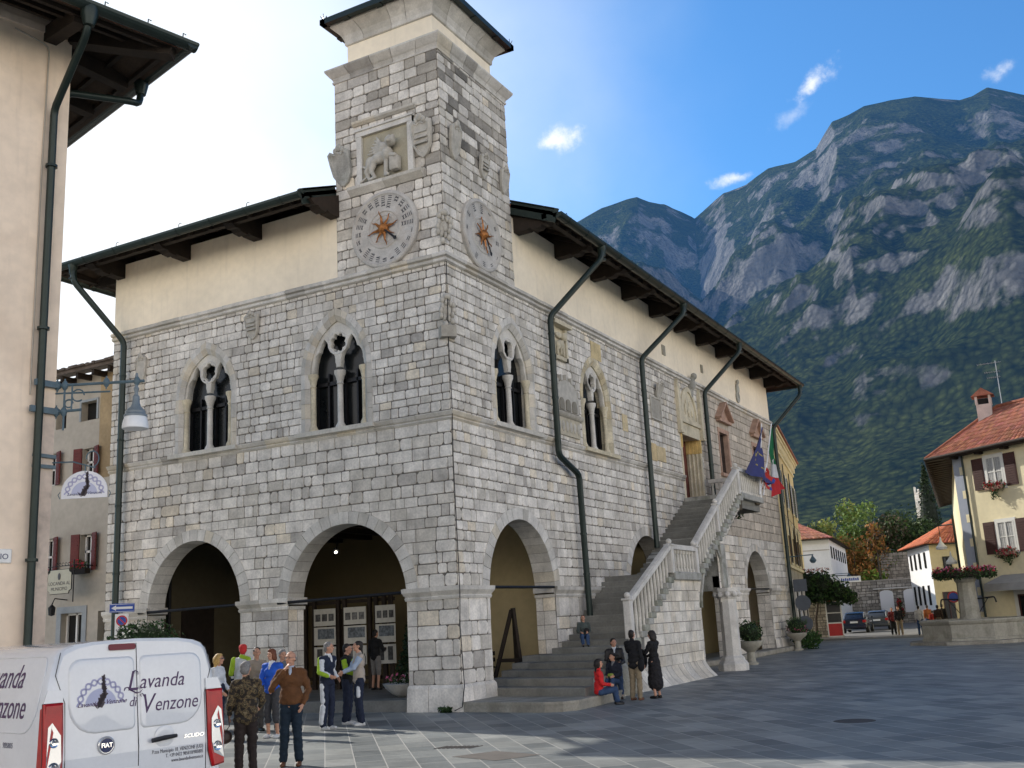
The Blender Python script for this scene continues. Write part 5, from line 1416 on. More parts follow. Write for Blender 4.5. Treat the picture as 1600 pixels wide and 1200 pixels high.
for k in (2, 3, 4, 5, 9, 10):
    a, b, c, d = openI[k]
    for s in (-1, 1):
        x = a-.02 if s < 0 else c+.02; mb = MB(); ang = .35 if s > 0 else .15
        p = FI((x, b-.02, .03)); e2 = V((s*math.cos(ang), -math.sin(ang), 0)); w_ = .36
        mb.beam(p+e2*w_/2+UP*(d-b)/2-UP*0, p+e2*w_/2+UP*((d-b)/2+.001), .1, .1) if False else None
        X2 = Fr(p, e2, V((0, 0, 1)).cross(e2)); mb.X = X2; mb.box((0, 0, -.02), (w_, d-b+.04, .02))
        for i in range(9): mb.box((.05, .08+i*(d-b)/9.5, -.035), (w_-.05, .08+i*(d-b)/9.5+.05, .035))
        mb.build('shutter', M_shutter, inn)
mb = MB(FI)
for (a, b, c, d), t in ((openI[6], .22), (openI[0], .08)):
    mb.box((a-t, b, .0), (a, d+t, .04)); mb.box((c, b, .0), (c+t, d+t, .04)); mb.box((a, d, .0), (c, d+t, .04))
mb.build('door_surround', mat('grey_stone_surround', (.33, .35, .36), .85, .1, 3), inn)
mb = MB(FI); 
z0, z1 = 11.35, 13.2
mb.add([(-27.5, z0, .7), (-13.0, z0, .7), (-13.0, z1, -4.5), (-27.5, z1, -4.5), (-27.5, z0+.12, .7), (-13.0, z0+.12, .7), (-13.0, z1+.12, -4.5), (-27.5, z1+.12, -4.5)], [(0, 1, 2, 3), (4, 5, 6, 7), (0, 1, 5, 4), (1, 2, 6, 5)])
M_oldt = mat('old_grey_tiles', (.13, .10, .08), .9, .3, 4, .01, 12)
mb.build('roof', M_oldt, inn)
for i in range(18):
    mb = MB(FI); mb.box((-27+i*.8, 11.15, -.1), (-26.88+i*.8, 11.34, .6)); mb.build('rafter', M_wood, inn)
rr_ = random.Random(3)
mb = MB(FI)
for i in range(34): mb.box((-19+i*.17, z0+.12, .62), (-18.86+i*.17, z0+.17+rr_.uniform(0, .05), .8+rr_.uniform(-.05, .03)))
mb.build('eave_tiles', M_oldt, inn)
# flower box
def leaves(mb, c, rad, n, size, cols, rnd, flat=0, shell=.0):
    for _ in range(n):
        while True:
            p = V((rnd.uniform(-1, 1), rnd.uniform(-1, 1), rnd.uniform(-1, 1)))
            if p.length <= 1 and p.length >= shell: break
        k_ = 1+.42*noise.noise(V((p.x*2.1+c[0], p.y*2.1+c[1], p.z*2.1+c[2]))) if n > 250 else 1
        q = V((c[0]+p.x*rad[0]*k_, c[1]+p.y*rad[1]*k_, c[2]+p.z*rad[2]*k_))
        a = V((rnd.gauss(0, 1), rnd.gauss(0, 1), rnd.gauss(0, 1)*(.5 if flat else 1))).normalized(); b = a.cross(V((rnd.gauss(0, 1), rnd.gauss(0, 1), rnd.gauss(0, 1)))).normalized()
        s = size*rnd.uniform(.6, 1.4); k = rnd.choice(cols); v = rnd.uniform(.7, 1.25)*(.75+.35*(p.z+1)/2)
        mb.add([q-a*s, q-b*s*.45, q+a*s, q+b*s*.45], [(0, 1, 2, 3)], (k[0]*v, k[1]*v, k[2]*v))
M_leaf = mat('leaf_surfaces', (1, 1, 1), .65, .1, 3, spec=.25)
GR = [(.045, .085, .03), (.03, .06, .02), (.06, .11, .035)]; RED = [(.5, .03, .03), (.42, .02, .05)]; PINK = [(.55, .12, .25), (.6, .2, .3)]
rnd = random.Random(8)
for c in ((-16.45, 2.35, 4.62), (-18.4, 2.35, 4.55)):
    mb = MB(); mb.box((c[0]-.4, c[1]-.1, c[2]-.25), (c[0]+.4, c[1]+.12, c[2]-.08)); o_ = top(mb, 'flower_box', M_wood, (c[0], c[1], c[2]-.2), 'window box of red flowers on the %s shuttered window of the inn' % ('right' if c[0] > -17 else 'left'), 'flower box')
    mb = MB(); leaves(mb, c, (.42, .18, .22), 130, .05, GR, rnd); leaves(mb, (c[0], c[1]-.05, c[2]+.08), (.4, .2, .2), 70, .045, RED, rnd); mb.build('flowers', M_leaf, o_)
# inn sign
isg = thing('inn_sign', 'cream inn sign board with shaped corners on an iron bracket', 'inn sign', (-16.6, 1.7, 4))
FS = Fr((0, 1.7, 0), (1, 0, 0), (0, -1, 0)); a, b, c, d = -17.15, 3.72, -16.0, 4.5
mb = MB(FS); P = [(a+.12, b), (c-.12, b), (c-.1, b+.08), (c, b+.12), (c, d-.12), (c-.1, d-.08), (c-.12, d), (a+.12, d), (a+.1, d-.08), (a, d-.12), (a, b+.12), (a+.1, b+.08)]
mb.prism(P, -.02, .02); mb.build('board', mat('cream_board', (.5, .47, .36), .6, .05, 5), isg)
mb = MB(); pts = [FS((p[0], p[1], 0)) for p in P]; mb.tube(pts+[pts[0]], .02, 6); mb.tube([FS((a-.1, d+.12, 0)), FS((c+.1, d+.12, 0))], .015, 6); mb.tube([FS((c+.1, d+.3, 0)), FS((c+.1, b-.3, 0))], .02, 6); mb.tube([FS((c+.1, d+.12, 0)), FS((c+.1, d+.12, -.9))], .02, 6)
for i in range(5): mb.tube([FS((a+.4+.15*i+.05*math.cos(t), d+.18+.05*math.sin(t), 0)) for t in [k*.7 for k in range(8)]], .008, 5)
mb.build('iron_frame', M_iron, isg)
mb = MB(FS); mb.ell((-16.58, 4.28, .03), (.07, .12, .01)); mb.build('emblem', M_ink, isg)
put_text('LOCANDA AL', .17, FS, (-16.57, 4.05, .02), M_ink, isg); put_text('MUNICIPIO', .16, FS, (-16.57, 3.87, .02), M_ink, isg)
mb = MB(); mb.tube([FI((-17.3, 3.55, 0)), FI((-17.3, 3.6, .5)), FI((-17.3, 3.4, .6))], .02, 6); mb.lathe([(.02, 3.4), (.12, 3.3), (.1, 3.05), (.0, 3.02)], FI((-17.3, 0, .6)), 8); top(mb, 'wall_lantern', M_iron, FI((-17.3, 3.3, .3)), 'small iron wall lantern above the inn door', 'lantern')

# ---- traffic signs on a pole, globe bush
tp = thing('traffic_sign_post', 'post with blue one-way arrow sign above a no-parking plate', 'traffic sign', (-9.1, -2.2, 0))
sn = V((13.5+9.1, -21.9+2.2, 0)).normalized(); se = V((-sn.y, sn.x, 0)); FT = Fr((-9.1, -2.2, 0), se, sn)
mb = MB(); mb.tube([(-9.1, -2.2, 0), (-9.1, -2.2, 3.1)], .03, 8); mb.build('pole', mat('galvanised_pole', (.35, .36, .37), .45, .1, 5, metal=.6), tp)
M_blue = mat('sign_blue', (.02, .07, .35), .4, 0); M_sred = mat('sign_red', (.5, .02, .02), .4, 0); M_swhite = mat('sign_white', (.75, .75, .75), .4, 0)
mb = MB(FT); mb.bbox((-.31, 2.80, .03), (.31, 3.03, .05), .01); f = mb.build('arrow_sign', M_blue, tp)
mb = MB(FT); mb.prism([(-.27, 2.915), (-.15, 2.985), (-.15, 2.945), (.26, 2.945), (.26, 2.885), (-.15, 2.885), (-.15, 2.845)], .051, .053); mb.build('arrow', M_swhite, f)
mb = MB(FT)
for a_, b_ in (((-.30, 2.815), (.30, 2.825)), ((-.30, 3.005), (.30, 3.015))): mb.box((*a_, .0505), (*b_, .052))
mb.build('sign_border', M_swhite, f)
mb = MB(FT); mb.bbox((-.17, 2.14, .03), (.17, 2.76, .05), .01); f = mb.build('parking_plate', M_swhite, tp)
ax = (FT.e, UP, FT.n)
mb = MB(); mb.lathe([(.14, 0), (.14, .004), (0, .004)], FT((0, 2.58, .05)), 24, ax=ax); mb.build('red_ring', M_sred, f)
mb = MB(); mb.lathe([(.105, 0), (.105, .007), (0, .007)], FT((0, 2.58, .05)), 24, ax=ax); mb.build('blue_disc', M_blue, f)
mb = MB(); mb.X = FT; mb.add([(-.09, 2.65, .059), (-.07, 2.67, .059), (.09, 2.51, .059), (.07, 2.49, .059)], [(0, 1, 2, 3)]); mb.build('red_bar', M_sred, f)
put_text('8.00-24.00', .065, FT, (0, 2.34, .05), M_ink, f, bold=.001); put_text('continuo', .065, FT, (0, 2.23, .05), M_ink, f)
def bush(name, label, cat, c, rad, n, size, cols, seed, group=None, core=(.02, .035, .012)):
    t = thing(name, label, cat, (c[0], c[1], max(0, c[2]-rad[2])), 0, group); rnd = random.Random(seed)
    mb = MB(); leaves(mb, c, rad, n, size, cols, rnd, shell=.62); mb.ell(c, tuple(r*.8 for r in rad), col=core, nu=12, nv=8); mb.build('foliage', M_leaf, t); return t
b_ = bush('round_bush', 'round clipped green bush behind the white van', 'bush', (-6.5, -3.8, 1.85), (.85, .85, .66), 4200, .045, [(.03, .07, .02), (.045, .09, .03), (.02, .045, .015)], 5)
mb = MB(); mb.lathe([(.42, 0), (.6, .9), (.66, 1.2), (.6, 1.25), (0, 1.23)], (-6.5, -3.8, 0), 18); mb.build('planter', M_curb, b_, smooth=True, ang=40)
# weed at the foot of the corner pier, cable on the corner
mb = MB(); leaves(mb, (-.35, -.22, .06), (.2, .12, .07), 90, .06, GR, random.Random(2)); top(mb, 'weed', M_leaf, (-.35, -.22, 0), 'small green weed at the foot of the corner pier', 'weed')
mb = MB(); mb.tube([(.12, -.12, 11.2), (.06, -.07, 9), (.10, -.09, 7.3), (.05, -.06, 6), (.07, -.05, 4), (.15, -.16, 2.8), (.08, -.1, 2), (.16, -.14, .6), (.1, -.18, .12), (-.1, -.2, .04)], .012, 5); mb.build('cable', M_iron, hall)
# ================================================================= RIGHT-HAND SIDE
def tiles(mb, a, b, c, d, pitch=.22, r=.07, col=None, rnd=None, step=.35):
    """rows of barrel tiles running from the eave a-b up to the ridge d-c (quad a b c d)"""
    a, b, c, d = map(V, (a, b, c, d)); n = max(2, int((b-a).length/pitch)); rnd = rnd or random.Random(1)
    nrm = (b-a).cross(d-a).normalized()
    if nrm.z < 0: nrm = -nrm
    for i in range(n):
        t = (i+.5)/n; p = a.lerp(b, t); q = d.lerp(c, t); L_ = (q-p).length
        if L_ < .2: continue
        m = max(1, int(L_/step)); w = (b-a).normalized()*(b-a).length/n*.5
        for k in range(m):
            p0, p1 = p.lerp(q, k/m), p.lerp(q, (k+1)/m); k_ = rnd.uniform(.75, 1.3); cc = (k_, k_*rnd.uniform(.85, 1.1), k_*rnd.uniform(.8, 1.15))
            h0, h1 = r*1.15, r*.8
            vs = []
            for P, h in ((p0, h0), (p1+(p1-p0)*.08, h1)):
                for ang in (0, 45, 90, 135, 180): vs.append(P - w*math.cos(R_(ang))*.92 + nrm*h*math.sin(R_(ang)))
            mb.add(vs, [(j, j+1, 6+j, 5+j) for j in range(4)]+[(0, 1, 2, 3, 4)], cc)
def window_at(X, u0, v0, u1, v1, parent, frame=M_white, depth=.16, bars=1, shutters=None, surround=None, arch=False, sill=True, pane=M_glass, sw=None, curtain=False):
    mb = MB(X); fw = .07
    for a, b in (((u0, v0), (u0+fw, v1)), ((u1-fw, v0), (u1, v1)), ((u0+fw, v0), (u1-fw, v0+fw)), ((u0+fw, v1-fw), (u1-fw, v1)), (((u0+u1)/2-.04, v0+fw), ((u0+u1)/2+.04, v1-fw))): mb.box((*a, .02), (*b, .06))
    if bars: mb.box((u0, (v0+v1)/2-.02, .02), (u1, (v0+v1)/2+.02, .045))
    f = mb.build('window', frame, parent)
    mb = MB(X); mb.box((u0, v0, .005), (u1, v1, .02)); mb.build('pane', pane, f)
    if curtain:
        mb = MB(X); n = 14
        for i in range(n):
            a = u0+fw+(u1-u0-2*fw)*i/n; b = u0+fw+(u1-u0-2*fw)*(i+1)/n
            if abs((a+b)/2-(u0+u1)/2) > .05: mb.add([(a, v0+fw, .022), (b, v0+fw, .03 if i % 2 else .022), (b, v1-fw, .03 if i % 2 else .022), (a, v1-fw, .022)], [(0, 1, 2, 3)])
        mb.build('curtain', mat('lace_curtain'+str(len(MATS)), (.42, .42, .40), .9, .15, 12), f)
    if surround:
        mb = MB(X); t = surround[1]
        mb.box((u0-t, v0-t, .0), (u0, v1+t, .05)); mb.box((u1, v0-t, .0), (u1+t, v1+t, .05)); mb.box((u0, v1, .0), (u1, v1+t, .05)); mb.box((u0, v0-t, .0), (u1, v0, .08)); mb.build('surround', surround[0], f)
    if shutters:
        w = sw or (u1-u0)/2; t = surround[1] if surround else 0
        for s in (0, 1):
            a = u0-t-w-.02 if s == 0 else u1+t+.02; mb = MB(X); mb.box((a, v0-.03, .03), (a+w, v1+.03, .075))
            for i in range(12): mb.box((a+.05, v0+.06+(v1-v0-.1)*i/12, .075), (a+w-.05, v0+.06+(v1-v0-.1)*(i+.55)/12, .09))
            mb.build('shutter', shutters, parent)
    return f
def flowerbox(c, e, lab, w=.9, cols=RED, seed=1, n=260):
    t = thing('flower_box', lab, 'flower box', tuple(c)); rnd = random.Random(seed)
    X = Fr(c, e, V((0, 0, 1)).cross(V(e))*-1)
    mb = MB(X); mb.box((-w/2, -.1, -.12), (w/2, .06, .12)); mb.build('trough', M_terra, t)
    mb = MB(); 
    for i in range(5):
        q = V(c)+V(e)*((i-2)*w*.22)+UP*rnd.uniform(-.1, .12); leaves(mb, q, (.24, .24, .25), n//5, .07, GR, rnd); leaves(mb, q+UP*.04-V((0, .12, 0)), (.22, .2, .22), n//9, .06, cols, rnd)
    leaves(mb, V(c)-UP*.4, (.22, .2, .25), n//4, .07, GR, rnd); mb.build('flowers', M_leaf, t); return t

# ---- yellow palazzo beyond the town hall
e_ = V((-.175, .985, 0)).normalized(); n_ = V((.987, .16, 0)).normalized()
pal = thing('yellow_palazzo', 'tall narrow-looking yellow building adjoining the far end of the town hall', 'building', (0, 31.7, 0))
FP = Fr((-.05, 31.75, 0), e_, n_); PH = 11.35; PL = 15.4
mb = MB(FP); mb.box((0, 4.2, -9), (PL, PH-1.0, 0)); mb.build('wall', M_yel, pal)
mb = MB(FP); mb.box((0, 0, -9), (PL, 4.1, .0))
mb.build('ground_floor', mat('grey_ground_floor_stone', (.36, .33, .27), .9, .15, 1.2, .004, 20, stain=.4), pal)
mb = MB(FP); mb.box((-.02, 4.1, -9), (PL+.03, 4.25, .1)); mb.box((0, PH-1.0, -9.05), (PL+.05, PH-.88, .08)); mb.box((0, PH-.88, -9.0), (PL+.02, PH-.4, .03)); mb.box((-.3, PH-.4, -9.2), (PL+.2, PH-.25, .25)); mb.box((-.3, PH-.25, -9.2), (PL+.3, PH-.1, .35))
for i in range(20): mb.box((.4+i*.76, PH-.8, .03), (.6+i*.76, PH-.4, .2))
mb.build('cornice', M_yel2, pal)
mb = MB(FP); mb.add([(-.3, PH-.1, .4), (PL+.35, PH-.1, .4), (PL+.35, PH+1.4, -4.5), (-.3, PH+1.4, -4.5)], [(0, 1, 2, 3)]); mb.box((-.3, PH-.13, .32), (PL+.35, PH-.03, .45)); mb.build('roof', M_tile, pal)
M_gshut = mat('grey_green_shutters', (.10, .11, .08), .6, .1, 5)
for i, u in enumerate((3.0, 7.2, 11.4, 14.6)):
    window_at(FP, u-.5, 7.6, u+.5, 9.4, pal, surround=(M_yel2, .14), shutters=M_gshut)
for i, u in enumerate((2.2, 5.6, 9.0, 12.4, 15.2)):
    a = arch_poly(u, .75, 5.9, .75, 12, 4.45); mb = MB(FP); mb.add([(p[0], p[1], .01) for p in a], [tuple(range(len(a)))]); f = mb.build('arched_window', M_glass, pal)
    mb = MB(FP); b = arch_poly(u, .95, 5.9, .95, 12, 4.3); n = len(a)
    mb.add([(p[0], p[1], .06) for p in a]+[(p[0], p[1], .06) for p in b]+[(p[0], p[1], 0) for p in b], [(i_, i_+1, n+i_+1, n+i_) for i_ in range(n-1)]+[(n+i_, n+i_+1, 2*n+i_+1, 2*n+i_) for i_ in range(n-1)]); mb.build('surround', M_yel2, f)
for i, u in enumerate((2.4, 6.4, 10.4, 14.2)):
    mb = MB(FP); mb.box((u-1.0, 0, .005), (u+1.0, 3.3, .03), (.3, .28, .25)); f = mb.build('shop_opening', M_black, pal)
    mb = MB(FP)
    for x in (u-1.15, u+1.0): mb.box((x, 0, 0), (x+.15, 3.5, .07))
    mb.box((u-1.15, 3.3, .03), (u+1.15, 3.5, .08)); mb.build('surround', M_ash, f)
mb = MB(); mb.tube([FP((1.2, 9.8, .1)), FP((1.2, 4.4, .1))], .015, 5); mb.tube([FP((1.2, 6.9, .1)), FP((15, 6.6, .15))], .012, 5); mb.tube([FP((4.9, 9.9, .1)), FP((4.9, 4.4, .1))], .03, 6); mb.tube([FP((9.5, 9.9, .1)), FP((9.5, 4.4, .1))], .03, 6)
mb.build('cable', M_iron, pal)
mb = MB(); mb.tube([FP((1.0, 4.55, 0)), FP((1.0, 4.6, 1.4))], .03, 6); mb.lathe([(.03, 0), (.05, -.1), (.16, -.25), (.18, -.3), (.1, -.42), (0, -.44)], FP((1.0, 4.6, 1.35)), 12); mb.X = FP; top(mb, 'wall_lamp', M_blueiron, FP((1.0, 4.5, .7)), 'blue-grey wall lamp on the yellow building beyond the town hall', 'wall lamp')

# sign post with round signs seen from behind, near the end of the arcade
sp = thing('road_sign_post', 'post with one square and two round road signs seen from behind', 'road signs', (.7, 31.0, 0))
vw = V((13.5-.7, -21.9-31, 0)).normalized(); ve = V((-vw.y, vw.x, 0)); FX = Fr((.7, 31.0, 0), ve, vw); ax = (ve, UP, vw)
mb = MB(); mb.tube([(.7, 31, 0), (.7, 31, 3.3)], .035, 8); mb.build('pole', MATS['galvanised_pole'], sp)
M_back = mat('dark_sign_back', (.05, .06, .075), .5, .1, 5)
mb = MB(FX); mb.bbox((-.25, 2.75, .04), (.4, 3.35, .06), .01); mb.build('square_sign', M_back, sp)
for z in (2.2, 1.2): mb = MB(); mb.lathe([(.38, .04), (.38, .06), (0, .06)], FX((.12, z, 0)), 24, ax=ax); mb.build('round_sign', M_back, sp)

# ---- low stone wall, vine, red and glass booth
gw = MB(Fr((-4.15, 48.3, 0), (1, .12, 0), (.12, -1, 0)))
blocks(gw, 0, 2.2, 0, 2.3, [], (.14, .24), (.16, .4), d=.03, seed=301, colf=lambda u, v, r: (lambda k: (k, k*.93, k*.8))(r.uniform(.4, .8)), j=.018)
gw.mi = 1; gw.box((0, -.1, -.5), (2.2, 2.32, 0)); top(gw, 'garden_wall', [M_stone, M_mortar], (-4.15, 48.3, 0), 'low rubble stone wall beside the red and glass booth', 'stone wall')
bt = thing('telephone_booth', 'narrow booth with glass upper panels and a red lower panel beside the vine', 'booth', (-1.7, 48.7, 0))
be = V((.97, .2, 0)).normalized(); bn = V((.2, -.97, 0)).normalized(); FBt = Fr((-1.98, 48.5, 0), be, bn)
mb = MB(FBt)
for x in (0, .92): mb.box((x, 0, -.9), (x+.08, 2.3, -.82)); mb.box((x, 0, -.08), (x+.08, 2.3, 0))
mb.box((0, 2.22, -.9), (1, 2.42, .03)); mb.box((.08, 1.5, -.06), (.92, 1.56, -.01)); mb.box((.08, .85, -.06), (.92, .93, -.01)); mb.box((0, 0, -.9), (1, .08, 0)); mb.build('frame', M_white, bt)
mb = MB(FBt); mb.box((.08, .08, -.05), (.92, .85, -.02)); mb.box((.08, 2.25, 0.03), (.92, 2.4, .04)); mb.build('red_panel', mat('booth_red', (.5, .02, .02), .5, .05, 4), bt)
mb = MB(FBt); mb.box((.08, .93, -.04), (.92, 2.22, -.03)); mb.box((0.02, .1, -.82), (.03, 2.2, -.08)); mb.build('glass', M_glass, bt)

def tree(name, label, base, H, trunk_h, R, n, size, cols, seed, lobes=7, group=None, trunk_r=.18, aspect=1.0):
    rnd = random.Random(seed); t = thing(name, label, 'tree', base, 0, group); b = V(base)
    mb = MB(); mb.tube([b, b+V((.1, 0, trunk_h*.5)), b+V((.0, .1, trunk_h)), b+V((.05, 0, H*.8))], [trunk_r*1.3, trunk_r, trunk_r*.75, trunk_r*.15], 8)
    for i in range(6):
        a = rnd.uniform(0, 6.28); z = trunk_h*.7+rnd.random()*(H-trunk_h)*.4; mb.tube([b+UP*z, b+V((math.cos(a)*R*.45, math.sin(a)*R*.45, z+R*.3)), b+V((math.cos(a)*R*.75, math.sin(a)*R*.75, z+R*.65))], [trunk_r*.4, trunk_r*.25, trunk_r*.08], 6)
    mb.build('trunk', MATS.get('bark') or mat('bark', (.09, .07, .05), .95, .3, 6, .01, 20), t)
    mb = MB(); ch = (H-trunk_h)/2
    for i in range(lobes):
        a = rnd.uniform(0, 6.28); rr = rnd.uniform(.1, .62); zz = rnd.uniform(-.7, .8)
        rr *= math.sqrt(max(.1, 1-zz*zz*.8))
        c = b+V((math.cos(a)*R*rr, math.sin(a)*R*rr, trunk_h+ch+zz*ch*.75)); s = rnd.uniform(.28, .5)*R; k = rnd.uniform(.65, 1.35); cc = [tuple(x*k for x in q) for q in cols]
        leaves(mb, c, (s, s, s*aspect*rnd.uniform(.7, 1)), n//lobes, size, cc, rnd, shell=.35)
    mb.build('crown', M_leaf, t); return t
# flowering vine mass hanging over the wall
vn = thing('climbing_vine', 'dense dark green climbing vine with pink flowers over the wall and booth', 'vine', (-2.2, 47.0, 0)); rnd = random.Random(17)
mb = MB()
for c, r_, n in (((-2.7, 46.6, 3.4), (1.1, .8, 1.0), 900), ((-1.7, 46.8, 3.3), (1.2, .8, 1.0), 1000), ((-.75, 47.0, 2.8), (.9, .7, .8), 700), ((-.15, 47.2, 2.5), (.6, .5, .5), 350), ((-2.1, 46.7, 2.6), (1.1, .7, .5), 600)):
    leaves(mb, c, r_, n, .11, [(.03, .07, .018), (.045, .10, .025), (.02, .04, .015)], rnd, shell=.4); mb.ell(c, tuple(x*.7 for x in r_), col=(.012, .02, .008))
leaves(mb, (-2.2, 46.4, 4.25), (1.3, .6, .18), 150, .07, [(.4, .12, .1), (.35, .15, .12)], rnd)
mb.build('foliage', M_leaf, vn)
mb = MB(); mb.tube([(-2.5, 47.6, 0), (-2.4, 47.4, 1.2), (-2.0, 47, 2.4)], [.12, .09, .05], 8); mb.build('stem', MATS.get('bark') or mat('bark', (.09, .07, .05), .95, .3, 6, .01, 20), vn)
# "tabaccheria"-like hanging street sign
def ground_frame(p, q):
    p, q = V((*p, 0)), V((*q, 0)); e = (q-p).normalized(); return Fr(p, e, V((e.y, -e.x, 0))), (q-p).length
so_ = at_px(1328, 80, 905); hz_ = so_.z; so_.z = 0
hs = thing('hanging_sign', 'small white sign with blue lettering hanging over the street beside the autumn tree', 'sign', (so_.x, so_.y, hz_))
vw2 = V((13.5-so_.x, -21.9-so_.y, 0)).normalized(); ve2 = V((-vw2.y, vw2.x, 0)); FZ = Fr(so_, ve2, vw2)
mb = MB(FZ); mb.bbox((-.75, hz_-.22, -.03), (.75, hz_+.2, .03), .01); mb.build('board', M_swhite, hs)
mb = MB(FZ)
for i in range(9): mb.box((-.62+i*.14, hz_-.11, .03), (-.52+i*.14, hz_+.09-.03*(i % 2), .034))
mb.build('lettering', M_blue, hs)
mb = MB(); mb.tube([FZ((-1.6, hz_+.3, 0)), FZ((.6, hz_+.3, 0))], .03, 6); mb.build('arm', M_iron, hs)

# ---- white house with tiled roof
wh = thing('white_house', 'white plastered house with tiled roof and a row of small windows behind the vine', 'house', (-5.5, 68, 0))
Pa, Pb, Pc = (-13, 66.2), (-5.4, 68.2), (-7.6, 86)
F1, l1 = ground_frame(Pa, Pb); F2, l2 = ground_frame(Pb, Pc); WHZ = 7.55
mb = MB()
pts = [Pa, Pb, Pc, (Pa[0]-2, 84)]; n = 4
mb.add([(*p, 0) for p in pts]+[(*p, WHZ) for p in pts], [(i, (i+1) % n, n+(i+1) % n, n+i) for i in range(n)]); mb.build('wall', M_white, wh)
F1.o = V((*Pa, 0)); mb = MB(F1); mb.box((0, 6.55, 0), (l1+.0, 6.62, .06)); mb.build('ledge', M_grey_pl, wh)
c_ = V(((Pa[0]+Pc[0])/2-1, 76.5, 0))
ev = [V((p[0]+(p[0]-c_.x)*.10, p[1]+(p[1]-c_.y)*.10, WHZ-.05)) for p in pts]
rd1, rd2 = V((c_.x+.4, c_.y-3, WHZ+2.7)), V((c_.x-.8, c_.y+4, WHZ+2.7))
mb = MB(); mb.poly([ev[0], ev[1], rd1]); mb.poly([ev[1], ev[2], rd2, rd1]); mb.poly([ev[2], ev[3], rd2]); mb.poly([ev[3], ev[0], rd1, rd2])
tiles(mb, ev[0], ev[1], rd1, rd1-V((1.5, 0, 0)), pitch=.32, r=.1, rnd=random.Random(4), step=.8)
mb.build('roof', M_tile, wh)
mb = MB(); mb.add([tuple(ev[i]-UP*.06) for i in range(4)], [(0, 1, 2, 3)]); mb.build('soffit', M_board, wh)
for i in range(7): window_at(F2, 1.0+i*2.4, 5.9, 1.7+i*2.4, 6.9, wh, frame=M_black, bars=0)
for i in range(4): window_at(F2, 1.6+i*4, 2.2, 2.8+i*4, 4.0, wh, surround=(M_ash, .12))
mb = MB(); mb.tube([F2((2, 4.6, 0)), F2((2, 4.6, 1.2))], .03, 6); mb.lathe([(.03, 0), (.2, -.3), (.2, -.35), (0, -.5)], F2((2, 4.6, 1.15)), 10)
top(mb, 'wall_lamp', M_blueiron, F2((2, 4.5, .6)), 'wall lamp on the side of the white house', 'wall lamp')

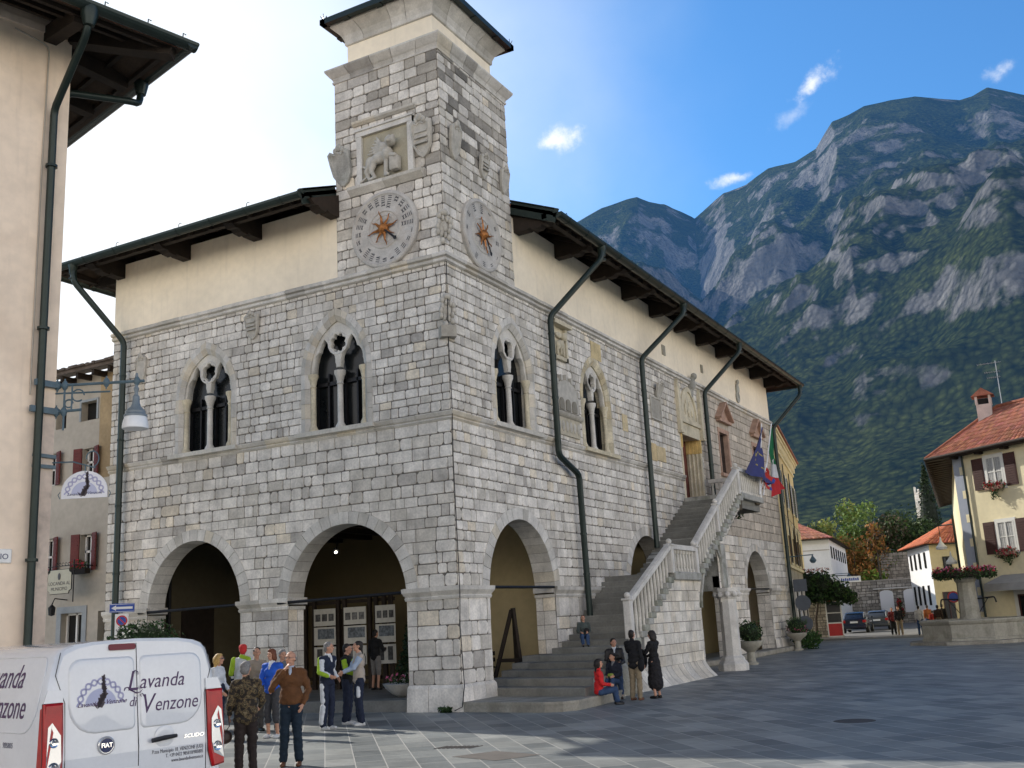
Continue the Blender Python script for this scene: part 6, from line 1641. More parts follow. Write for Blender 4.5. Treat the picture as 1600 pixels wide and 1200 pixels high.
# ---- parked cars
def car(name, label, loc, rz, body_col, group=None):
    t = thing(name, label, 'car', loc, rz, group); L_, W_ = 4.4, 1.76
    bm_ = mat('car_paint_'+name+str(len(MATS)), body_col, .25, .03, 5, coat=.6, attr=False)
    # lofted body: stations along y (rear at y=0)
    prof = [(0.0, .45, .92, .86), (.08, .3, 1.0, .93), (.5, .26, 1.02, .97), (1.2, .25, .99, 1), (2.6, .25, .96, 1), (3.6, .27, .86, .97), (4.2, .32, .72, .9), (4.4, .4, .6, .8)]
    mb = MB(); vs = []
    for y, z0, z1, wf in prof:
        w = W_/2*wf; vs += [(-w*.92, y, z0), (-w, y, z0+.12), (-w, y, (z0+z1)/2), (-w*.97, y, z1-.08), (-w*.86, y, z1), (w*.86, y, z1), (w*.97, y, z1-.08), (w, y, (z0+z1)/2), (w, y, z0+.12), (w*.92, y, z0)]
    k = 10; F = [(i*k+j, i*k+(j+1) % k, (i+1)*k+(j+1) % k, (i+1)*k+j) for i in range(len(prof)-1) for j in range(k)]+[tuple(range(k))[::-1], tuple((len(prof)-1)*k+j for j in range(k))]
    mb.add(vs, F)
    cab = [(.1, 1.0, .9, .76), (.62, 1.0, 1.4, .74), (1.3, 1.0, 1.47, .74), (2.3, 1.0, 1.43, .74), (3.2, .95, .98, .80)]
    vs = []
    for y, z0, z1, wf in cab:
        w = W_/2; z1 = max(z1, z0+.01); vs += [(-w*.93, y, z0-.03), (-w*.72*wf/.74, y, z1-.03), (-w*.6*wf/.74, y, z1), (w*.6*wf/.74, y, z1), (w*.72*wf/.74, y, z1-.03), (w*.93, y, z0-.03)]
    k = 6; mb.add(vs, [(i*k+j, i*k+(j+1) % k, (i+1)*k+(j+1) % k, (i+1)*k+j) for i in range(len(cab)-1) for j in range(k)]+[tuple(range(k))[::-1], tuple((len(cab)-1)*k+j for j in range(k))])
    mb.build('body', bm_, t, local=True, smooth=True, ang=35)
    mb = MB(); mb.add([(-.62, .13, 1.02), (.62, .13, 1.02), (.52, .56, 1.36), (-.52, .56, 1.36)], [(0, 1, 2, 3)]); mb.build('rear_window', M_glass, t, local=True)
    for s in (-1, 1):
        mb = MB(); mb.add([(s*.80, .5, 1.03), (s*.81, 2.9, 1.02), (s*.67, 2.3, 1.37), (s*.655, .75, 1.37)], [(0, 1, 2, 3)]); mb.build('side_window', M_glass, t, local=True)
        mb = MB(); mb.bbox((s*.60, -.02, .72), (s*.84, .16, .9), .02); mb.build('tail_light', MATS.get('tail_red') or mat('tail_red', (.45, .01, .01), .25, 0, coat=.5), t, local=True)
        for y in (.75, 3.5):
            mb = MB(); mb.lathe([(.0, -.1), (.31, -.1), (.33, -.06), (.33, .06), (.31, .1), (.22, .11), (.2, .07), (0, .07)], (s*.8, y, .33), 18, ax=(V((0, 1, 0)), UP, V((s, 0, 0)))); f = mb.build('wheel', MATS.get('tyre') or mat('tyre', (.02, .02, .02), .8, .1, 10), t, local=True, smooth=True, ang=40)
            mb = MB(); mb.lathe([(0, .09), (.2, .1), (.21, .07)], (s*.8, y, .33), 12, ax=(V((0, 1, 0)), UP, V((s, 0, 0)))); mb.build('rim', MATS['galvanised_pole'], f, local=True)
        mb = MB(); mb.ell((s*.95, 2.75, 1.05), (.1, .06, .07)); mb.build('mirror', bm_, t, local=True, smooth=True)
    mb = MB(); mb.bbox((-.26, -.03, .70), (.26, -.0, .82), .005); mb.build('number_plate', M_swhite, t, local=True)
    mb = MB(); mb.bbox((-.86, -.1, .32), (.86, .12, .6), .05); mb.build('bumper', bm_, t, local=True)
    return t
car('parked_car', 'dark blue-black car parked by the booth with its tail to the square', (-1.75, 56.0, 0), R_(4), (.012, .018, .035), 'cars parked in the side street')
car('parked_car', 'dark grey car parked beyond the blue-black car in the side street', (-1.15, 61.5, 0), R_(4), (.06, .065, .07), 'cars parked in the side street')

# ---- stone wall with two memorial plaques
mw = thing('memorial_wall', 'rough stone retaining wall with two pale memorial plaques', 'stone wall', (-3.5, 86.6, 0))
FW = Fr((-12, 85.4, 0), (1, .12, 0), (.12, -1, 0))
mb = MB(FW)
wc = lambda u, v, r: (lambda k: (k, k*.97, k*.92))(r.uniform(.3, .75))
blocks(mb, 0, 12.6, -.1, 4.1, [], (.2, .36), (.22, .6), d=.05, j=.02, colf=wc, seed=310, wob=.03)
mb.mi = 1; mb.box((0, -.1, -1.2), (12.6, 4.1, 0)); mb.mi = 0; mb.box((-.1, 4.1, -1.3), (12.7, 4.22, .12), (.55, .53, .5)); mb.build('rubble', [M_stone, M_mortar], mw)
for i, u in enumerate((7.75, 9.95)):
    a = arch_poly(u, .62, 2.9, .3, 10, 1.0); mb = MB(FW); mb.prism(a, .05, .14); mb.build('plaque', M_swhite, mw)
mb = MB(FW); mb.box((6.6, 3.3, .05), (11.2, 3.4, .3)); mb.build('ledge', M_ash, mw)
for u in (8.85, 9.0): 
    mb = MB(); leaves(mb, FW((u, 1.9 if u < 8.9 else 1.0, .35)), (.25, .2, .5), 120, .12, GR+RED, random.Random(int(u*10))); top(mb, 'wreath', M_leaf, FW((u, 1, .35)), 'flower wreath hung %s between the memorial plaques' % ('higher' if u < 8.9 else 'lower'), 'wreath')
mb = MB(Fr((.5, 87, 0), (.35, -.94, 0), (-.94, -.35, 0))); blocks(mb, 0, 9, -.1, 3.4, [], (.2, .36), (.22, .6), d=.05, j=.02, colf=wc, seed=311, wob=.03); mb.mi = 1; mb.box((0, -.1, -.6), (9, 3.4, 0))
top(mb, 'side_wall', [M_stone, M_mortar], (1, 84, 0), 'rubble wall running toward the small orange-roofed house', 'stone wall')
# upper retaining wall
mb = MB(Fr((-5.5, 92.5, 0), (1, .03, 0), (.03, -1, 0))); blocks(mb, 0, 6.4, 4.0, 7.0, [], (.2, .36), (.25, .6), d=.05, j=.02, colf=lambda u, v, r: (lambda k: (k, k*.93, k*.85))(r.uniform(.25, .5)), seed=312, wob=.03); mb.mi = 1; mb.add([(0, 0, 0), (6.4, 0, 0), (6.4, 7, 0), (3, 7, 0), (0, 4.6, 0)], [(0, 1, 2, 3, 4)])
top(mb, 'terrace_wall', [M_stone, M_mortar], (-2, 92.5, 0), 'upper rubble terrace wall behind the memorial wall', 'stone wall')

# ---- small house with orange roof
sh = thing('small_house', 'small white and yellow house with a bright orange tiled roof by the memorial wall', 'house', (2.3, 70, 0))
S0, S1, S2 = (-.6, 77.5), (2.25, 69.4), (6.5, 72.0)
Fa, la = ground_frame(S0, S1); Fb, lb = ground_frame(S1, S2); SHZ = 6.5
Fa.o = V((*S0, 0))
mb = MB(); pts = [S0, S1, S2, (4.5, 81)]; 
mb.add([(*S0, 0), (*S1, 0), (*S1, SHZ), (*S0, SHZ)], [(0, 1, 2, 3)]); mb.add([(*S0, 0), (4.5, 81, 0), (4.5, 81, SHZ), (*S0, SHZ)], [(0, 1, 2, 3)]); mb.build('white_wall', M_white, sh)
mb = MB(); mb.add([(*S1, 0), (*S2, 0), (*S2, SHZ), (*S1, SHZ)], [(0, 1, 2, 3)]); mb.add([(*S2, 0), (4.5, 81, 0), (4.5, 81, SHZ), (*S2, SHZ)], [(0, 1, 2, 3)]); mb.build('yellow_wall', M_yel, sh)
cc = V((3.2, 75.5, 0)); ev = [V((p[0]+(p[0]-cc.x)*.22, p[1]+(p[1]-cc.y)*.16, SHZ-.05)) for p in pts]; rp = V((4.6, 74.5, SHZ+2.5))
M_otile = mat('bright_orange_tiles', (.52, .15, .06), .85, .2, 3)
mb = MB(); 
for i in range(4): mb.poly([ev[i], ev[(i+1) % 4], rp]); tiles(mb, ev[i], ev[(i+1) % 4], rp+V((.02, 0, 0)), rp, pitch=.3, r=.09, rnd=random.Random(i), step=.9)
mb.build('roof', M_otile, sh); mb = MB(); mb.add([tuple(p-UP*.06) for p in ev], [(0, 1, 2, 3)]); mb.build('soffit', M_board, sh)
for u in (.9, 2.6, 4.4, 6.4): window_at(Fa, u, 4.6, u+.6, 5.9, sh, frame=M_black, bars=0); window_at(Fa, u, 1.6, u+.6, 3.2, sh, frame=M_black, bars=0)
window_at(Fb, 1.0, 4.2, 1.7, 5.4, sh, frame=M_black, bars=0); window_at(Fb, .6, .3, 1.5, 2.6, sh, frame=M_shutbr, bars=0)

# ---- yellow house on the right
yh = thing('yellow_house', 'pale yellow house with barrel tiled roof, brown shutters and red flower boxes', 'house', (8.15, 35.6, 0))
A = V((8.15, 35.6, 0)); ey = V((.79, -.613, 0)).normalized(); sy = V((-.11, .994, 0)).normalized(); ny = V((-ey.y*-1*-1, -ey.x, 0))
ny = V((ey.y, -ey.x, 0)); FY = Fr(A, ey, ny); FYs = Fr(A, sy, V((-sy.y, sy.x, 0)))
YH = 9.15; YL = 9.0; YD = 29
B_ = A+ey*YL; C__ = B_+sy*YD; D_ = A+sy*YD
mb = MB(); pts = [A, B_, C__, D_]
mb.add([p.copy() for p in pts]+[p+UP*YH for p in pts], [(i, (i+1) % 4, 4+(i+1) % 4, 4+i) for i in range(4)]); mb.build('wall', M_yel2, yh)
M_gq = mat('grey_quoin_paint', (.33, .36, .42), .85, .05, 3)
mb = MB(FY); mb.box((0, 0, .0), (.62, YH, .03)); f = mb.build('corner_pilaster', M_gq, yh)
for i in range(7): mb = MB(FY); mb.box((.38, .9+i*1.2, .03), (.62, 1.3+i*1.2, .04)); mb.build('quoin_block', M_yel2, f)
mb = MB(); mb.tube([FY((.7, YH-.1, .1)), FY((.72, .1, .1))], .055, 10); mb.build('downpipe', M_gut, yh)
ovl, ovf, slp = 1.3, .5, .48
eA = A - ey*ovl*.8 + ny*ovf - sy*.0 ; 
eA = A + (ny*ovf) - ey*ovl; eB = B_+ny*ovf+ey*.6; eD = D_ - ey*ovl
eA.z = eB.z = eD.z = YH-.02
Y0_ = 5.0
rA = A + ey*3.6 + sy*(4.6) + UP*(YH+2.55); rB = B_ + sy*4.6 + UP*(YH+2.55); rD = D_ + ey*3.6 + UP*(YH+2.55)
mb = MB(); mb.poly([eA, eB, rB, rA]); mb.poly([eA, rA, rD, eD]); 
tiles(mb, eA, eB, rB, rA, pitch=.25, r=.085, rnd=random.Random(6), step=.4); 
mb.tube([eA+UP*.05, rA+UP*.08], .12, 8, col=(.8, .7, .6)); mb.tube([rA+UP*.08, rB+UP*.08], .12, 8, col=(.8, .7, .6))
mb.build('roof', M_tile, yh)
mb = MB(); mb.add([eA-UP*.08, eB-UP*.08, B_+UP*(YH+.05), C__+UP*(YH+.05), eD-UP*.08], [(0, 1, 2, 3, 4)])
for i in range(28):
    p = eA.lerp(eD, (i+.5)/28)-UP*.13; q = (A+UP*YH).lerp(D_+UP*YH, (i+.5)/28)-UP*.05; mb.beam(p, q, .1, .12)
mb.build('soffit', M_board, yh)
mb = MB(); mb.beam(eA-UP*.03, eB-UP*.03, .1, .14); mb.tube([eA+UP*.02+ny*.08, eB+UP*.02+ny*.08], .08, 8); mb.tube([eA+UP*.02, eD+UP*.02], .08, 8)
mb.build('gutter', M_wood, yh)
for i in range(5): mb = MB(); u = .35+i*1.55; mb.beam(FY((u, YH-.14, 0)), FY((u, YH-.14, .45)), .18, .16); mb.build('rafter_end', M_wood, yh)
M_pal = mat('pale_frame', (.7, .69, .63), .7, .03, 5)
for k, (u0, v0) in enumerate(((2.02, 7.22), (2.15, 4.05))):
    window_at(FY, u0, v0, u0+1.0, v0+1.5, yh, frame=M_pal, surround=(M_pal, .12), shutters=M_shutbr, sw=.66, curtain=True)
    flowerbox(FY((u0+.5, v0-.02, .22)), ey, 'window box of red flowers under the %s window of the yellow house' % ('upper' if k == 0 else 'middle'), 1.0, RED, 20+k)
window_at(FY, 6.0, 7.22, 7.0, 8.72, yh, frame=M_pal, surround=(M_pal, .12), shutters=M_shutbr, sw=.66, curtain=True); window_at(FY, 6.0, 4.05, 7.0, 5.55, yh, frame=M_pal, surround=(M_pal, .12), shutters=M_shutbr, sw=.66, curtain=True)
window_at(FY, 2.75, .9, 5.2, 2.05, yh, frame=M_shutbr, bars=0, surround=(M_pal, .22))
mb = MB(FY); mb.add([(2.0, 3.0, .02), (6.0, 3.0, .02), (6.0, 2.6, 1.3), (2.0, 2.6, 1.3), (6.0, 2.25, 1.35), (2.0, 2.25, 1.35)], [(0, 1, 2, 3), (3, 2, 4, 5)]); mb.add([(2.0, 3.0, .02), (2.0, 2.6, 1.3), (2.0, 2.25, 1.35), (2.0, 2.3, .02)], [(0, 1, 2, 3)])
mb.build('awning', mat('grey_awning', (.36, .35, .33), .85, .08, 3), yh)
ch = A+ey*2.4+sy*4.4+UP*(YH+1.2)
ch.x, ch.y = 9.9, 37.6; YC = YH; YH = YH+.15
mb = MB(); mb.box((ch.x-.36, ch.y-.36, YH+1.0), (ch.x+.36, ch.y+.36, YH+2.6)); 
for sx_, sy_ in ((-1, -1), (1, -1), (-1, 1), (1, 1)): mb.box((ch.x+sx_*.33-.06, ch.y+sy_*.33-.06, YH+2.6), (ch.x+sx_*.33+.06, ch.y+sy_*.33+.06, YH+3.05))
f = mb.build('chimney', mat('pink_render', (.56, .46, .40), .9, .1, 3), yh)
mb = MB(); z = YH+3.05; mb.prism([(ch.x-.55, z), (ch.x+.55, z), (ch.x, z+.42)], ch.y-.5, ch.y+.5, axis=1); mb.build('chimney_cap', M_tile, f)
mb = MB(); mb.box((ch.x-.25, ch.y-.25, YH+2.6), (ch.x+.25, ch.y+.25, YH+2.9)); mb.build('flue', M_black, f)
YH = YC; mb = MB(); bx_ = V((10.7, 38.9, 0)); mb.tube([bx_+UP*(YH+2), bx_+UP*(YH+5.3)], .025, 6)
for z, l in ((5.2, .9), (4.7, .6), (4.4, .5)):
    mb.tube([bx_+V((-l, 0, YH+z)), bx_+V((l*.3, 0, YH+z))], .015, 5)
    for i in range(7): mb.tube([bx_+V((-l+i*l*.2, -.25, YH+z)), bx_+V((-l+i*l*.2, .25, YH+z))], .008, 4)
top(mb, 'tv_antenna', MATS['galvanised_pole'], (10.7, 38.9, YH+2), 'thin television antenna behind the chimney of the yellow house', 'antenna')
# lamps hanging in front of the small house
sl2 = thing('street_lamp', 'pair of white bell-shaped lamps hanging from a thin post by the yellow house', 'street lamp', (7.45, 38.6, 0))
mb = MB(); mb.tube([(7.45, 38.6, 0), (7.45, 38.6, 6.4)], .06, 8); mb.tube([(7.45, 38.6, 5.9), (6.65, 39, 5.9)], .035, 6); mb.tube([(7.45, 38.6, 4.9), (7.05, 39, 4.9)], .03, 6); mb.tube([(6.65, 39, 5.9), (6.65, 39, 5.1)], .02, 6); mb.build('post', M_gut, sl2)
for p in ((6.65, 39, 4.75), (7.05, 39, 3.95)):
    mb = MB(); mb.lathe([(.03, .55), (.06, .3), (.18, .12), (.30, 0), (.28, -.12), (0, -.14)], p, 16); mb.build('lamp_shade', M_milk, sl2, smooth=True, ang=40)
mb = MB(); mb.tube([(7.0, 38.0, 0), (7.0, 38.0, 2.3)], .03, 6); o_ = top(mb, 'no_parking_sign', MATS['galvanised_pole'], (7.0, 38.0, 0), 'round blue and red no-parking sign on a pole by the fountain', 'traffic sign')
vw3 = V((13.5-7.0, -21.9-38.0, 0)).normalized(); ax3 = (V((-vw3.y, vw3.x, 0)), UP, vw3)
mb = MB(); mb.lathe([(.3, .03), (.3, .05), (0, .05)], (7.0, 38.0, 2.1), 20, ax=ax3); f = mb.build('disc', M_sred, o_); mb = MB(); mb.lathe([(.22, .05), (.22, .06), (0, .06)], (7.0, 38.0, 2.1), 20, ax=ax3); mb.build('disc_face', M_blue, o_)

# ---- fountain
ft = thing('fountain', 'octagonal stone fountain with a central pillar ringed by a basket of pink flowers', 'fountain', (8.3, 31.6, 0))
fc = (8.3, 31.6)
oct_ = lambda r, z, ph=0: [(fc[0]+r*math.cos(math.pi/8+math.pi/4*i+ph), fc[1]+r*math.sin(math.pi/8+math.pi/4*i+ph), z) for i in range(8)]
def octl(prof, mb, col=(1, 1, 1), ph=.1):
    V0 = []
    for r, z in prof: V0 += oct_(r, z, ph)
    mb.add(V0, [(i*8+j, i*8+(j+1) % 8, (i+1)*8+(j+1) % 8, (i+1)*8+j) for i in range(len(prof)-1) for j in range(8)], col)
M_fst = mat('fountain_stone', (.36, .34, .28), .9, .15, 1.5, .004, 25, stain=.6, stain_scale=1.5, tint=(.14, .14, .1), streak=.3)
mb = MB(); octl([(2.95, 0), (2.95, .14), (2.3, .15)], mb); mb.build('step', M_curb, ft)
mb = MB(); octl([(2.37, .13), (2.35, .25), (2.3, .28), (2.3, .85), (2.36, .9), (2.42, 1.0), (2.4, 1.06), (2.16, 1.07), (2.12, 1.0), (2.1, .3), (0, .3)], mb); mb.build('basin', M_fst, ft)
M_water = mat('fountain_water', (.02, .035, .03), .08, 0, spec=.6)
mb = MB(); mb.poly(oct_(2.11, .88, .1)); mb.build('water', M_water, ft)
mb = MB(); mb.lathe([(.55, .85), (.55, 1.0), (.47, 1.1), (.44, 1.3), (.40, 2.7), (.48, 2.8), (.5, 2.95), (0, 2.95)], (*fc, 0), 10); mb.build('pillar', M_fst, ft, smooth=True, ang=30)
for s in (-1, 1):
    mb = MB(); mb.tube(soft([(fc[0]+s*.4, fc[1], 1.95), (fc[0]+s*1.15, fc[1]-.1, 2.0), (fc[0]+s*1.2, fc[1]-.1, 1.75)], .06), .035, 8); mb.tube([(fc[0]+s*.4, fc[1], 1.3), (fc[0]+s*.85, fc[1]-.05, 1.95)], .02, 6); mb.build('spout', M_iron, ft)
rnd = random.Random(31)
fb = thing('flower_basket', 'ring basket of pink and red flowers crowning the fountain pillar', 'flower basket', (*fc, 2.95))
mb = MB(); mb.lathe([(.3, 2.95), (1.25, 2.98), (1.3, 3.15), (.3, 3.1)], (*fc, 0), 16); mb.build('basket', M_wood, fb)
mb = MB()
for i in range(26):
    a = i*.2417; c = (fc[0]+1.15*math.cos(a), fc[1]+1.15*math.sin(a), 3.12+.07*math.sin(i*2.2)); leaves(mb, c, (.3, .3, .24), 100, .07, GR, rnd); leaves(mb, (c[0], c[1], c[2]+.16), (.3, .3, .15), 45, .055, PINK+RED, rnd)
mb.build('flowers', M_leaf, fb)
# scooter and stall shelves glimpsed beyond
mb = MB(); mb.box((6.2, 44, .0), (7.4, 44.4, 1.9)); top(mb, 'notice_board', M_swhite, (6.8, 44.2, 0), 'pale display stand beyond the fountain pillar', 'display stand') if False else None
# plants in urns along the arcade
def urn(loc, lab, cols, s=1, seed=1, g='stone urns of plants along the arcade'):
    t = thing('planter_urn', lab, 'planter', loc, 0, g)
    mb = MB(); mb.lathe([(.25*s, 0), (.25*s, .06), (.16*s, .12), (.15*s, .45*s), (.3*s, .58*s), (.48*s, .72*s), (.52*s, .85*s), (.46*s, .86*s), (0, .82*s)], loc, 16); mb.build('urn', M_fst, t, smooth=True, ang=40)
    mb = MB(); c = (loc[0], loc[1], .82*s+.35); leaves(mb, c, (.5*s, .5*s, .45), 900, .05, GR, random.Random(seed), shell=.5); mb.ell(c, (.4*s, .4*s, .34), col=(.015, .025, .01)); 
    if cols: leaves(mb, (c[0], c[1], c[2]-.15), (.55*s, .55*s, .3), 120, .05, cols, random.Random(seed+1), shell=.7)
    mb.build('plant', M_leaf, t)
urn((1.9, 17.6, 0), 'round green bush in a stone urn beside the staircase pier', None, 1, 3)
urn((.75, 29.4, .0), 'stone urn of pinkish plants near the far corner of the town hall', [(.3, .08, .12)], .95, 5)
mb = MB(); leaves(mb, (1.0, 30.3, .45), (.7, .6, .5), 1300, .07, [(.05, .12, .03), (.04, .08, .02)], random.Random(9)); top(mb, 'shrub', M_leaf, (1.0, 30.3, 0), 'low trailing green shrub beside the urn at the far corner', 'shrub')
mb = MB(); mb.bbox((-.3, 14.9, 0), (.55, 30.8, .2), .03); mb.bbox((-.3, 11.6, 0), (.7, 13.4, .18), .03) ; top(mb, 'kerb', M_curb, (.3, 22, 0), 'low stone kerb along the arcade of the long side', 'kerb')
# planter with conical bush inside the arcade
t = thing('flower_bowl', 'wide concrete bowl with pink flowers and a conical bush under the front arch', 'planter', (-2.35, 1.25, .28))
mb = MB(); mb.lathe([(.3, .28), (.45, .36), (.62, .5), (.7, .62), (.64, .63), (0, .6)], (-2.35, 1.25, 0), 20); mb.build('bowl', M_ash, t, smooth=True, ang=40)
mb = MB(); rnd = random.Random(6)
for i in range(10): k = i/10; leaves(mb, (-2.3, 1.35, .8+k*1.5), (.5*(1-k*.85), .5*(1-k*.85), .22), int(260*(1-k*.7)), .05, [(.015, .035, .012), (.02, .045, .015)], rnd)
leaves(mb, (-2.35, 1.15, .72), (.62, .5, .13), 200, .05, GR, rnd); leaves(mb, (-2.35, 1.0, .78), (.62, .42, .12), 90, .05, PINK+[(.6, .6, .6)], rnd); mb.build('plants', M_leaf, t)
# ================================================================= MOUNTAIN (real terrain, metres)
CX, CY = 13.52, -21.92
SIL = [(-60, 3), (-45, 6), (-38, 12), (-32, 17.5), (-27, 20.3), (-23.7, 21.6), (-22.35, 22.2), (-20.9, 22.55), (-20.26, 22.65), (-19.6, 22.35), (-18.65, 22.05), (-17.9, 21.6), (-17.08, 21.15), (-16.4, 21.6), (-15.34, 22.3), (-14.05, 22.5), (-12.71, 23.2), (-11.2, 23.3), (-10.0, 23.7), (-9.4, 24.4), (-8.95, 24.9), (-8.0, 25.1), (-7.16, 25.4), (-5.8, 25.4), (-4.48, 25.3), (-3.3, 24.9), (-2.32, 24.6), (-1.7, 24.65), (-.9, 24.9), (0, 24.5), (2, 23.6), (8, 21), (16, 18), (30, 12), (45, 6)]
RDG = [(-60, 2500), (-38, 2700), (-24, 2900), (-19, 2800), (-17.1, 3000), (-15, 2750), (-8, 2350), (-4, 2300), (2, 2500), (45, 2600)]
def lerp_tab(T, x):
    for (a, b), (c, d) in zip(T[:-1], T[1:]):
        if a <= x <= c: return b+(d-b)*(x-a)/(c-a)
    return T[0][1] if x < T[0][0] else T[-1][1]
R0 = 420.0
def terr(az, t):
    """height of the terrain at azimuth az (deg) and ridge fraction t; returns point"""
    Rg = lerp_tab(RDG, az); E = lerp_tab(SIL, az)+.3
    if t <= 1:
        r = R0*(Rg/R0)**t; g = .10*t+.90*t**1.05; el = 1.5+(E-1.5)*g
        z = 1.98+r*math.tan(R_(el))
    else:
        r = Rg*(1+(t-1)*1.2); z = 1.98+Rg*math.tan(R_(E))-(t-1)*Rg*.7
    x = CX+r*math.sin(R_(az)); y = CY+r*math.cos(R_(az))
    # long spurs and gullies running down the slope, then smaller relief
    wnd = min(1, t*1.6)**1.3*(1 if t < .62 else max(.07, 1-(t-.62)*2.45) if t <= 1 else .07)
    q = V((x*.9+y*.35, y*.8-x*.2, 0))
    sp = noise.ridged_multi_fractal(q*.0014+V((3.1, 0, 0)), 1.05, 2.1, 4, 1.0, 2.0)
    s2 = noise.ridged_multi_fractal(V((q.x*.0050, q.y*.0026, 4)), 1.0, 2.1, 3, 1.0, 2.0)
    f1 = noise.fractal(V((x, y, 0))*.006, 1.0, 2.1, 5)
    d = r*(.135*(sp-1.1) + .034*(s2-1.0) + .026*f1)*wnd
    d += r*.085*math.exp(-((az+.5)/3.4)**2-((t-.52)/.13)**2)
    z += d*.8; rr = r-d*.6
    if t <= 1:
        em = E*(1-.05*(1-t)); e0 = math.degrees(math.atan2(z-1.98, rr))
        if e0 > em-1.0: e0 = em-1.0*math.exp(-(e0-em+1.0)); z = 1.98+rr*math.tan(R_(e0))
    x = CX+rr*math.sin(R_(az)); y = CY+rr*math.cos(R_(az))
    return V((x, y, max(z, 1.0)))
azs = [-60+i*1.5 for i in range(22)] + [-27+i*.066 for i in range(455)] + [3.2+i*1.4 for i in range(1, 28)]
NT = 330
ts = [(i/(NT-12)) for i in range(NT-11)] + [1+.02*(i+1) for i in range(11)]
NR = len(ts); NA = len(azs)
vs = np.zeros((NA, NR, 3), np.float32)
for i, a in enumerate(azs):
    for j, t in enumerate(ts): vs[i, j] = terr(a, t)
me = bpy.data.meshes.new('mountain'); idx = np.arange(NA*NR).reshape(NA, NR)
q = np.stack([idx[:-1, :-1], idx[1:, :-1], idx[1:, 1:], idx[:-1, 1:]], -1).reshape(-1, 4)
me.vertices.add(NA*NR); me.vertices.foreach_set('co', vs.ravel()); me.loops.add(q.size); me.loops.foreach_set('vertex_index', q.ravel().astype(np.int32))
me.polygons.add(len(q)); me.polygons.foreach_set('loop_start', np.arange(0, q.size, 4, dtype=np.int32)); me.update(calc_edges=True)
me.polygons.foreach_set('use_smooth', np.ones(len(q), bool)); me.update()
def mountain_mat():
    m = bpy.data.materials.new('mountain_slope'); m.use_nodes = True; nt = m.node_tree; L = nt.links.new; b = nt.nodes['Principled BSDF']
    ge = nd(nt, 'ShaderNodeNewGeometry'); sx = nd(nt, 'ShaderNodeSeparateXYZ'); L(ge.outputs['Normal'], sx.inputs[0])
    def noi(s, det=8, ro=.6, dist=0, vec=None):
        n = nd(nt, 'ShaderNodeTexNoise'); n.inputs['Scale'].default_value = s; n.inputs['Detail'].default_value = det; n.inputs['Roughness'].default_value = ro; n.inputs['Distortion'].default_value = dist
        L(vec or ge.outputs['Position'], n.inputs['Vector']); return n.outputs['Fac']
    def mr(v, a, b_, c=0, d=1):
        n = nd(nt, 'ShaderNodeMapRange'); n.inputs[1].default_value = a; n.inputs[2].default_value = b_; n.inputs[3].default_value = c; n.inputs[4].default_value = d; L(v, n.inputs[0]); return n.outputs[0]
    def mt(op, a, c):
        n = nd(nt, 'ShaderNodeMath', operation=op)
        for i, q in enumerate((a, c)):
            if isinstance(q, (int, float)): n.inputs[i].default_value = q
            else: L(q, n.inputs[i])
        return n.outputs[0]
    # rock shows where it is steep, broken up by noise
    st = mt('ADD', mr(sx.outputs['Z'], .42, .82, 1, 0), mt('MULTIPLY', mt('SUBTRACT', noi(.0055, 8, .6), .5), 3.2))
    st = mt('ADD', st, mt('MULTIPLY', mt('SUBTRACT', noi(.03, 6, .65), .5), 1.6))
    sz = nd(nt, 'ShaderNodeSeparateXYZ'); L(ge.outputs['Position'], sz.inputs[0])
    st = mt('ADD', st, mr(sz.outputs['Z'], 150, 950, -.02, .30))
    rock = mr(st, .68, 1.02)
    # rock: vertical streaks and strata
    mp = nd(nt, 'ShaderNodeMapping'); mp.inputs['Scale'].default_value = (1, 1, .35); L(ge.outputs['Position'], mp.inputs[0])
    n1 = noi(.05, 8, .65, .5, mp.outputs[0])
    cr = nd(nt, 'ShaderNodeValToRGB'); e = cr.color_ramp.elements; e[0].color = (.07, .07, .07, 1); e[0].position = .32; e[1].color = (.25, .24, .225, 1); e[1].position = .72; L(n1, cr.inputs[0])
    # forest: crowns of single trees
    vo = nd(nt, 'ShaderNodeTexVoronoi'); vo.inputs['Scale'].default_value = .15; vo.inputs['Randomness'].default_value = 1; L(ge.outputs['Position'], vo.inputs['Vector'])
    fr = nd(nt, 'ShaderNodeValToRGB'); e = fr.color_ramp.elements; e[0].color = (.010, .018, .008, 1); e[1].color = (.075, .088, .026, 1); e[0].position = .25; e[1].position = .8
    L(mt('ADD', noi(.012, 7, .65), mt('MULTIPLY', mt('SUBTRACT', noi(.12, 3), .5), .6)), fr.inputs[0])
    dk = nd(nt, 'ShaderNodeVectorMath', operation='SCALE'); L(fr.outputs[0], dk.inputs[0]); L(mr(vo.outputs['Distance'], .1, .8, 1.3, .5), dk.inputs['Scale'])
    mx = nd(nt, 'ShaderNodeMix', data_type='RGBA'); L(rock, mx.inputs[0]); L(dk.outputs[0], mx.inputs[6]); L(cr.outputs[0], mx.inputs[7]); L(mx.outputs[2], b.inputs['Base Color'])
    b.inputs['Roughness'].default_value = 1; b.inputs['Specular IOR Level'].default_value = 0
    hf = mt('ADD', mt('MULTIPLY', mr(vo.outputs['Distance'], 0, .8, 1, 0), .8), mt('MULTIPLY', noi(.05, 8, .7), 1.6))
    bp = nd(nt, 'ShaderNodeBump'); bp.inputs['Strength'].default_value = 1; bp.inputs['Distance'].default_value = 6; L(hf, bp.inputs['Height']); L(bp.outputs[0], b.inputs['Normal'])
    # blue haze put into the slope as its own glow, stronger with distance
    vl = nd(nt, 'ShaderNodeVectorMath', operation='LENGTH'); L(ge.outputs['Position'], vl.inputs[0])
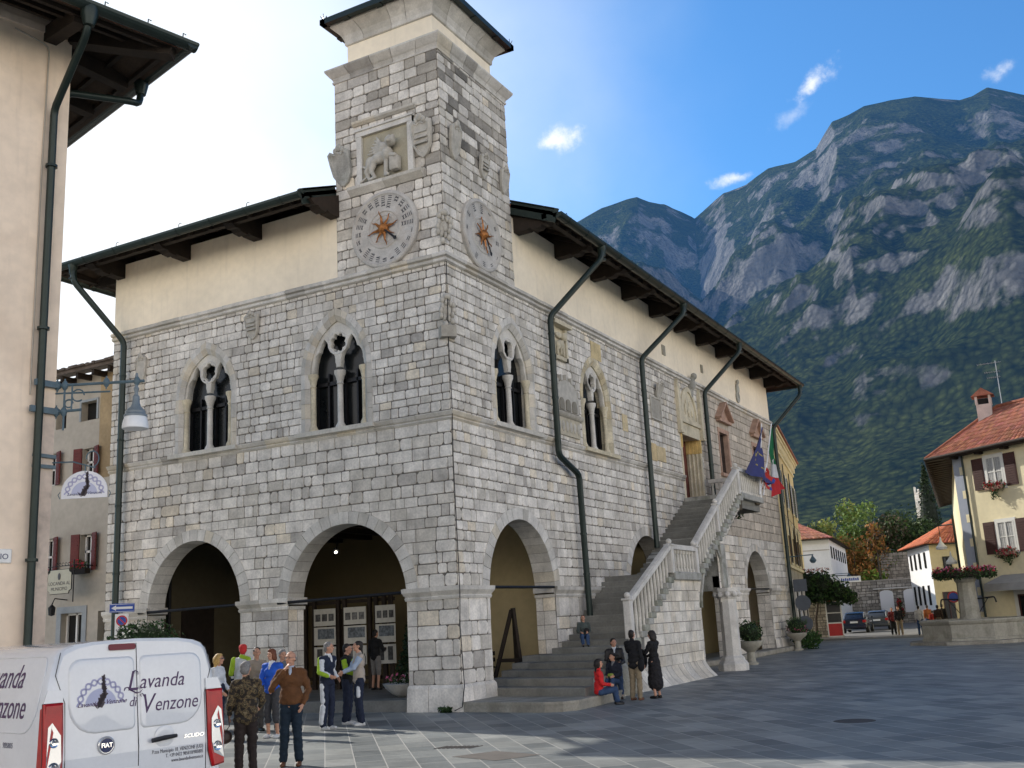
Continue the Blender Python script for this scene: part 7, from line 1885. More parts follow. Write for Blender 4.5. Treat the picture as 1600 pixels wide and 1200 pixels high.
    b.inputs['Emission Color'].default_value = (.06, .22, .54, 1); L(mr(vl.outputs['Value'], 300, 2300, .06, .28), b.inputs['Emission Strength'])
    return m
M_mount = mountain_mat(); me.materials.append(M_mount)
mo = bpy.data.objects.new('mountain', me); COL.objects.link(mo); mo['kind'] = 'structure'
# rising ground between the memorial wall and the foot of the mountain
def hill_z(x, y):
    d = math.hypot(x-CX, y-CY); return max(0, (d-112)*.165) if d < 165 else 8.7+(d-165)*.012
mb = MB(); N1, N2 = 60, 34
for i in range(N1):
    for j in range(N2):
        c4 = []
        for a, b in ((i, j), (i+1, j), (i+1, j+1), (i, j+1)):
            az = -34+a*40/N1; d = 112+b*340/N2; x = CX+d*math.sin(R_(az)); y = CY+d*math.cos(R_(az)); c4.append((x, y, hill_z(x, y)+noise.noise(V((x*.1, y*.1, 0)))*.6*min(1, b)))
        mb.poly(c4)
mb.build('hillside', mat('grassy_hillside', (.05, .075, .025), .95, .35, .3, .05, 3), kind='structure', smooth=True)

# ---- trees on the rise
def at_px(px, D, py=940):
    r = RCM @ V((px-800, -(py-600), -1624.16)); h = math.hypot(r.x, r.y); return V((CX+r.x/h*D, CY+r.y/h*D, 1.98+r.z/h*D))
G1 = [(.14, .22, .04), (.10, .17, .035), (.20, .26, .06)]; G2 = [(.045, .075, .022), (.03, .055, .018), (.065, .10, .025)]; G3 = [(.18, .30, .04), (.13, .24, .03)]
OR = [(.40, .18, .05), (.30, .16, .045), (.20, .19, .04), (.46, .20, .06)]; BL = [(.09, .15, .15), (.06, .11, .11), (.13, .19, .19)]; YG = [(.30, .30, .08), (.18, .24, .05)]; BR = [(.14, .10, .06), (.10, .08, .05)]
TR = [(1322, 126, 763, 900, 2.8, YG+G1, 'tall slender yellow-green tree at the left of the tree group', 2600, 1.4),
      (1352, 122, 770, 900, 3.6, G1, 'tall bright green tree rising beside the slender yellow-green one', 3000, 1.3),
      (1306, 118, 800, 905, 3.2, YG, 'yellowish bushy tree at the edge of the white house roof', 1900, 1),
      (1348, 124, 806, 880, 2.3, BL, 'blue-green spruce-like tree in front of the tall green trees', 2200, 1.3),
      (1368, 113, 800, 890, 1.7, BR+OR, 'thin brownish tree between the blue and the dark trees', 1200, 1.6),
      (1385, 120, 783, 890, 3.6, G2+BR, 'dark olive tree with a reddish top in the middle of the group', 2400, 1),
      (1407, 124, 795, 890, 5.0, G2, 'broad dark green tree in shade left of the ruin', 2600, .8),
      (1432, 130, 792, 890, 4.6, G2+G3[:1], 'dark tree with sunlit light green top below the white ruin', 2600, .8),
      (1455, 122, 806, 880, 4.0, G2, 'dark tree behind the orange roof', 1800, .8),
      (1334, 117, 846, 925, 5.6, OR, 'orange and brown autumn tree beside the white house', 4500, .8),
      (1362, 121, 862, 925, 3.3, OR+G1, 'half-turned orange and green tree right of the autumn tree', 1800, .8),
      (1392, 120, 874, 925, 3.4, G3+G1, 'bright green bushy tree above the memorial wall', 2200, .6),
      (1372, 117, 888, 925, 2.6, G3+YG, 'low light green tree at the top edge of the memorial wall', 1400, .7),
      (1420, 121, 874, 915, 2.6, G3, 'bright green shrub-like tree left of the small house', 1300, .6),
      (1262, 112, 812, 900, 3.5, G2, 'dark tree behind the ridge of the white house', 1200, .8)]
for i, (px, D, pt, pb, R, cols, lab, n, asp) in enumerate(TR):
    b = at_px(px, D, (pt+pb)/2); zt = at_px(px, D, pt).z; bz = min(hill_z(b.x, b.y), zt-3) if D > 112 else 0
    if D <= 125: bz = min(3.2, zt-2.2)
    H = zt-bz; tree('tree', lab, (b.x, b.y, bz), H*1.02, min(H*.2, 3.0), R, n, .20, cols, 100+i, lobes=11, group='trees on the rise behind the village', trunk_r=.16, aspect=asp)
# cypress
cb = at_px(1447, 132, 765); zt = at_px(1449, 132, 728).z; bz = hill_z(cb.x, cb.y); t = thing('cypress', 'tall dark columnar cypress at the left edge of the yellow house', 'tree', (cb.x, cb.y, bz)); mb = MB(); rnd = random.Random(77); H = zt-bz
for i in range(16):
    k = (i+.5)/16; r = 1.5*math.sin(min(1, k*1.6+.25)*math.pi/2)*(1-k**2.6)+.12; leaves(mb, (cb.x+rnd.uniform(-.1, .1), cb.y, bz+.6+k*(H-.8)), (r, r, H/14), 260, .16, [(.018, .035, .012), (.03, .05, .018)], rnd, shell=.3); 
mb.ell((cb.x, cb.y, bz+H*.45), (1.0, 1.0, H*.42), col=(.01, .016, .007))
mb.build('crown', M_leaf, t); mb = MB(); mb.tube([(cb.x, cb.y, bz-.5), (cb.x, cb.y, bz+H*.5)], [.25, .1], 8); mb.build('trunk', MATS['bark'], t)
# castle ruin
rb = at_px(1438, 178, 780); rb.z = 0; z0, z1 = 10, at_px(1437, 178, 764).z; e = V((math.cos(R_(-6)), -math.sin(R_(-6)), 0)); nR = V((e.y, -e.x, 0))
mb = MB(Fr(rb-e*.8, e, nR)); blocks(mb, 0, 1.5, z0, z1-.5, [], (.3, .5), (.3, .8), d=.06, j=.02, colf=lambda u, v, r: (lambda k: (k*1.5, k*1.45, k*1.4))(r.uniform(.8, 1.1)), seed=333, wob=.03)
mb.box((0, z0, -3), (1.5, z1-.7, -.01), (1.2, 1.15, 1.1)); 
for a, b, h in ((0, .3, .4), (.5, .8, .0), (1.0, 1.5, -.5)): mb.box((a, z1-.8, -2.5), (b, z1+h, 0), (1.4, 1.35, 1.3))
top(mb, 'castle_ruin', [M_stone, M_mortar], (rb.x, rb.y, z0), 'pale broken castle tower ruin on the rise beside the cypress', 'ruin')
# ================================================================= WHITE VAN
van = thing('delivery_van', 'white delivery van with lavender shop lettering, parked with its rear doors toward the viewer', 'van', (4.83, -15.19, 0), R_(77))
M_vanp = mat('white_van_paint', (.70, .72, .74), .22, .03, 3, coat=.7, attr=False)
M_seam = mat('panel_gap', (.05, .05, .05), .8, 0); M_lampr = mat('red_lamp_lens', (.42, .006, .01), .3, .15, 9, coat=.25, spec=.3); M_lampc = mat('clear_lamp_lens', (.55, .55, .55), .08, .05, 10, metal=.4, coat=1)
M_blkp = mat('black_plastic', (.02, .02, .022), .5, .1, 10)
VW, VL = 1.88, 4.5
side_p = [(.10, .26), (.02, .38), (.0, .60), (.0, .95), (.0, 1.30), (.018, 1.50), (.05, 1.68), (.085, 1.82), (.12, 1.90), (.17, 1.955), (.26, 1.99), (.45, 2.015), (.94, 2.03)]
def sect(y, ins, zt=0, zs=1.0):
    L_ = [(x+ins*(1 if x < .4 else .5), z) for x, z in side_p]
    P = [(x, y, .26+(z-.26)*zs) for x, z in L_] + [(VW-x, y, .26+(z-.26)*zs) for x, z in L_[::-1][1:]]
    return P
def rake(z): return max(0, (z-1.0))*.10
vs = []; st = [(0.0, .075), (.012, .045), (.04, .018), (.09, .004), (.2, 0), (3.0, 0), (3.6, .03), (4.1, .09), (4.4, .2), (4.5, .3)]
for k, (y, ins) in enumerate(st):
    f = max(0, 1-y/.6)
    S_ = sect(y, ins, zs=1 if y < 3.2 else (1-.06*(y-3.2) if y < 3.61 else .97-.30*(y-3.6)))
    if k == 0: S_ = [(x, yy, z-(.03 if z > 1.9 else 0)) for x, yy, z in S_]
    vs += [(x, yy+rake(z)*f, z) for x, yy, z in S_]
n = len(side_p)*2-1; mb = MB()
mb.add(vs, [(i*n+j, (i+1)*n+j, (i+1)*n+j+1, i*n+j+1) for i in range(len(st)-1) for j in range(n-1)])
# rear face filled in horizontal strips so it follows the rake
P = vs[:n]; m_ = len(side_p)
for j in range(m_-1): mb.add([P[j], P[j+1], P[n-2-j], P[n-1-j]], [(0, 3, 2, 1)])
Q = vs[-n:]; mb.add(Q, [tuple(range(n))])
mb.add([vs[0], vs[n-1], vs[-1], vs[-n]], [(0, 1, 2, 3)])
mb.build('body', M_vanp, van, local=True, smooth=True, ang=28)
def RY(z, d=0): return rake(z) - d
class VanRear:
    e = V((1, 0, 0)); n = V((0, -1, 0))
    def __call__(s, p): return V((p[0], RY(p[1], p[2]), p[1]))
VR = VanRear()
class VanSide:
    e = V((0, -1, 0)); n = V((-1, 0, 0))
    def __call__(s, p):
        z = p[1]; x = 0
        for (xa, za), (xb, zb) in zip(side_p[:-1], side_p[1:]):
            if za <= z <= zb: x = xa+(xb-xa)*(z-za)/(zb-za)
        return V((x-p[2], -p[0], z))
VS_ = VanSide()
def rrect(x0, x1, z0, z1, cut=(.1, .1, .1, .1), n=5):
    P = []
    for (cx, cz, a0), r in zip(((x1, z0, -90), (x1, z1, 0), (x0, z1, 90), (x0, z0, 180)), cut):
        ox = cx-r if cx == x1 else cx+r; oz = cz+r if cz == z0 else cz-r
        P += [(ox+r*math.cos(R_(a0+90*i/n)), oz+r*math.sin(R_(a0+90*i/n))) for i in range(n+1)]
    return P
def bead(X, P, r, parent, m, name, d=0, closed=True):
    mb = MB(); pts = [X((p[0], p[1], d)) for p in P]; 
    if closed: pts.append(pts[0])
    mb.tube(pts, r, 6, cap=not closed); return mb.build(name, m, parent, local=True, smooth=True)
# rear doors: raised skin with a stamped panel each
for k, (x0, x1, cut) in enumerate(((.235, .905, (.05, .06, .12, .26)), (.965, 1.66, (.26, .12, .06, .05)))):
    z0, z1 = (1.16, 1.86)
    P = rrect(x0, x1, z0, z1, cut); c = (sum(p[0] for p in P)/len(P), sum(p[1] for p in P)/len(P)); N = len(P)
    mb = MB(); ring = lambda s, d: [VR((c[0]+(p[0]-c[0])*s, c[1]+(p[1]-c[1])*s, d)) for p in P]
    A, B, C2 = ring(1.0, .001), ring(.97, .014), ring(.94, .016); 
    mb.add(A+B+C2, [(i, (i+1) % N, N+(i+1) % N, N+i) for i in range(N)]+[(N+i, N+(i+1) % N, 2*N+(i+1) % N, 2*N+i) for i in range(N)]+[tuple(range(2*N, 3*N))])
    d_ = mb.build('rear_door', M_vanp, van, local=True, smooth=True, ang=50)
    if k == 0: doorL = d_
    else: doorR = d_
def gap(X, pts, name='door_gap', r=.004): 
    mb = MB(); mb.tube([X((p[0], p[1], .0015)) for p in pts], r, 5); return mb.build(name, M_seam, van, local=True)
gap(VR, [(.935, 1.985), (.935, 1.5), (.94, 1.0), (.945, .45)]); gap(VR, [(.2, 1.46), (.2, .9), (.2, .5)]); gap(VR, [(1.69, 1.44), (1.69, .9), (1.69, .5)])
gap(VR, [(.20, 1.46), (.11, 1.72), (.16, 1.93)]); gap(VR, [(1.69, 1.44), (1.78, 1.70), (1.72, 1.92)])
# high brake light, badge, handle
mb = MB(VR); P = rrect(.64, .92, 1.925, 1.985, (.02,)*4, 3); mb.add([(p[0], p[1], .001) for p in P]+[(p[0], p[1], .02) for p in P], [tuple(range(len(P), 2*len(P)))]+[(i, (i+1) % len(P), len(P)+(i+1) % len(P), len(P)+i) for i in range(len(P))]); mb.build('brake_light', mat('dark_red_lens', (.16, .006, .02), .4, .1, 5), van, local=True)
bax = (V((1, 0, 0)), UP, V((0, -1, 0)))
mb = MB(); mb.lathe([(.085, 0), (.085, .014), (.075, .02), (.068, .018), (0, .02)], VR((.60, 1.04, 0)), 28, ax=bax); f = mb.build('badge', M_lampc, van, local=True, smooth=True, ang=30)
mb = MB(); mb.lathe([(.066, .019), (.066, .023), (0, .024)], VR((.60, 1.04, 0)), 24, ax=bax); mb.build('badge_field', mat('badge_blue', (.01, .02, .09), .2, 0, coat=1), f, local=True)
def vtext(t, size, X, c, m, d=.004, shear=0, align='CENTER', bold=0, sx=1, name='lettering', space=1, parent=None, rot=0):
    me = text_mesh(t, size, shear, .001, align, space, bold); mb = MB(); cr, sr = math.cos(rot), math.sin(rot)
    bm = me
    mb.merge(me, X=lambda co: X((c[0]+(co.x*cr-co.y*sr)*sx, c[1]+co.x*sr+co.y*cr, d+co.z)))
    return mb.build(name, m, parent or van, local=True)
M_chrome = mat('chrome', (.7, .7, .7), .15, .05, 10, metal=1)
vtext('FIAT', .058, VR, (.60, 1.04), M_chrome, d=.026, bold=.001, parent=f)
vtext('SCUDO', .05, VR, (1.55, 1.03), M_chrome, d=.006, bold=.001, shear=.2, sx=1.35)
mb = MB(VR); mb.lathe_ = None; mb.X = None; mb.lathe([(.11, 0), (.10, .004), (.06, -.003+.008), (0, .002)], VR((1.22, 1.05, 0)), 24, ax=bax); mb.build('handle_recess', M_vanp, van, local=True, smooth=True, ang=60)
mb = MB(); mb.tube([VR((1.07, 1.03, .03)), VR((1.2, 1.045, .042)), VR((1.34, 1.05, .03))], [.022, .024, .018], 8); mb.build('door_handle', M_blkp, van, local=True, smooth=True)
# tail lamp clusters
def taillamp(sgn):
    X0 = 0 if sgn < 0 else VW
    def q(x, z, d): return V((X0+(-sgn)*x, RY(z)-d, z))
    out = [(-.015, 1.47), (.17, 1.47), (.17, 1.18), (.165, .86), (.12, .70), (-.02, .72), (-.018, 1.0)]
    mb = MB(); n = len(out)
    F0, F1, F2 = [q(x, z, .002) for x, z in out], [q(x+.004, z, .025) for x, z in out], [q(.078+(x-.078)*.8, 1.09+(z-1.09)*.95, .045) for x, z in out]
    mb.add(F0+F1+F2, [(i, (i+1) % n, n+(i+1) % n, n+i) for i in range(n)]+[(n+i, n+(i+1) % n, 2*n+(i+1) % n, 2*n+i) for i in range(n)]+[tuple(range(2*n, 3*n))])
    w_ = [(-.012, 1.46), (-.012, .73)]
    mb.add([V((X0-sgn*-.004, .0, 1.46)), V((X0-sgn*-.004, .0, .73)), V((X0-sgn*-.004, .14, .80)), V((X0-sgn*-.004, .11, 1.42))], [(0, 1, 2, 3)])
    f = mb.build('tail_light', M_lampr, van, local=True, smooth=True, ang=25)
    ins = [(.02, 1.26), (.06, 1.30), (.14, 1.18), (.145, .95), (.12, .84), (.0, .78), (.005, 1.0)]
    mb = MB(); mb.add([q(x, z, .047) for x, z in ins], [tuple(range(len(ins)))]); mb.build('clear_lens', M_lampc, f, local=True)
    for z, r in ((1.12, .045), (.90, .05)):
        mb = MB(); mb.lathe([(r, 0), (r*.9, .006), (r*.6, .0), (r*.5, .006), (0, .002)], q(.075, z, .047), 18, ax=bax); mb.build('bulb_ring', M_chrome, f, local=True, smooth=True)
    mb = MB(); P = [(-.01, 1.475), (.175, 1.475), (.175, 1.585), (.03, 1.59), (.02, 1.56)]
    mb.add([q(x, z, .002) for x, z in P]+[q(x, z, .02) for x, z in P], [tuple(range(5, 10))]+[(i, (i+1) % 5, 5+(i+1) % 5, 5+i) for i in range(5)]); mb.build('lamp_cap', M_vanp, van, local=True)
    bead(lambda p: q(p[0], p[1], p[2]), [(x*1.02, z) for x, z in out], .004, f, M_seam, 'lamp_gasket', .004)
taillamp(-1); taillamp(1)
# side panel
P = rrect(-1.62, -.19, 1.20, 1.90, (.30, .14, .14, .1), 6); bead(VS_, P, .006, van, M_vanp, 'side_panel', .002)
gap(VS_, [(-1.74, 1.96), (-1.74, 1.2), (-1.74, .35)]); gap(VS_, [(-1.74, .75), (-.9, .76), (-.15, .78)], r=.006)
# bumper
mb = MB()
for (z0, z1, d) in ((.36, .50, .06), (.50, .66, .08)):
    pts = [(-.02, .3), (-.02, .05), (.06, -d), (VW-.06, -d), (VW+.02, .05), (VW+.02, .3)]; n = len(pts)
    ins = [(.03, .3), (.03, .1), (.1, .0), (VW-.1, .0), (VW-.03, .1), (VW-.03, .3)]
    mb.add([(x, y, z0) for x, y in pts]+[(x, y, z1) for x, y in pts]+[(x, y, z1+.01) for x, y in ins]+[(x, y, z0) for x, y in ins], [(i, i+1, n+i+1, n+i) for i in range(n-1)]+[(n+i, n+i+1, 2*n+i+1, 2*n+i) for i in range(n-1)]+[(3*n+i, 3*n+i+1, i+1, i) for i in range(n-1)])
mb.build('bumper', M_blkp, van, local=True, smooth=True, ang=40)
mb = MB(); mb.bbox((1.72, -.01, .60), (1.86, .1, .72), .02); mb.bbox((.02, -.01, .60), (.16, .1, .72), .02); mb.build('bumper_corner', M_vanp, van, local=True)
mb = MB(VR); mb.box((.42, .70, .01), (.94, .81, .018)); f = mb.build('number_plate', M_swhite, van, local=True)
for y in (.85, 3.6):
    for s, x in ((-1, .12), (1, VW-.12)):
        mb = MB(); a3 = (V((0, 1, 0)), UP, V((s, 0, 0))); mb.lathe([(.0, -.1), (.31, -.1), (.335, -.06), (.335, .06), (.31, .1), (.22, .11), (.2, .07), (0, .07)], (x, y, .335), 24, ax=a3); f = mb.build('wheel', MATS['tyre'], van, local=True, smooth=True, ang=40)
        mb = MB(); mb.lathe([(0, .1), (.2, .11), (.22, .08)], (x, y, .335), 16, ax=a3); mb.build('rim', MATS['galvanised_pole'], f, local=True)
for s in (-1, 1):
    mb = MB(); xx = 0 if s < 0 else VW; mb.ell((xx+s*.14, 3.55, 1.15), (.12, .07, .14)); mb.build('mirror', M_blkp, van, local=True, smooth=True)
mb = MB(); mb.add([(.08, 3.62, 1.25), (.22, 3.72, 1.78), (VW-.22, 3.72, 1.78), (VW-.08, 3.62, 1.25)], [(0, 1, 2, 3)]); mb.add([(.0-.004, 2.6, 1.25), (-.004, 3.4, 1.2), (.08, 3.3, 1.72), (.07, 2.7, 1.78)], [(0, 1, 2, 3)]) ; mb.build('windscreen', M_glass, van, local=True)
# lettering
M_violet = mat('dark_violet_lettering', (.075, .035, .10), .5, 0)
D1 = .018
def script_word(txt, c, s, X=VR, d=D1, shear=.28, parent=None, sx=.92):
    """slanted lettering; the capital is larger, with a swash"""
    vtext(txt[0], s*1.35, X, (c[0], c[1]+s*.02), M_violet, d=d, shear=shear, align='LEFT', sx=sx, parent=parent)
    adv = {'L': .62, 'V': .78, 'd': 0}[txt[0]] if txt[0] in 'LV' else .6
    vtext(txt[1:], s, X, (c[0]+s*1.5*adv*sx*.78, c[1]-s*.03), M_violet, d=d, shear=shear, align='LEFT', sx=sx, parent=parent)
script_word('Lavanda', (.815, 1.605), .20); script_word('Venzone', (.955, 1.375), .195, sx=.86); vtext('di', .13, VR, (.875, 1.415), M_violet, d=D1, shear=.28, sx=.85)
mb = MB()
def swash(pts, r): mb.tube([VR((x, z, D1+.001)) for x, z in pts], r, 6)
swash([(.79, 1.53), (.80, 1.555), (.83, 1.56), (.86, 1.53), (.92, 1.50), (.96, 1.505), (.985, 1.53)], [.004, .006, .005, .007, .006, .004, .002]); swash([(.88, 1.70), (.91, 1.72), (.94, 1.70), (.94, 1.675)], .004); swash([(.97, 1.46), (.96, 1.48), (.985, 1.49), (1.0, 1.46)], .004)
mb.build('lettering', M_violet, van, local=True)
for t_, z, x, s in (('P.zza Municipio 18_VENZONE (UD)', .915, 1.66, .052), ('T. +39 0432 985810/985805', .865, 1.66, .050), ('www.lavandadivenzone.it', .815, 1.66, .048)): vtext(t_, s, VR, (x, z), M_navy if False else MATS['galvanised_pole'] if False else mat('grey_print'+str(len(MATS)), (.12, .12, .14), .6, 0), d=.004, align='RIGHT', sx=.74)
class Off:
    """rear surface, local helper for the rosette"""
for nm in ('x',):
    _ll = lavender_logo
    def build_local(): pass
_ob = MB.build
def _lb(s, name, mats, parent=None, **k): k['local'] = True; return _ob(s, name, mats, parent, **k)
MB.build = _lb
lavender_logo(VR, .55, 1.42, .255, D1, doorL, txt=False)
MB.build = _ob
vtext('Lavanda', .062, VR, (.41, 1.43), M_violet, d=D1+.001, shear=.5); vtext('Venzone', .062, VR, (.70, 1.44), M_violet, d=D1+.001, shear=.5)
vtext('Bottega', .01, VR, (.5, .9), M_violet) if False else None
vtext('Lavanda', .32, VS_, (-.60, 1.71), M_violet, d=.004, shear=.28, align='RIGHT', sx=.9)
vtext('di Venzone', .32, VS_, (-.46, 1.43), M_violet, d=.004, shear=.28, align='RIGHT', sx=.8)
vtext('985805', .075, VS_, (-.66, 1.08), mat('grey_side_print', (.2, .2, .24), .6, 0), d=.004, align='RIGHT', sx=1, shear=.15)

# ================================================================= EXHIBITION PANELS IN THE ARCADE
M_paper = mat('exhibition_paper', (.55, .54, .49), .8, .08, 8); M_photo = mat('printed_photographs', (.12, .12, .12), .7, .5, 14)
exz = thing('exhibition_stand', 'dark timber stand with three columns of white photo boards under the arcade', 'display stand', (-6.2, 4.5, .28))
FE = Fr((0, 4.5, 0), (1, 0, 0), (0, -1, 0))
for x in (-8.55, -8.2, -7.25, -7.0, -6.05, -5.8, -5.5, -5.25):
    mb = MB(FE); mb.box((x-.06, .28, -.15), (x+.06, 3.05, -.05)); mb.build('upright', M_wood, exz)
for z in (2.85, .55): mb = MB(FE); mb.box((-8.65, z, -.2), (-5.15, z+.1, -.15)); mb.build('crossbar', M_wood, exz)
rnd = random.Random(4)
for i, x0 in enumerate((-8.12, -6.95, -5.75)):
    for j, (z0, z1) in enumerate(((2.2, 2.72), (1.62, 2.16), (1.0, 1.56))):
        w = .84 if i < 2 else .72
        mb = MB(FE); mb.box((x0, z0, 0), (x0+w, z1, .025)); f = mb.build('photo_board', M_paper, exz)
        mb = MB(FE)
        if j == 0:
            for k in range(3): mb.box((x0+.06+k*w*.31, z0+.14, .026), (x0+.06+k*w*.31+w*.24, z1-.16, .03), (rnd.uniform(.6, 1.6),)*3)
        elif j == 1: mb.box((x0+w*.18, z0+.18, .026), (x0+w-.04, z1-.05, .03), (1.3, 1.5, 1.7))
        else:
            for k in range(2): mb.box((x0+.12+k*w*.45, z0+.1, .026), (x0+.12+k*w*.45+w*.25, z1-.06, .03), (rnd.uniform(.4, 1.4),)*3)
        mb.build('photographs', M_photo, f)
FQ = Fr((0, 7.16, 0), (1, 0, 0), (0, -1, 0))
mb = MB(FQ); mb.box((-6.5, 2.1, .1), (-6.1, 3.1, .13)); top(mb, 'notice', M_paper, (-6.3, 7.05, 2.1), 'pale paper notice on the arcade wall right of the photo boards', 'notice') if False else None
# dark benches and easel seen through the first side arch
bn_ = thing('wooden_bench', 'dark slatted wooden bench under the side arch', 'bench', (-3.2, 5.4, .28))
for k in range(5): mb = MB(); mb.box((-5.4, 5.1+k*.12, .72), (-2.3, 5.19+k*.12, .76)); mb.build('slat', M_wood, bn_)
for x in (-5.3, -3.9, -2.45):
    mb = MB(); mb.box((x, 5.1, .28), (x+.08, 5.18, 1.15)); mb.build('leg', M_wood, bn_); mb = MB(); mb.box((x, 5.6, .28), (x+.08, 5.68, .75)); mb.build('leg', M_wood, bn_)
for z in (.9, 1.08): mb = MB(); mb.box((-5.4, 5.62, z), (-2.3, 5.66, z+.12)); mb.build('backrest', M_wood, bn_)
ez = thing('easel', 'dark folded wooden easel leaning inside the side arch', 'easel', (-1.5, 5.0, .28))
for a, b in (((-1.9, 4.8, .28), (-1.25, 4.9, 2.35)), ((-1.1, 5.1, .28), (-1.2, 4.9, 2.4)), ((-1.5, 5.5, .28), (-1.22, 4.95, 2.3))): mb = MB(); mb.beam(a, b, .1, .1); mb.build('leg', M_wood, ez)
mb = MB(); mb.box((-1.75, 4.8, .9), (-1.0, 5.0, 1.0)); mb.build('ledge', M_wood, ez)
mb = MB(); mb.box((-3.55, 4.95, .76), (-2.85, 5.35, 1.3)); mb.prism([(-3.6, 1.3), (-2.8, 1.3), (-2.9, 1.55), (-3.5, 1.55)], 4.9, 5.4, axis=1); top(mb, 'display_case', M_wood, (-3.2, 5.15, .76), 'small dark display case standing on the bench', 'display case')
# sandwich board leaning by the steps behind the man in brown
mb = MB(); mb.beam((-5.15, -.25, .02), (-5.35, -.02, 1.0), .5, .03); top(mb, 'leaning_board', M_swhite, (-5.2, -.2, 0), 'white board leaning against the pier behind the man in brown', 'board')

# ================================================================= FLAGS AND WINDOW BOXES ON THE BALCONY
def flag(name, label, foot, head, colf, hoist, F0, F1, seed, wave=.09):
    """cloth hanging in folds between the pole (head .. head-hoist) and its two free corners F0, F1"""
    foot, head, F0, F1 = V(foot), V(head), V(F0), V(F1); t = thing(name, label, 'flag', tuple(foot))
    mb = MB(); mb.tube([foot, head+(head-foot).normalized()*.12], .028, 8); mb.build('flagpole', M_swhite, t)
    mb = MB(); N, M_ = 20, 28; pd = (head-foot).normalized(); H1 = head-pd*hoist; vs = []
    for i in range(N+1):
        a = i/N
        for j in range(M_+1):
            b = j/M_; p = head.lerp(H1, a).lerp(F0.lerp(F1, a), b)
            k = wave*math.sin(a*10+seed+b*2)*(.25+b) + .04*math.sin(a*21+b*5)
            vs.append(p + V((k, k*.35, -.12*math.sin(b*math.pi)*a)))
    for i in range(N):
        for j in range(M_):
            mb.f.append([i*(M_+1)+j, (i+1)*(M_+1)+j, (i+1)*(M_+1)+j+1, i*(M_+1)+j+1]); mb.m.append(0); mb.c.append(colf((i+.5)/N, (j+.5)/M_))
    mb.v = [tuple(q) for q in vs]
    mb.build('cloth', MATS.get('flag_cloth') or mat('flag_cloth', (1, 1, 1), .85, .06, 6), t, smooth=True, ang=180); return t
def eu(a, b):
    for k in range(12):
        if abs(a-.5-.26*math.cos(k*math.pi/6)) < .03 and abs(b-.5-.2*math.sin(k*math.pi/6)) < .022: return (.4, .33, .06)
    return (.04, .045, .15)
flag('flag', 'dark blue European flag hanging on the landing of the outdoor staircase', (2.35, 19.5, 6.5), (2.5, 20.3, 9.35), eu, 1.5, (2.5, 17.3, 7.15), (2.6, 20.8, 7.0), 1)
flag('flag', 'green, white and red Italian flag beside the blue flag on the landing', (2.35, 20.05, 6.5), (2.5, 21.9, 9.6), lambda a, b: (.01, .13, .05) if b < .45 else ((.55, .55, .56) if b < .70 else (.42, .02, .025)), 1.3, (2.5, 21.2, 6.5), (2.6, 22.1, 6.9), 2)
flag('flag', 'red flag with a blue edge bunched low between the two larger flags', (2.3, 19.7, 6.5), (2.45, 20.5, 7.7), lambda a, b: (.45, .03, .02) if b < .75 else (.02, .06, .3), .7, (2.55, 21.3, 7.3), (2.5, 20.5, 6.7), 3)
flowerbox((1.0, 21.0, 6.35), (1, 0, 0), 'small flower trough at the far end of the staircase landing', .9, RED, 41, 300)
# ================================================================= PEOPLE
M_skin = mat('skin', (.50, .27, .18), .55, .06, 14, spec=.3, attr=False, local=True)
_cm = {}
def cloth(name, col, rough=.85, var=.12, sc=9, **k):
    if name not in _cm: _cm[name] = mat(name, col, rough, var, sc, .003, 45, attr=False, local=True, **k)
    return _cm[name]
def camo_mat():
    m = bpy.data.materials.new('camouflage_fabric'); m.use_nodes = True; nt = m.node_tree; L = nt.links.new; b = nt.nodes['Principled BSDF']; tc_ = nd(nt, 'ShaderNodeTexCoord')
    n = nd(nt, 'ShaderNodeTexNoise'); n.inputs['Scale'].default_value = 17; n.inputs['Detail'].default_value = 3; L(tc_.outputs['Object'], n.inputs['Vector'])
    cr = nd(nt, 'ShaderNodeValToRGB'); cr.color_ramp.interpolation = 'CONSTANT'; e = cr.color_ramp.elements; e[0].color = (.02, .015, .01, 1); e[1].position = .47; e[1].color = (.075, .05, .025, 1)
    for p, c in ((.53, (.16, .11, .05, 1)), (.58, (.03, .025, .012, 1)), (.64, (.2, .15, .08, 1))): q = e.new(p); q.color = c
    L(n.outputs['Fac'], cr.inputs[0]); L(cr.outputs[0], b.inputs['Base Color']); b.inputs['Roughness'].default_value = .9; return m
M_camo = camo_mat()
J0 = dict(pel=(0, 0, .96), wai=(0, 0, 1.10), che=(0, .0, 1.30), nek=(0, -.012, 1.47), hed=(0, .02, 1.635),
          shL=(-.178, -.01, 1.415), shR=(.178, -.01, 1.415), elL=(-.225, -.04, 1.13), elR=(.225, -.04, 1.13), wrL=(-.225, .07, .90), wrR=(.225, .07, .90),
          hpL=(-.088, 0, .93), hpR=(.088, 0, .93), knL=(-.10, .02, .50), knR=(.10, .02, .50), anL=(-.11, -.03, .085), anR=(.11, -.03, .085))
UPJ = ('che', 'nek', 'hed', 'shL', 'shR', 'elL', 'elR', 'wrL', 'wrR')
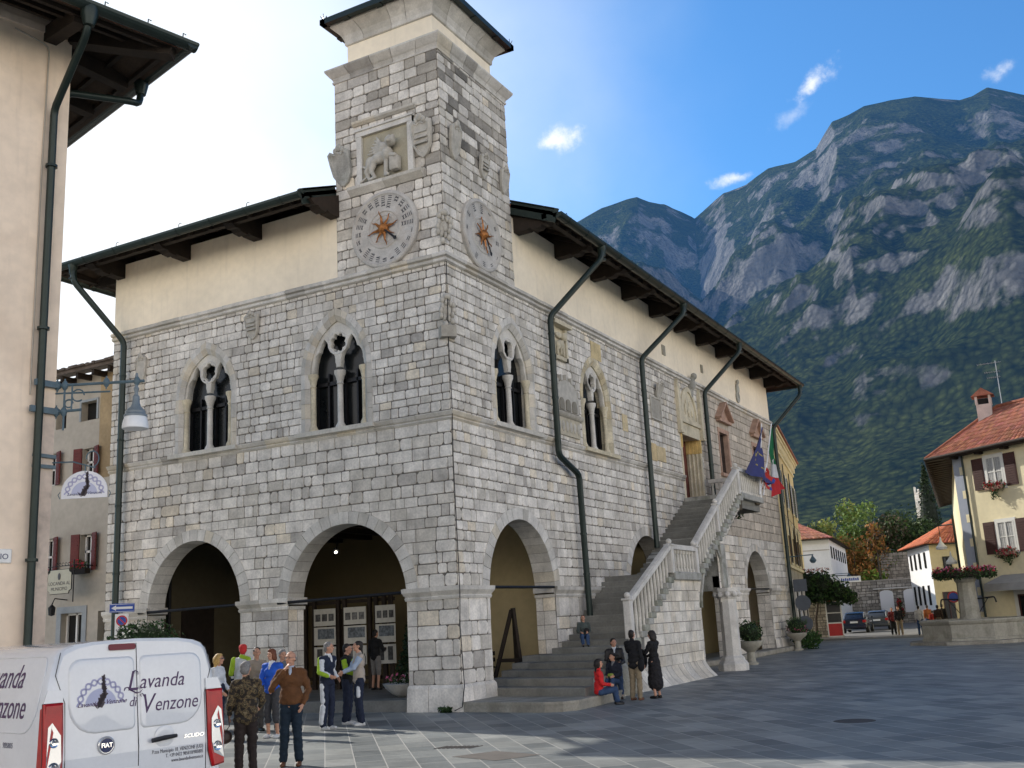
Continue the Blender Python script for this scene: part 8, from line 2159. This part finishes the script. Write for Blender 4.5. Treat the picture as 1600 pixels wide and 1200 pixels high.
def person(label, loc, face, H=1.72, pose=None, lean=(0, 0), yaw=0, pitch=0, top=None, bottom=None, shoes=None, hair=None, hairtype='short', seat=None, vox=.011, extras=(), build=1.0, top_hem=.86, group=None, skin=None, feet=True, faceparts=True):
    """face: direction (dx,dy) the body looks to; joints in metres of a 1.75 m body"""
    J = {k: V(v) for k, v in J0.items()}
    for k in UPJ: J[k] = J[k] + V((lean[0]*(J[k].z-.96), lean[1]*(J[k].z-.96), 0))
    for k, v in (pose or {}).items(): J[k] = V(v)
    s = H/1.75
    rz = math.atan2(-face[0], face[1])
    t = thing('person', label, 'person', loc, rz, group)
    def C(mb, a, b, r0, r1, **k): mb.cap(V(a)*s, V(b)*s, r0*s, r1*s, n=12)
    def E(mb, c, r, rot=None): mb.ell(V(c)*s, tuple(x*s for x in r), rot)
    hr = Matrix.Rotation(yaw, 3, 'Z') @ Matrix.Rotation(-pitch, 3, 'X')
    Hd = lambda x, y, z: J['hed'] + hr @ V((x, y, z))
    def head(mb):
        E(mb, Hd(0, -.008, .022), (.074, .094, .092), hr); E(mb, Hd(0, .022, -.045), (.056, .062, .066), hr); E(mb, Hd(0, .058, -.088), (.026, .022, .02), hr)
        C(mb, Hd(0, .088, .012), Hd(0, .108, -.022), .009, .015); E(mb, Hd(0, .078, .035), (.05, .016, .012), hr)
        for sx in (-1, 1): E(mb, Hd(sx*.076, -.005, -.005), (.011, .02, .031), hr); E(mb, Hd(sx*.038, .062, -.02), (.02, .018, .016), hr)
        E(mb, Hd(0, .083, -.055), (.024, .012, .007), hr)
        C(mb, J['nek']-V((0, 0, .03)), Hd(0, -.015, -.05), .058, .052)
    def hand(mb, sd):
        w, e_ = J['wr'+sd], J['el'+sd]; d = (w-e_).normalized(); sx = -1 if sd == 'L' else 1
        a = d.cross(V((sx, .25, 0))); a = a.normalized() if a.length > .1 else V((0, 1, 0)); n_ = d.cross(a).normalized()
        pc = w+d*.05; R3 = Matrix((a, n_, d)).transposed(); E(mb, pc, (.036, .016, .05), R3)
        inw = -n_ if n_.x*sx > 0 else n_
        for i in range(4):
            o = a*(-.027+i*.018); l = (.030, .034, .032, .026)[i]
            k0 = w+d*.09+o; k1 = k0+d*l+inw*.008; k2 = k1+d*l*.6+inw*.022; C(mb, k0-d*.02, k1, .0092, .0085); C(mb, k1, k2, .0085, .007)
        th0 = w+d*.03+a*.03; C(mb, th0, th0+a*.02+d*.03+inw*.012, .012, .01); C(mb, th0+a*.02+d*.03+inw*.012, th0+a*.02+d*.055+inw*.028, .01, .008)
    b_ = build
    mb = MB(); head(mb)
    E(mb, J['che'], (.145*b_, .095*b_, .16)); E(mb, J['wai'], (.125*b_, .09*b_, .13)); E(mb, J['pel'], (.145*b_, .10*b_, .11)); C(mb, J['shL'], J['shR'], .052, .052)
    for sd in 'LR':
        C(mb, J['sh'+sd], J['el'+sd], .046, .037); C(mb, J['el'+sd], J['wr'+sd], .036, .026); hand(mb, sd)
        C(mb, J['hp'+sd], J['kn'+sd], .076, .052); C(mb, J['kn'+sd], J['an'+sd], .05, .036)
        C(mb, J['an'+sd]-V((0, .02, .04)), J['an'+sd]+V((0, .13, -.055)), .035, .028)
    me = remesh(mb, vox*s, 2); body = mesh_obj(me, 'body', skin or M_skin, t)
    def piece(name, mat_, fn, v=.016, sm=2, parent=None, wr=.0):
        mb = MB(); fn(mb); me = remesh(mb, v*s, sm)
        if wr:
            rnd_ = len(me.vertices); co = np.zeros(rnd_*3, np.float32); me.vertices.foreach_get('co', co); no = np.zeros(rnd_*3, np.float32); me.vertices.foreach_get('normal', no); co = co.reshape(-1, 3); no = no.reshape(-1, 3)
            ds = np.array([noise.noise(V((float(c[0])*9+loc[0], float(c[1])*9, float(c[2])*16)))+.6*noise.noise(V((float(c[0])*22, float(c[1])*22+loc[1], float(c[2])*30))) for c in co], np.float32)
            co += no*(ds*wr)[:, None]; me.vertices.foreach_set('co', co.ravel())
        return mesh_obj(me, name, mat_, parent or t)
    tk = .022
    def torso(mb, hem=top_hem, flare=1.0):
        E(mb, J['che'], (.152*b_+tk, .10*b_+tk, .17)); C(mb, J['shL'], J['shR'], .06+tk*.6, .06+tk*.6); E(mb, J['wai'], (.135*b_+tk, .10*b_+tk, .15))
        c2 = J['pel'] + V((0, 0, hem-.96+.08)); E(mb, c2, ((.148*b_+tk)*flare, (.108*b_+tk)*flare, .10)); E(mb, (J['wai']+c2)/2, ((.143*b_+tk)*flare, (.105*b_+tk)*flare, .14))
        C(mb, J['nek']+V((0, 0, -.03)), J['nek']+V((0, .0, .02)), .072, .066)
    def sleeves(mb, sides='LR', full=True):
        for sd in sides:
            C(mb, J['sh'+sd], J['el'+sd], .056+tk*.6, .047+tk*.4)
            if full: w = J['el'+sd].lerp(J['wr'+sd], .93); C(mb, J['el'+sd], w, .047+tk*.4, .037+tk*.2)
    tops = top if isinstance(top, (list, tuple)) else [('jacket', top, 'ts')]
    for nm, mt_, what in tops:
        def fn(mb, what=what):
            if 't' in what: torso(mb)
            if 'T' in what: torso(mb, hem=.55, flare=1.12)
            if 's' in what: sleeves(mb)
            if 'c' in what:     # long coat / skirt down to mid calf
                C(mb, J['pel'], V((J['pel'].x, J['pel'].y+.0, .38)), .16*b_, .21*b_)
        piece(nm, mt_, fn, wr=.015)
    def legs(mb, lo):
        E(mb, J['pel'], (.148*b_+.012, .105*b_+.012, .105))
        for sd in 'LR':
            C(mb, J['hp'+sd], J['kn'+sd], .096*b_**.5, .078)
            q = J['kn'+sd].lerp(J['an'+sd], lo); C(mb, J['kn'+sd], q, .077, .068 if lo > .8 else .074)
    if bottom:
        nm, mt_, lo = bottom
        piece(nm, mt_, lambda mb: legs(mb, lo), wr=.014)
    if shoes:
        for sd in 'LR':
            def fn(mb, sd=sd):
                a = J['an'+sd]; E(mb, a+V((0, -.015, -.045)), (.042, .055, .045)); C(mb, a+V((0, .03, -.045)), a+V((0, .145, -.055)), .042, .036); E(mb, a+V((0, .05, -.072)), (.047, .13, .018))
            piece('shoe', shoes, fn, v=.012)
    if hair:
        def fn(mb):
            if hairtype == 'bald':
                for sx in (-1, 1): E(mb, Hd(sx*.068, -.03, .0), (.018, .05, .035), hr)
                E(mb, Hd(0, -.085, -.005), (.06, .025, .045), hr)
            else:
                E(mb, Hd(0, -.022, .042), (.083, .094, .085), hr); E(mb, Hd(0, -.055, -.01), (.076, .062, .085), hr)
                if hairtype in ('bob', 'long'):
                    for sx in (-1, 1): E(mb, Hd(sx*.062, -.012, -.02), (.034, .06, .10), hr)
                    E(mb, Hd(0, .03, .085), (.065, .05, .035), hr); E(mb, Hd(0, -.06, -.05), (.082, .055, .11), hr)
                if hairtype == 'long': E(mb, Hd(0, -.07, -.14), (.09, .05, .15), hr); E(mb, Hd(0, -.06, -.02), (.105, .075, .12), hr)
                if hairtype == 'curly':
                    E(mb, Hd(0, -.05, -.06), (.12, .09, .16), hr); E(mb, Hd(0, -.02, .03), (.11, .1, .1), hr)
                if hairtype == 'cap': E(mb, Hd(0, .0, .07), (.088, .1, .06), hr); E(mb, Hd(0, .1, .055), (.06, .07, .012), hr)
        piece('hair' if hairtype != 'cap' else 'cap', hair, fn, v=.013, sm=1, wr=.010)
    if faceparts:
        for sx in (-1, 1):
            mb = MB(); E(mb, Hd(sx*.031, .079, .012), (.012, .008, .006), hr); mb.build('eye', M_ink, body, local=True)
        mb = MB(); E(mb, Hd(0, .0905, -.053), (.022, .006, .0035), hr); mb.build('mouth', cloth('lips', (.28, .08, .07)), body, local=True)
    for ex in extras: ex(t, J, s, Hd, hr, C, E, piece)
    return t
# extras
def glasses(dark=False):
    def f(t, J, s, Hd, hr, C, E, piece):
        mb = MB()
        for sx in (-1, 1):
            pts = [Hd(sx*.034+.022*math.cos(a), .10, .012+.016*math.sin(a))*s for a in [i*.628 for i in range(11)]]; mb.tube(pts, .0022, 5); mb.tube([Hd(sx*.056, .098, .015)*s, Hd(sx*.08, -.0, .018)*s], .002, 5)
            if dark: E(mb, Hd(sx*.034, .098, .012), (.022, .004, .017), hr)
        mb.tube([Hd(-.012, .102, .014)*s, Hd(.012, .102, .014)*s], .002, 5); mb.build('glasses', M_ink, t, local=True)
    return f
def collar(m):
    def f(t, J, s, Hd, hr, C, E, piece):
        piece('shirt', m, lambda mb: (E(mb, J['nek']+V((0, .085, -.10)), (.03, .045, .13)), C(mb, J['nek']+V((0, 0, -.02)), J['nek']+V((0, .01, .035)), .069, .064)), v=.012)
    return f
def stripe(name, m, joints, r, off=(0, 0, 0), lo=0, hi=1):
    def f(t, J, s, Hd, hr, C, E, piece):
        def fn(mb):
            for a, b in joints: C(mb, J[a].lerp(J[b], lo)+V(off), J[a].lerp(J[b], hi)+V(off), r, r*.9)
        piece(name, m, fn, v=.014)
    return f
def bag(c, r, m, strap=None, name='handbag'):
    def f(t, J, s, Hd, hr, C, E, piece):
        piece(name, m, lambda mb: (E(mb, V(c), r), E(mb, V(c)+V((0, 0, -.03)), (r[0]*.95, r[1]*1.05, r[2]*.7))), v=.016)
        if strap: mb = MB(); mb.tube([V(p)*s for p in strap], .008, 6); mb.build('strap', m, t, local=True)
    return f
CAMP = V((13.5, -21.9, 0))
def tocam(x, y, off=0):
    d = V((CAMP.x-x, CAMP.y-y, 0)).normalized(); a = R_(off); return (d.x*math.cos(a)-d.y*math.sin(a), d.x*math.sin(a)+d.y*math.cos(a))
K = cloth
navy = K('navy_tracksuit', (.012, .018, .04)); white = K('white_sports_fabric', (.62, .64, .66)); lime = K('lime_sports_fabric', (.33, .50, .03)); black = K('black_cloth', (.008, .008, .009))
whsh = K('white_trainers', (.6, .6, .58)); brsh = K('brown_leather_shoes', (.13, .05, .02), .5); bksh = K('black_shoes', (.01, .01, .01), .4)
grhair = K('grey_hair', (.22, .21, .2), .7, .3, 40); dkhair = K('dark_hair', (.015, .011, .009), .6, .3, 40); blond = K('blond_hair', (.50, .32, .11), .6, .3, 40); redhair = K('red_brown_hair', (.16, .05, .02), .6, .3, 40)
# the man in the brown jacket, hand to his chin
person('balding man in a brown suede jacket and glasses, hand raised to his chin', (2.2, -8.69, 0), tocam(2.2, -8.69, -8), 1.73,
       pose=dict(elL=(-.27, -.04, 1.14), wrL=(-.20, .10, .93), elR=(.30, .08, 1.18), wrR=(.075, .155, 1.47), anL=(-.12, -.01, .085), anR=(.13, -.03, .085)), yaw=R_(-28), pitch=-.05,
       top=K('brown_suede', (.125, .052, .018), .9, .2, 7), bottom=('jeans', K('dark_navy_jeans', (.008, .02, .035)), .97), shoes=brsh, hair=grhair, hairtype='bald', extras=(glasses(), collar(K('pale_blue_shirt', (.42, .48, .58)))), build=1.16, top_hem=.90, vox=.0095)
person('grey-haired woman in a camouflage jacket seen from behind, handbag on her arm', (2.32, -9.83, 0), tocam(2.32, -9.83, 188), 1.63,
       pose=dict(elR=(.26, .02, 1.14), wrR=(.25, .20, 1.05), elL=(-.25, -.02, 1.12), wrL=(-.24, .12, .95)), yaw=R_(-25),
       top=[('jacket', M_camo, 'ts')], bottom=('trousers', K('dark_brown_trousers', (.025, .016, .013)), .97), shoes=bksh, hair=grhair, hairtype='short', build=1.18, top_hem=.80,
       extras=(bag((-.31, .10, .62), (.12, .07, .11), K('brown_handbag', (.045, .025, .018), .5), [(-.26, .12, .95), (-.24, .1, .78), (-.30, .1, .70)]),), vox=.010)
person('woman with red-brown hair in a bright blue jacket and grey cropped trousers', (-1.3, -5.17, 0), tocam(-1.3, -5.17, -35), 1.72,
       pose=dict(elR=(.23, .05, 1.15), wrR=(.12, .2, 1.05), elL=(-.24, .0, 1.14), wrL=(-.17, .16, .98)), yaw=R_(-10),
       top=K('bright_blue_jacket', (.015, .10, .55), .7), bottom=('cropped_trousers', K('grey_capri', (.05, .05, .055)), .38), shoes=whsh, hair=redhair, hairtype='bob', build=1.05, extras=(collar(white),))
person('dark-haired man in a beige jacket standing behind the woman in blue', (-2.71, -4.08, 0), tocam(-2.71, -4.08, 30), 1.76, top=K('beige_jacket', (.30, .25, .19)), bottom=('trousers', K('grey_trousers', (.09, .085, .08)), .97), shoes=bksh, hair=dkhair, yaw=R_(-20),
       extras=(stripe('dark_sleeve', K('dark_green_sleeve', (.03, .04, .03)), (('shR', 'elR'), ('elR', 'wrR')), .062),))
person('man with a red cap and white and lime tracksuit jacket seen from behind', (-3.45, -3.72, 0), tocam(-3.45, -3.72, 150), 1.83, top=[('jacket', white, 'ts')], bottom=('trousers', navy, .97), shoes=whsh, hair=K('red_cap', (.5, .03, .03)), hairtype='cap', yaw=R_(30),
       extras=(stripe('lime_stripe', lime, (('shL', 'elL'),), .066, (0, -.03, .02)), stripe('lime_stripe', lime, (('nek', 'shR'), ('shR', 'elR')), .05, (0, -.035, .03)), stripe('navy_panel', navy, (('elL', 'wrL'),), .056)))
person('blond woman in a white, lime and navy tracksuit beside the van', (-2.4, -5.55, 0), tocam(-2.4, -5.55, 62), 1.68,
       pose=dict(elL=(-.23, .02, 1.14), wrL=(-.15, .16, 1.0), elR=(.23, .03, 1.14), wrR=(.15, .17, .98)), top=[('jacket', white, 'ts')], bottom=('trousers', navy, .97), shoes=whsh, hair=blond, hairtype='long', pitch=-.1,
       extras=(glasses(True), stripe('lime_stripe', lime, (('shR', 'elR'), ('elR', 'wrR')), .046, (.022, -.02, .0)), stripe('lime_stripe', lime, (('hpR', 'knR'),), .072, (.025, .0, 0), .0, .5), stripe('navy_panel', navy, (('wai', 'pel'),), .16, (0, 0, -.02), .3, .6)))
person('grey-haired man in a navy vest over white and lime sleeves, talking closely', (-1.06, -3.72, 0), tocam(-1.06, -3.72, 48), 1.79,
       pose=dict(elR=(.24, .05, 1.15), wrR=(.20, .25, 1.08), elL=(-.27, -.10, 1.16), wrL=(-.24, .07, 1.02)), lean=(0, .06), yaw=R_(22), pitch=.02,
       top=[('vest', navy, 't'), ('sleeves', white, 's')], bottom=('trousers', navy, .97), shoes=whsh, hair=grhair, build=1.1,
       extras=(stripe('lime_stripe', lime, (('shR', 'elR'), ('elR', 'wrR')), .05, (.025, -.03, 0)), stripe('white_stripe', white, (('hpR', 'knR'), ('knR', 'anR')), .06, (.052, -.0, 0), .1, .85), collar(white)))
person('man in a black and lime jacket half hidden behind the grey-haired man', (-1.32, -2.7, 0), tocam(-1.32, -2.7, 70), 1.72, pose=dict(elR=(.25, .08, 1.16), wrR=(.16, .28, 1.08), elL=(-.2, .1, 1.16), wrL=(-.1, .3, 1.1)), top=[('jacket', black, 't'), ('sleeves', lime, 's')], bottom=('trousers', navy, .97), shoes=whsh, hair=dkhair)
person('man in a beige vest over pale blue sleeves, facing left', (-.80, -2.95, 0), tocam(-.80, -2.95, -80), 1.78,
       pose=dict(elL=(-.2, .14, 1.20), wrL=(-.10, .34, 1.12), elR=(.22, .14, 1.18), wrR=(.10, .34, 1.10)), top=[('vest', K('beige_vest', (.42, .36, .30)), 't'), ('sleeves', K('pale_blue_sleeves', (.36, .44, .56)), 's')], bottom=('trousers', navy, .97), shoes=whsh, hair=dkhair, pitch=-.15, build=1.05,
       extras=(stripe('white_mark', white, (('hpL', 'knL'),), .05, (-.05, .03, 0), .35, .75),
               (lambda t, J, s, Hd, hr, C, E, piece: (lambda mb: (mb.tube([(-.10, -.11, 1.50), (-.03, -.15, 1.40), (.10, -.15, 1.22), (.2, -.08, 1.05)], .009, 6), mb.build('shoulder_strap', black, t, local=True)))(MB()))))
hp_ = at_px(441, 23.5)
person('grey-haired person mostly hidden behind the man in brown', (hp_.x, hp_.y, 0), tocam(hp_.x, hp_.y, 20), 1.69, top=K('grey_jacket', (.12, .12, .13)), bottom=('trousers', navy, .97), shoes=whsh, hair=grhair)
person('man in a black top and grey shorts reading the photo boards', (-5.35, 3.9, .28), (0.15, 1), 1.72, pose=dict(elR=(.25, .08, 1.15), wrR=(.16, .26, 1.18)), top=[('jacket', black, 'ts')], bottom=('shorts', K('grey_shorts', (.20, .19, .18)), .05), shoes=bksh, hair=dkhair, faceparts=False, vox=.014)
person('person in dark blue standing in the shade under the front arch', (-3.6, 3.2, .28), (.3, 1), 1.7, top=K('dark_blue_coat', (.015, .022, .05)), bottom=('trousers', navy, .97), shoes=bksh, hair=dkhair, faceparts=False, vox=.014)
# group by the staircase
SIT = lambda h, fw=.42, sp=.1: dict(pel=(0, 0, h+.10), wai=(0, 0, h+.24), che=(0, .02, h+.44), nek=(0, .0, h+.61), hed=(0, .035, h+.775), shL=(-.178, 0, h+.555), shR=(.178, 0, h+.555),
        elL=(-.23, .05, h+.28), elR=(.23, .05, h+.28), wrL=(-.13, .27, h+.24), wrR=(.13, .27, h+.24), hpL=(-.09, .02, h+.07), hpR=(.09, .02, h+.07), knL=(-sp, fw, h+.12), knR=(sp, fw, h+.12), anL=(-sp, fw+.06, .085), anR=(sp, fw+.04, .085))
jean = K('blue_jeans', (.03, .06, .13))
person('girl in a bright red jacket sitting on the edge of the stair platform', (3.02, 1.2, 0), (.80, .55), 1.60, pose=SIT(.26, .40), top=K('bright_red_jacket', (.60, .012, .012), .7), bottom=('jeans', jean, .9), shoes=bksh, hair=dkhair, hairtype='long', yaw=R_(-20))
person('boy in a dark jacket sitting on the steps behind the girl in red', (2.8, 2.65, .1), tocam(2.8, 2.65, -25), 1.45, pose=SIT(.34, .36), top=K('dark_navy_jacket', (.015, .018, .03)), bottom=('jeans', jean, .9), shoes=bksh, hair=dkhair, yaw=R_(-35), extras=(collar(K('grey_scarf', (.2, .2, .2))), bag((.0, .26, .62), (.11, .05, .05), K('green_orange_toy', (.28, .35, .06)), name='held_toy')))
person('man in a dark leather jacket and blue jeans seated on the rough stone block', (2.62, 3.15, 0), tocam(2.62, 3.15, 5), 1.66, pose=SIT(.66, .26, .09), top=K('black_leather', (.015, .013, .012), .5), bottom=('jeans', jean, .9), shoes=K('dark_brown_boots', (.03, .018, .012), .5), hair=dkhair, extras=(collar(white),), lean=(0, 0), yaw=R_(15))
person('man in a black jacket and khaki trousers bending toward the seated man', (3.4, 2.55, 0), tocam(3.4, 2.55, 150), 1.66, lean=(-.16, .22), pose=dict(elL=(-.28, .2, 1.2), wrL=(-.12, .38, 1.1)), top=[('jacket', black, 'ts')], bottom=('trousers', K('khaki_trousers', (.24, .19, .12)), .97), shoes=brsh, hair=dkhair, top_hem=.78, build=1.1, pitch=-.2, faceparts=False,
       extras=(bag((.25, -.1, .86), (.10, .06, .16), black, [(.16, -.05, 1.45), (.25, -.1, 1.1), (.25, -.1, 1.0)], 'shoulder_bag'),))
person('long-haired woman in a black coat and long black skirt', (3.73, 3.02, 0), tocam(3.73, 3.02, -120), 1.62, top=[('coat', black, 'Ts'), ('skirt', K('black_skirt', (.012, .011, .013)), 'c')], shoes=bksh, hair=K('black_curly_hair', (.02, .014, .011), .6, .3, 40), hairtype='curly', pose=dict(elL=(-.22, .12, 1.16), wrL=(-.12, .28, 1.25), elR=(.22, .1, 1.15), wrR=(.14, .28, 1.08)),
       extras=(bag((.06, .34, .98), (.13, .08, .22), black, [(.1, .2, 1.3), (.08, .34, 1.15)], 'shoulder_bag'),))
person('small child in a grey-green top sitting on the stair steps', (.95, 5.0, 1.24), tocam(.95, 5.0, 6), 1.25, pose=SIT(.3, .32), top=K('grey_green_top', (.06, .075, .07)), bottom=('jeans', jean, .9), shoes=bksh, hair=redhair, pitch=-.35, extras=(bag((-.08, .30, .62), (.13, .02, .09), black, name='book'),), vox=.013)
# people in the side street
def far(label, px, D, face, H, **k):
    p = at_px(px, D); return person(label, (p.x, p.y, 0), face, H, vox=.024, faceparts=False, group=None, **k)
far('person in a dark red jacket walking beside a companion in the side street', 1391, 71, (.1, -1), 1.68, top=K('dark_red_jacket', (.13, .015, .015)), bottom=('trousers', black, .97), shoes=bksh, hair=grhair)
far('person in a black jacket and khaki trousers in the side street', 1401, 70, (.1, -1), 1.74, top=black, bottom=('trousers', K('khaki_trousers', (.24, .19, .12)), .97), shoes=brsh, hair=redhair)
far('woman in a white top and blue jeans walking away down the side street', 1433, 68, (0, 1), 1.72, top=K('off_white_top', (.55, .53, .5)), bottom=('jeans', K('blue_jeans', (.03, .06, .13)), .97), shoes=bksh, hair=dkhair)
far('person in an orange jacket walking away beyond the woman in white', 1447, 73, (0, 1), 1.7, top=K('orange_jacket', (.32, .10, .03)), bottom=('jeans', jean, .97), shoes=bksh, hair=dkhair)
far('child in a red jacket walking away beside the orange jacket', 1454, 69, (0, 1), 1.4, top=K('red_child_jacket', (.35, .03, .02)), bottom=('trousers', black, .97), shoes=bksh, hair=dkhair)
far('person in a long brown coat walking away next to the fountain', 1463, 67, (0, 1), 1.7, top=[('coat', K('dark_brown_coat', (.05, .03, .02)), 'Ts')], bottom=('trousers', K('khaki_trousers', (.24, .19, .12)), .97), shoes=bksh, hair=dkhair)
far('person in black walking away nearest the fountain basin', 1470, 68, (.2, 1), 1.74, top=black, bottom=('trousers', black, .97), shoes=bksh, hair=dkhair)
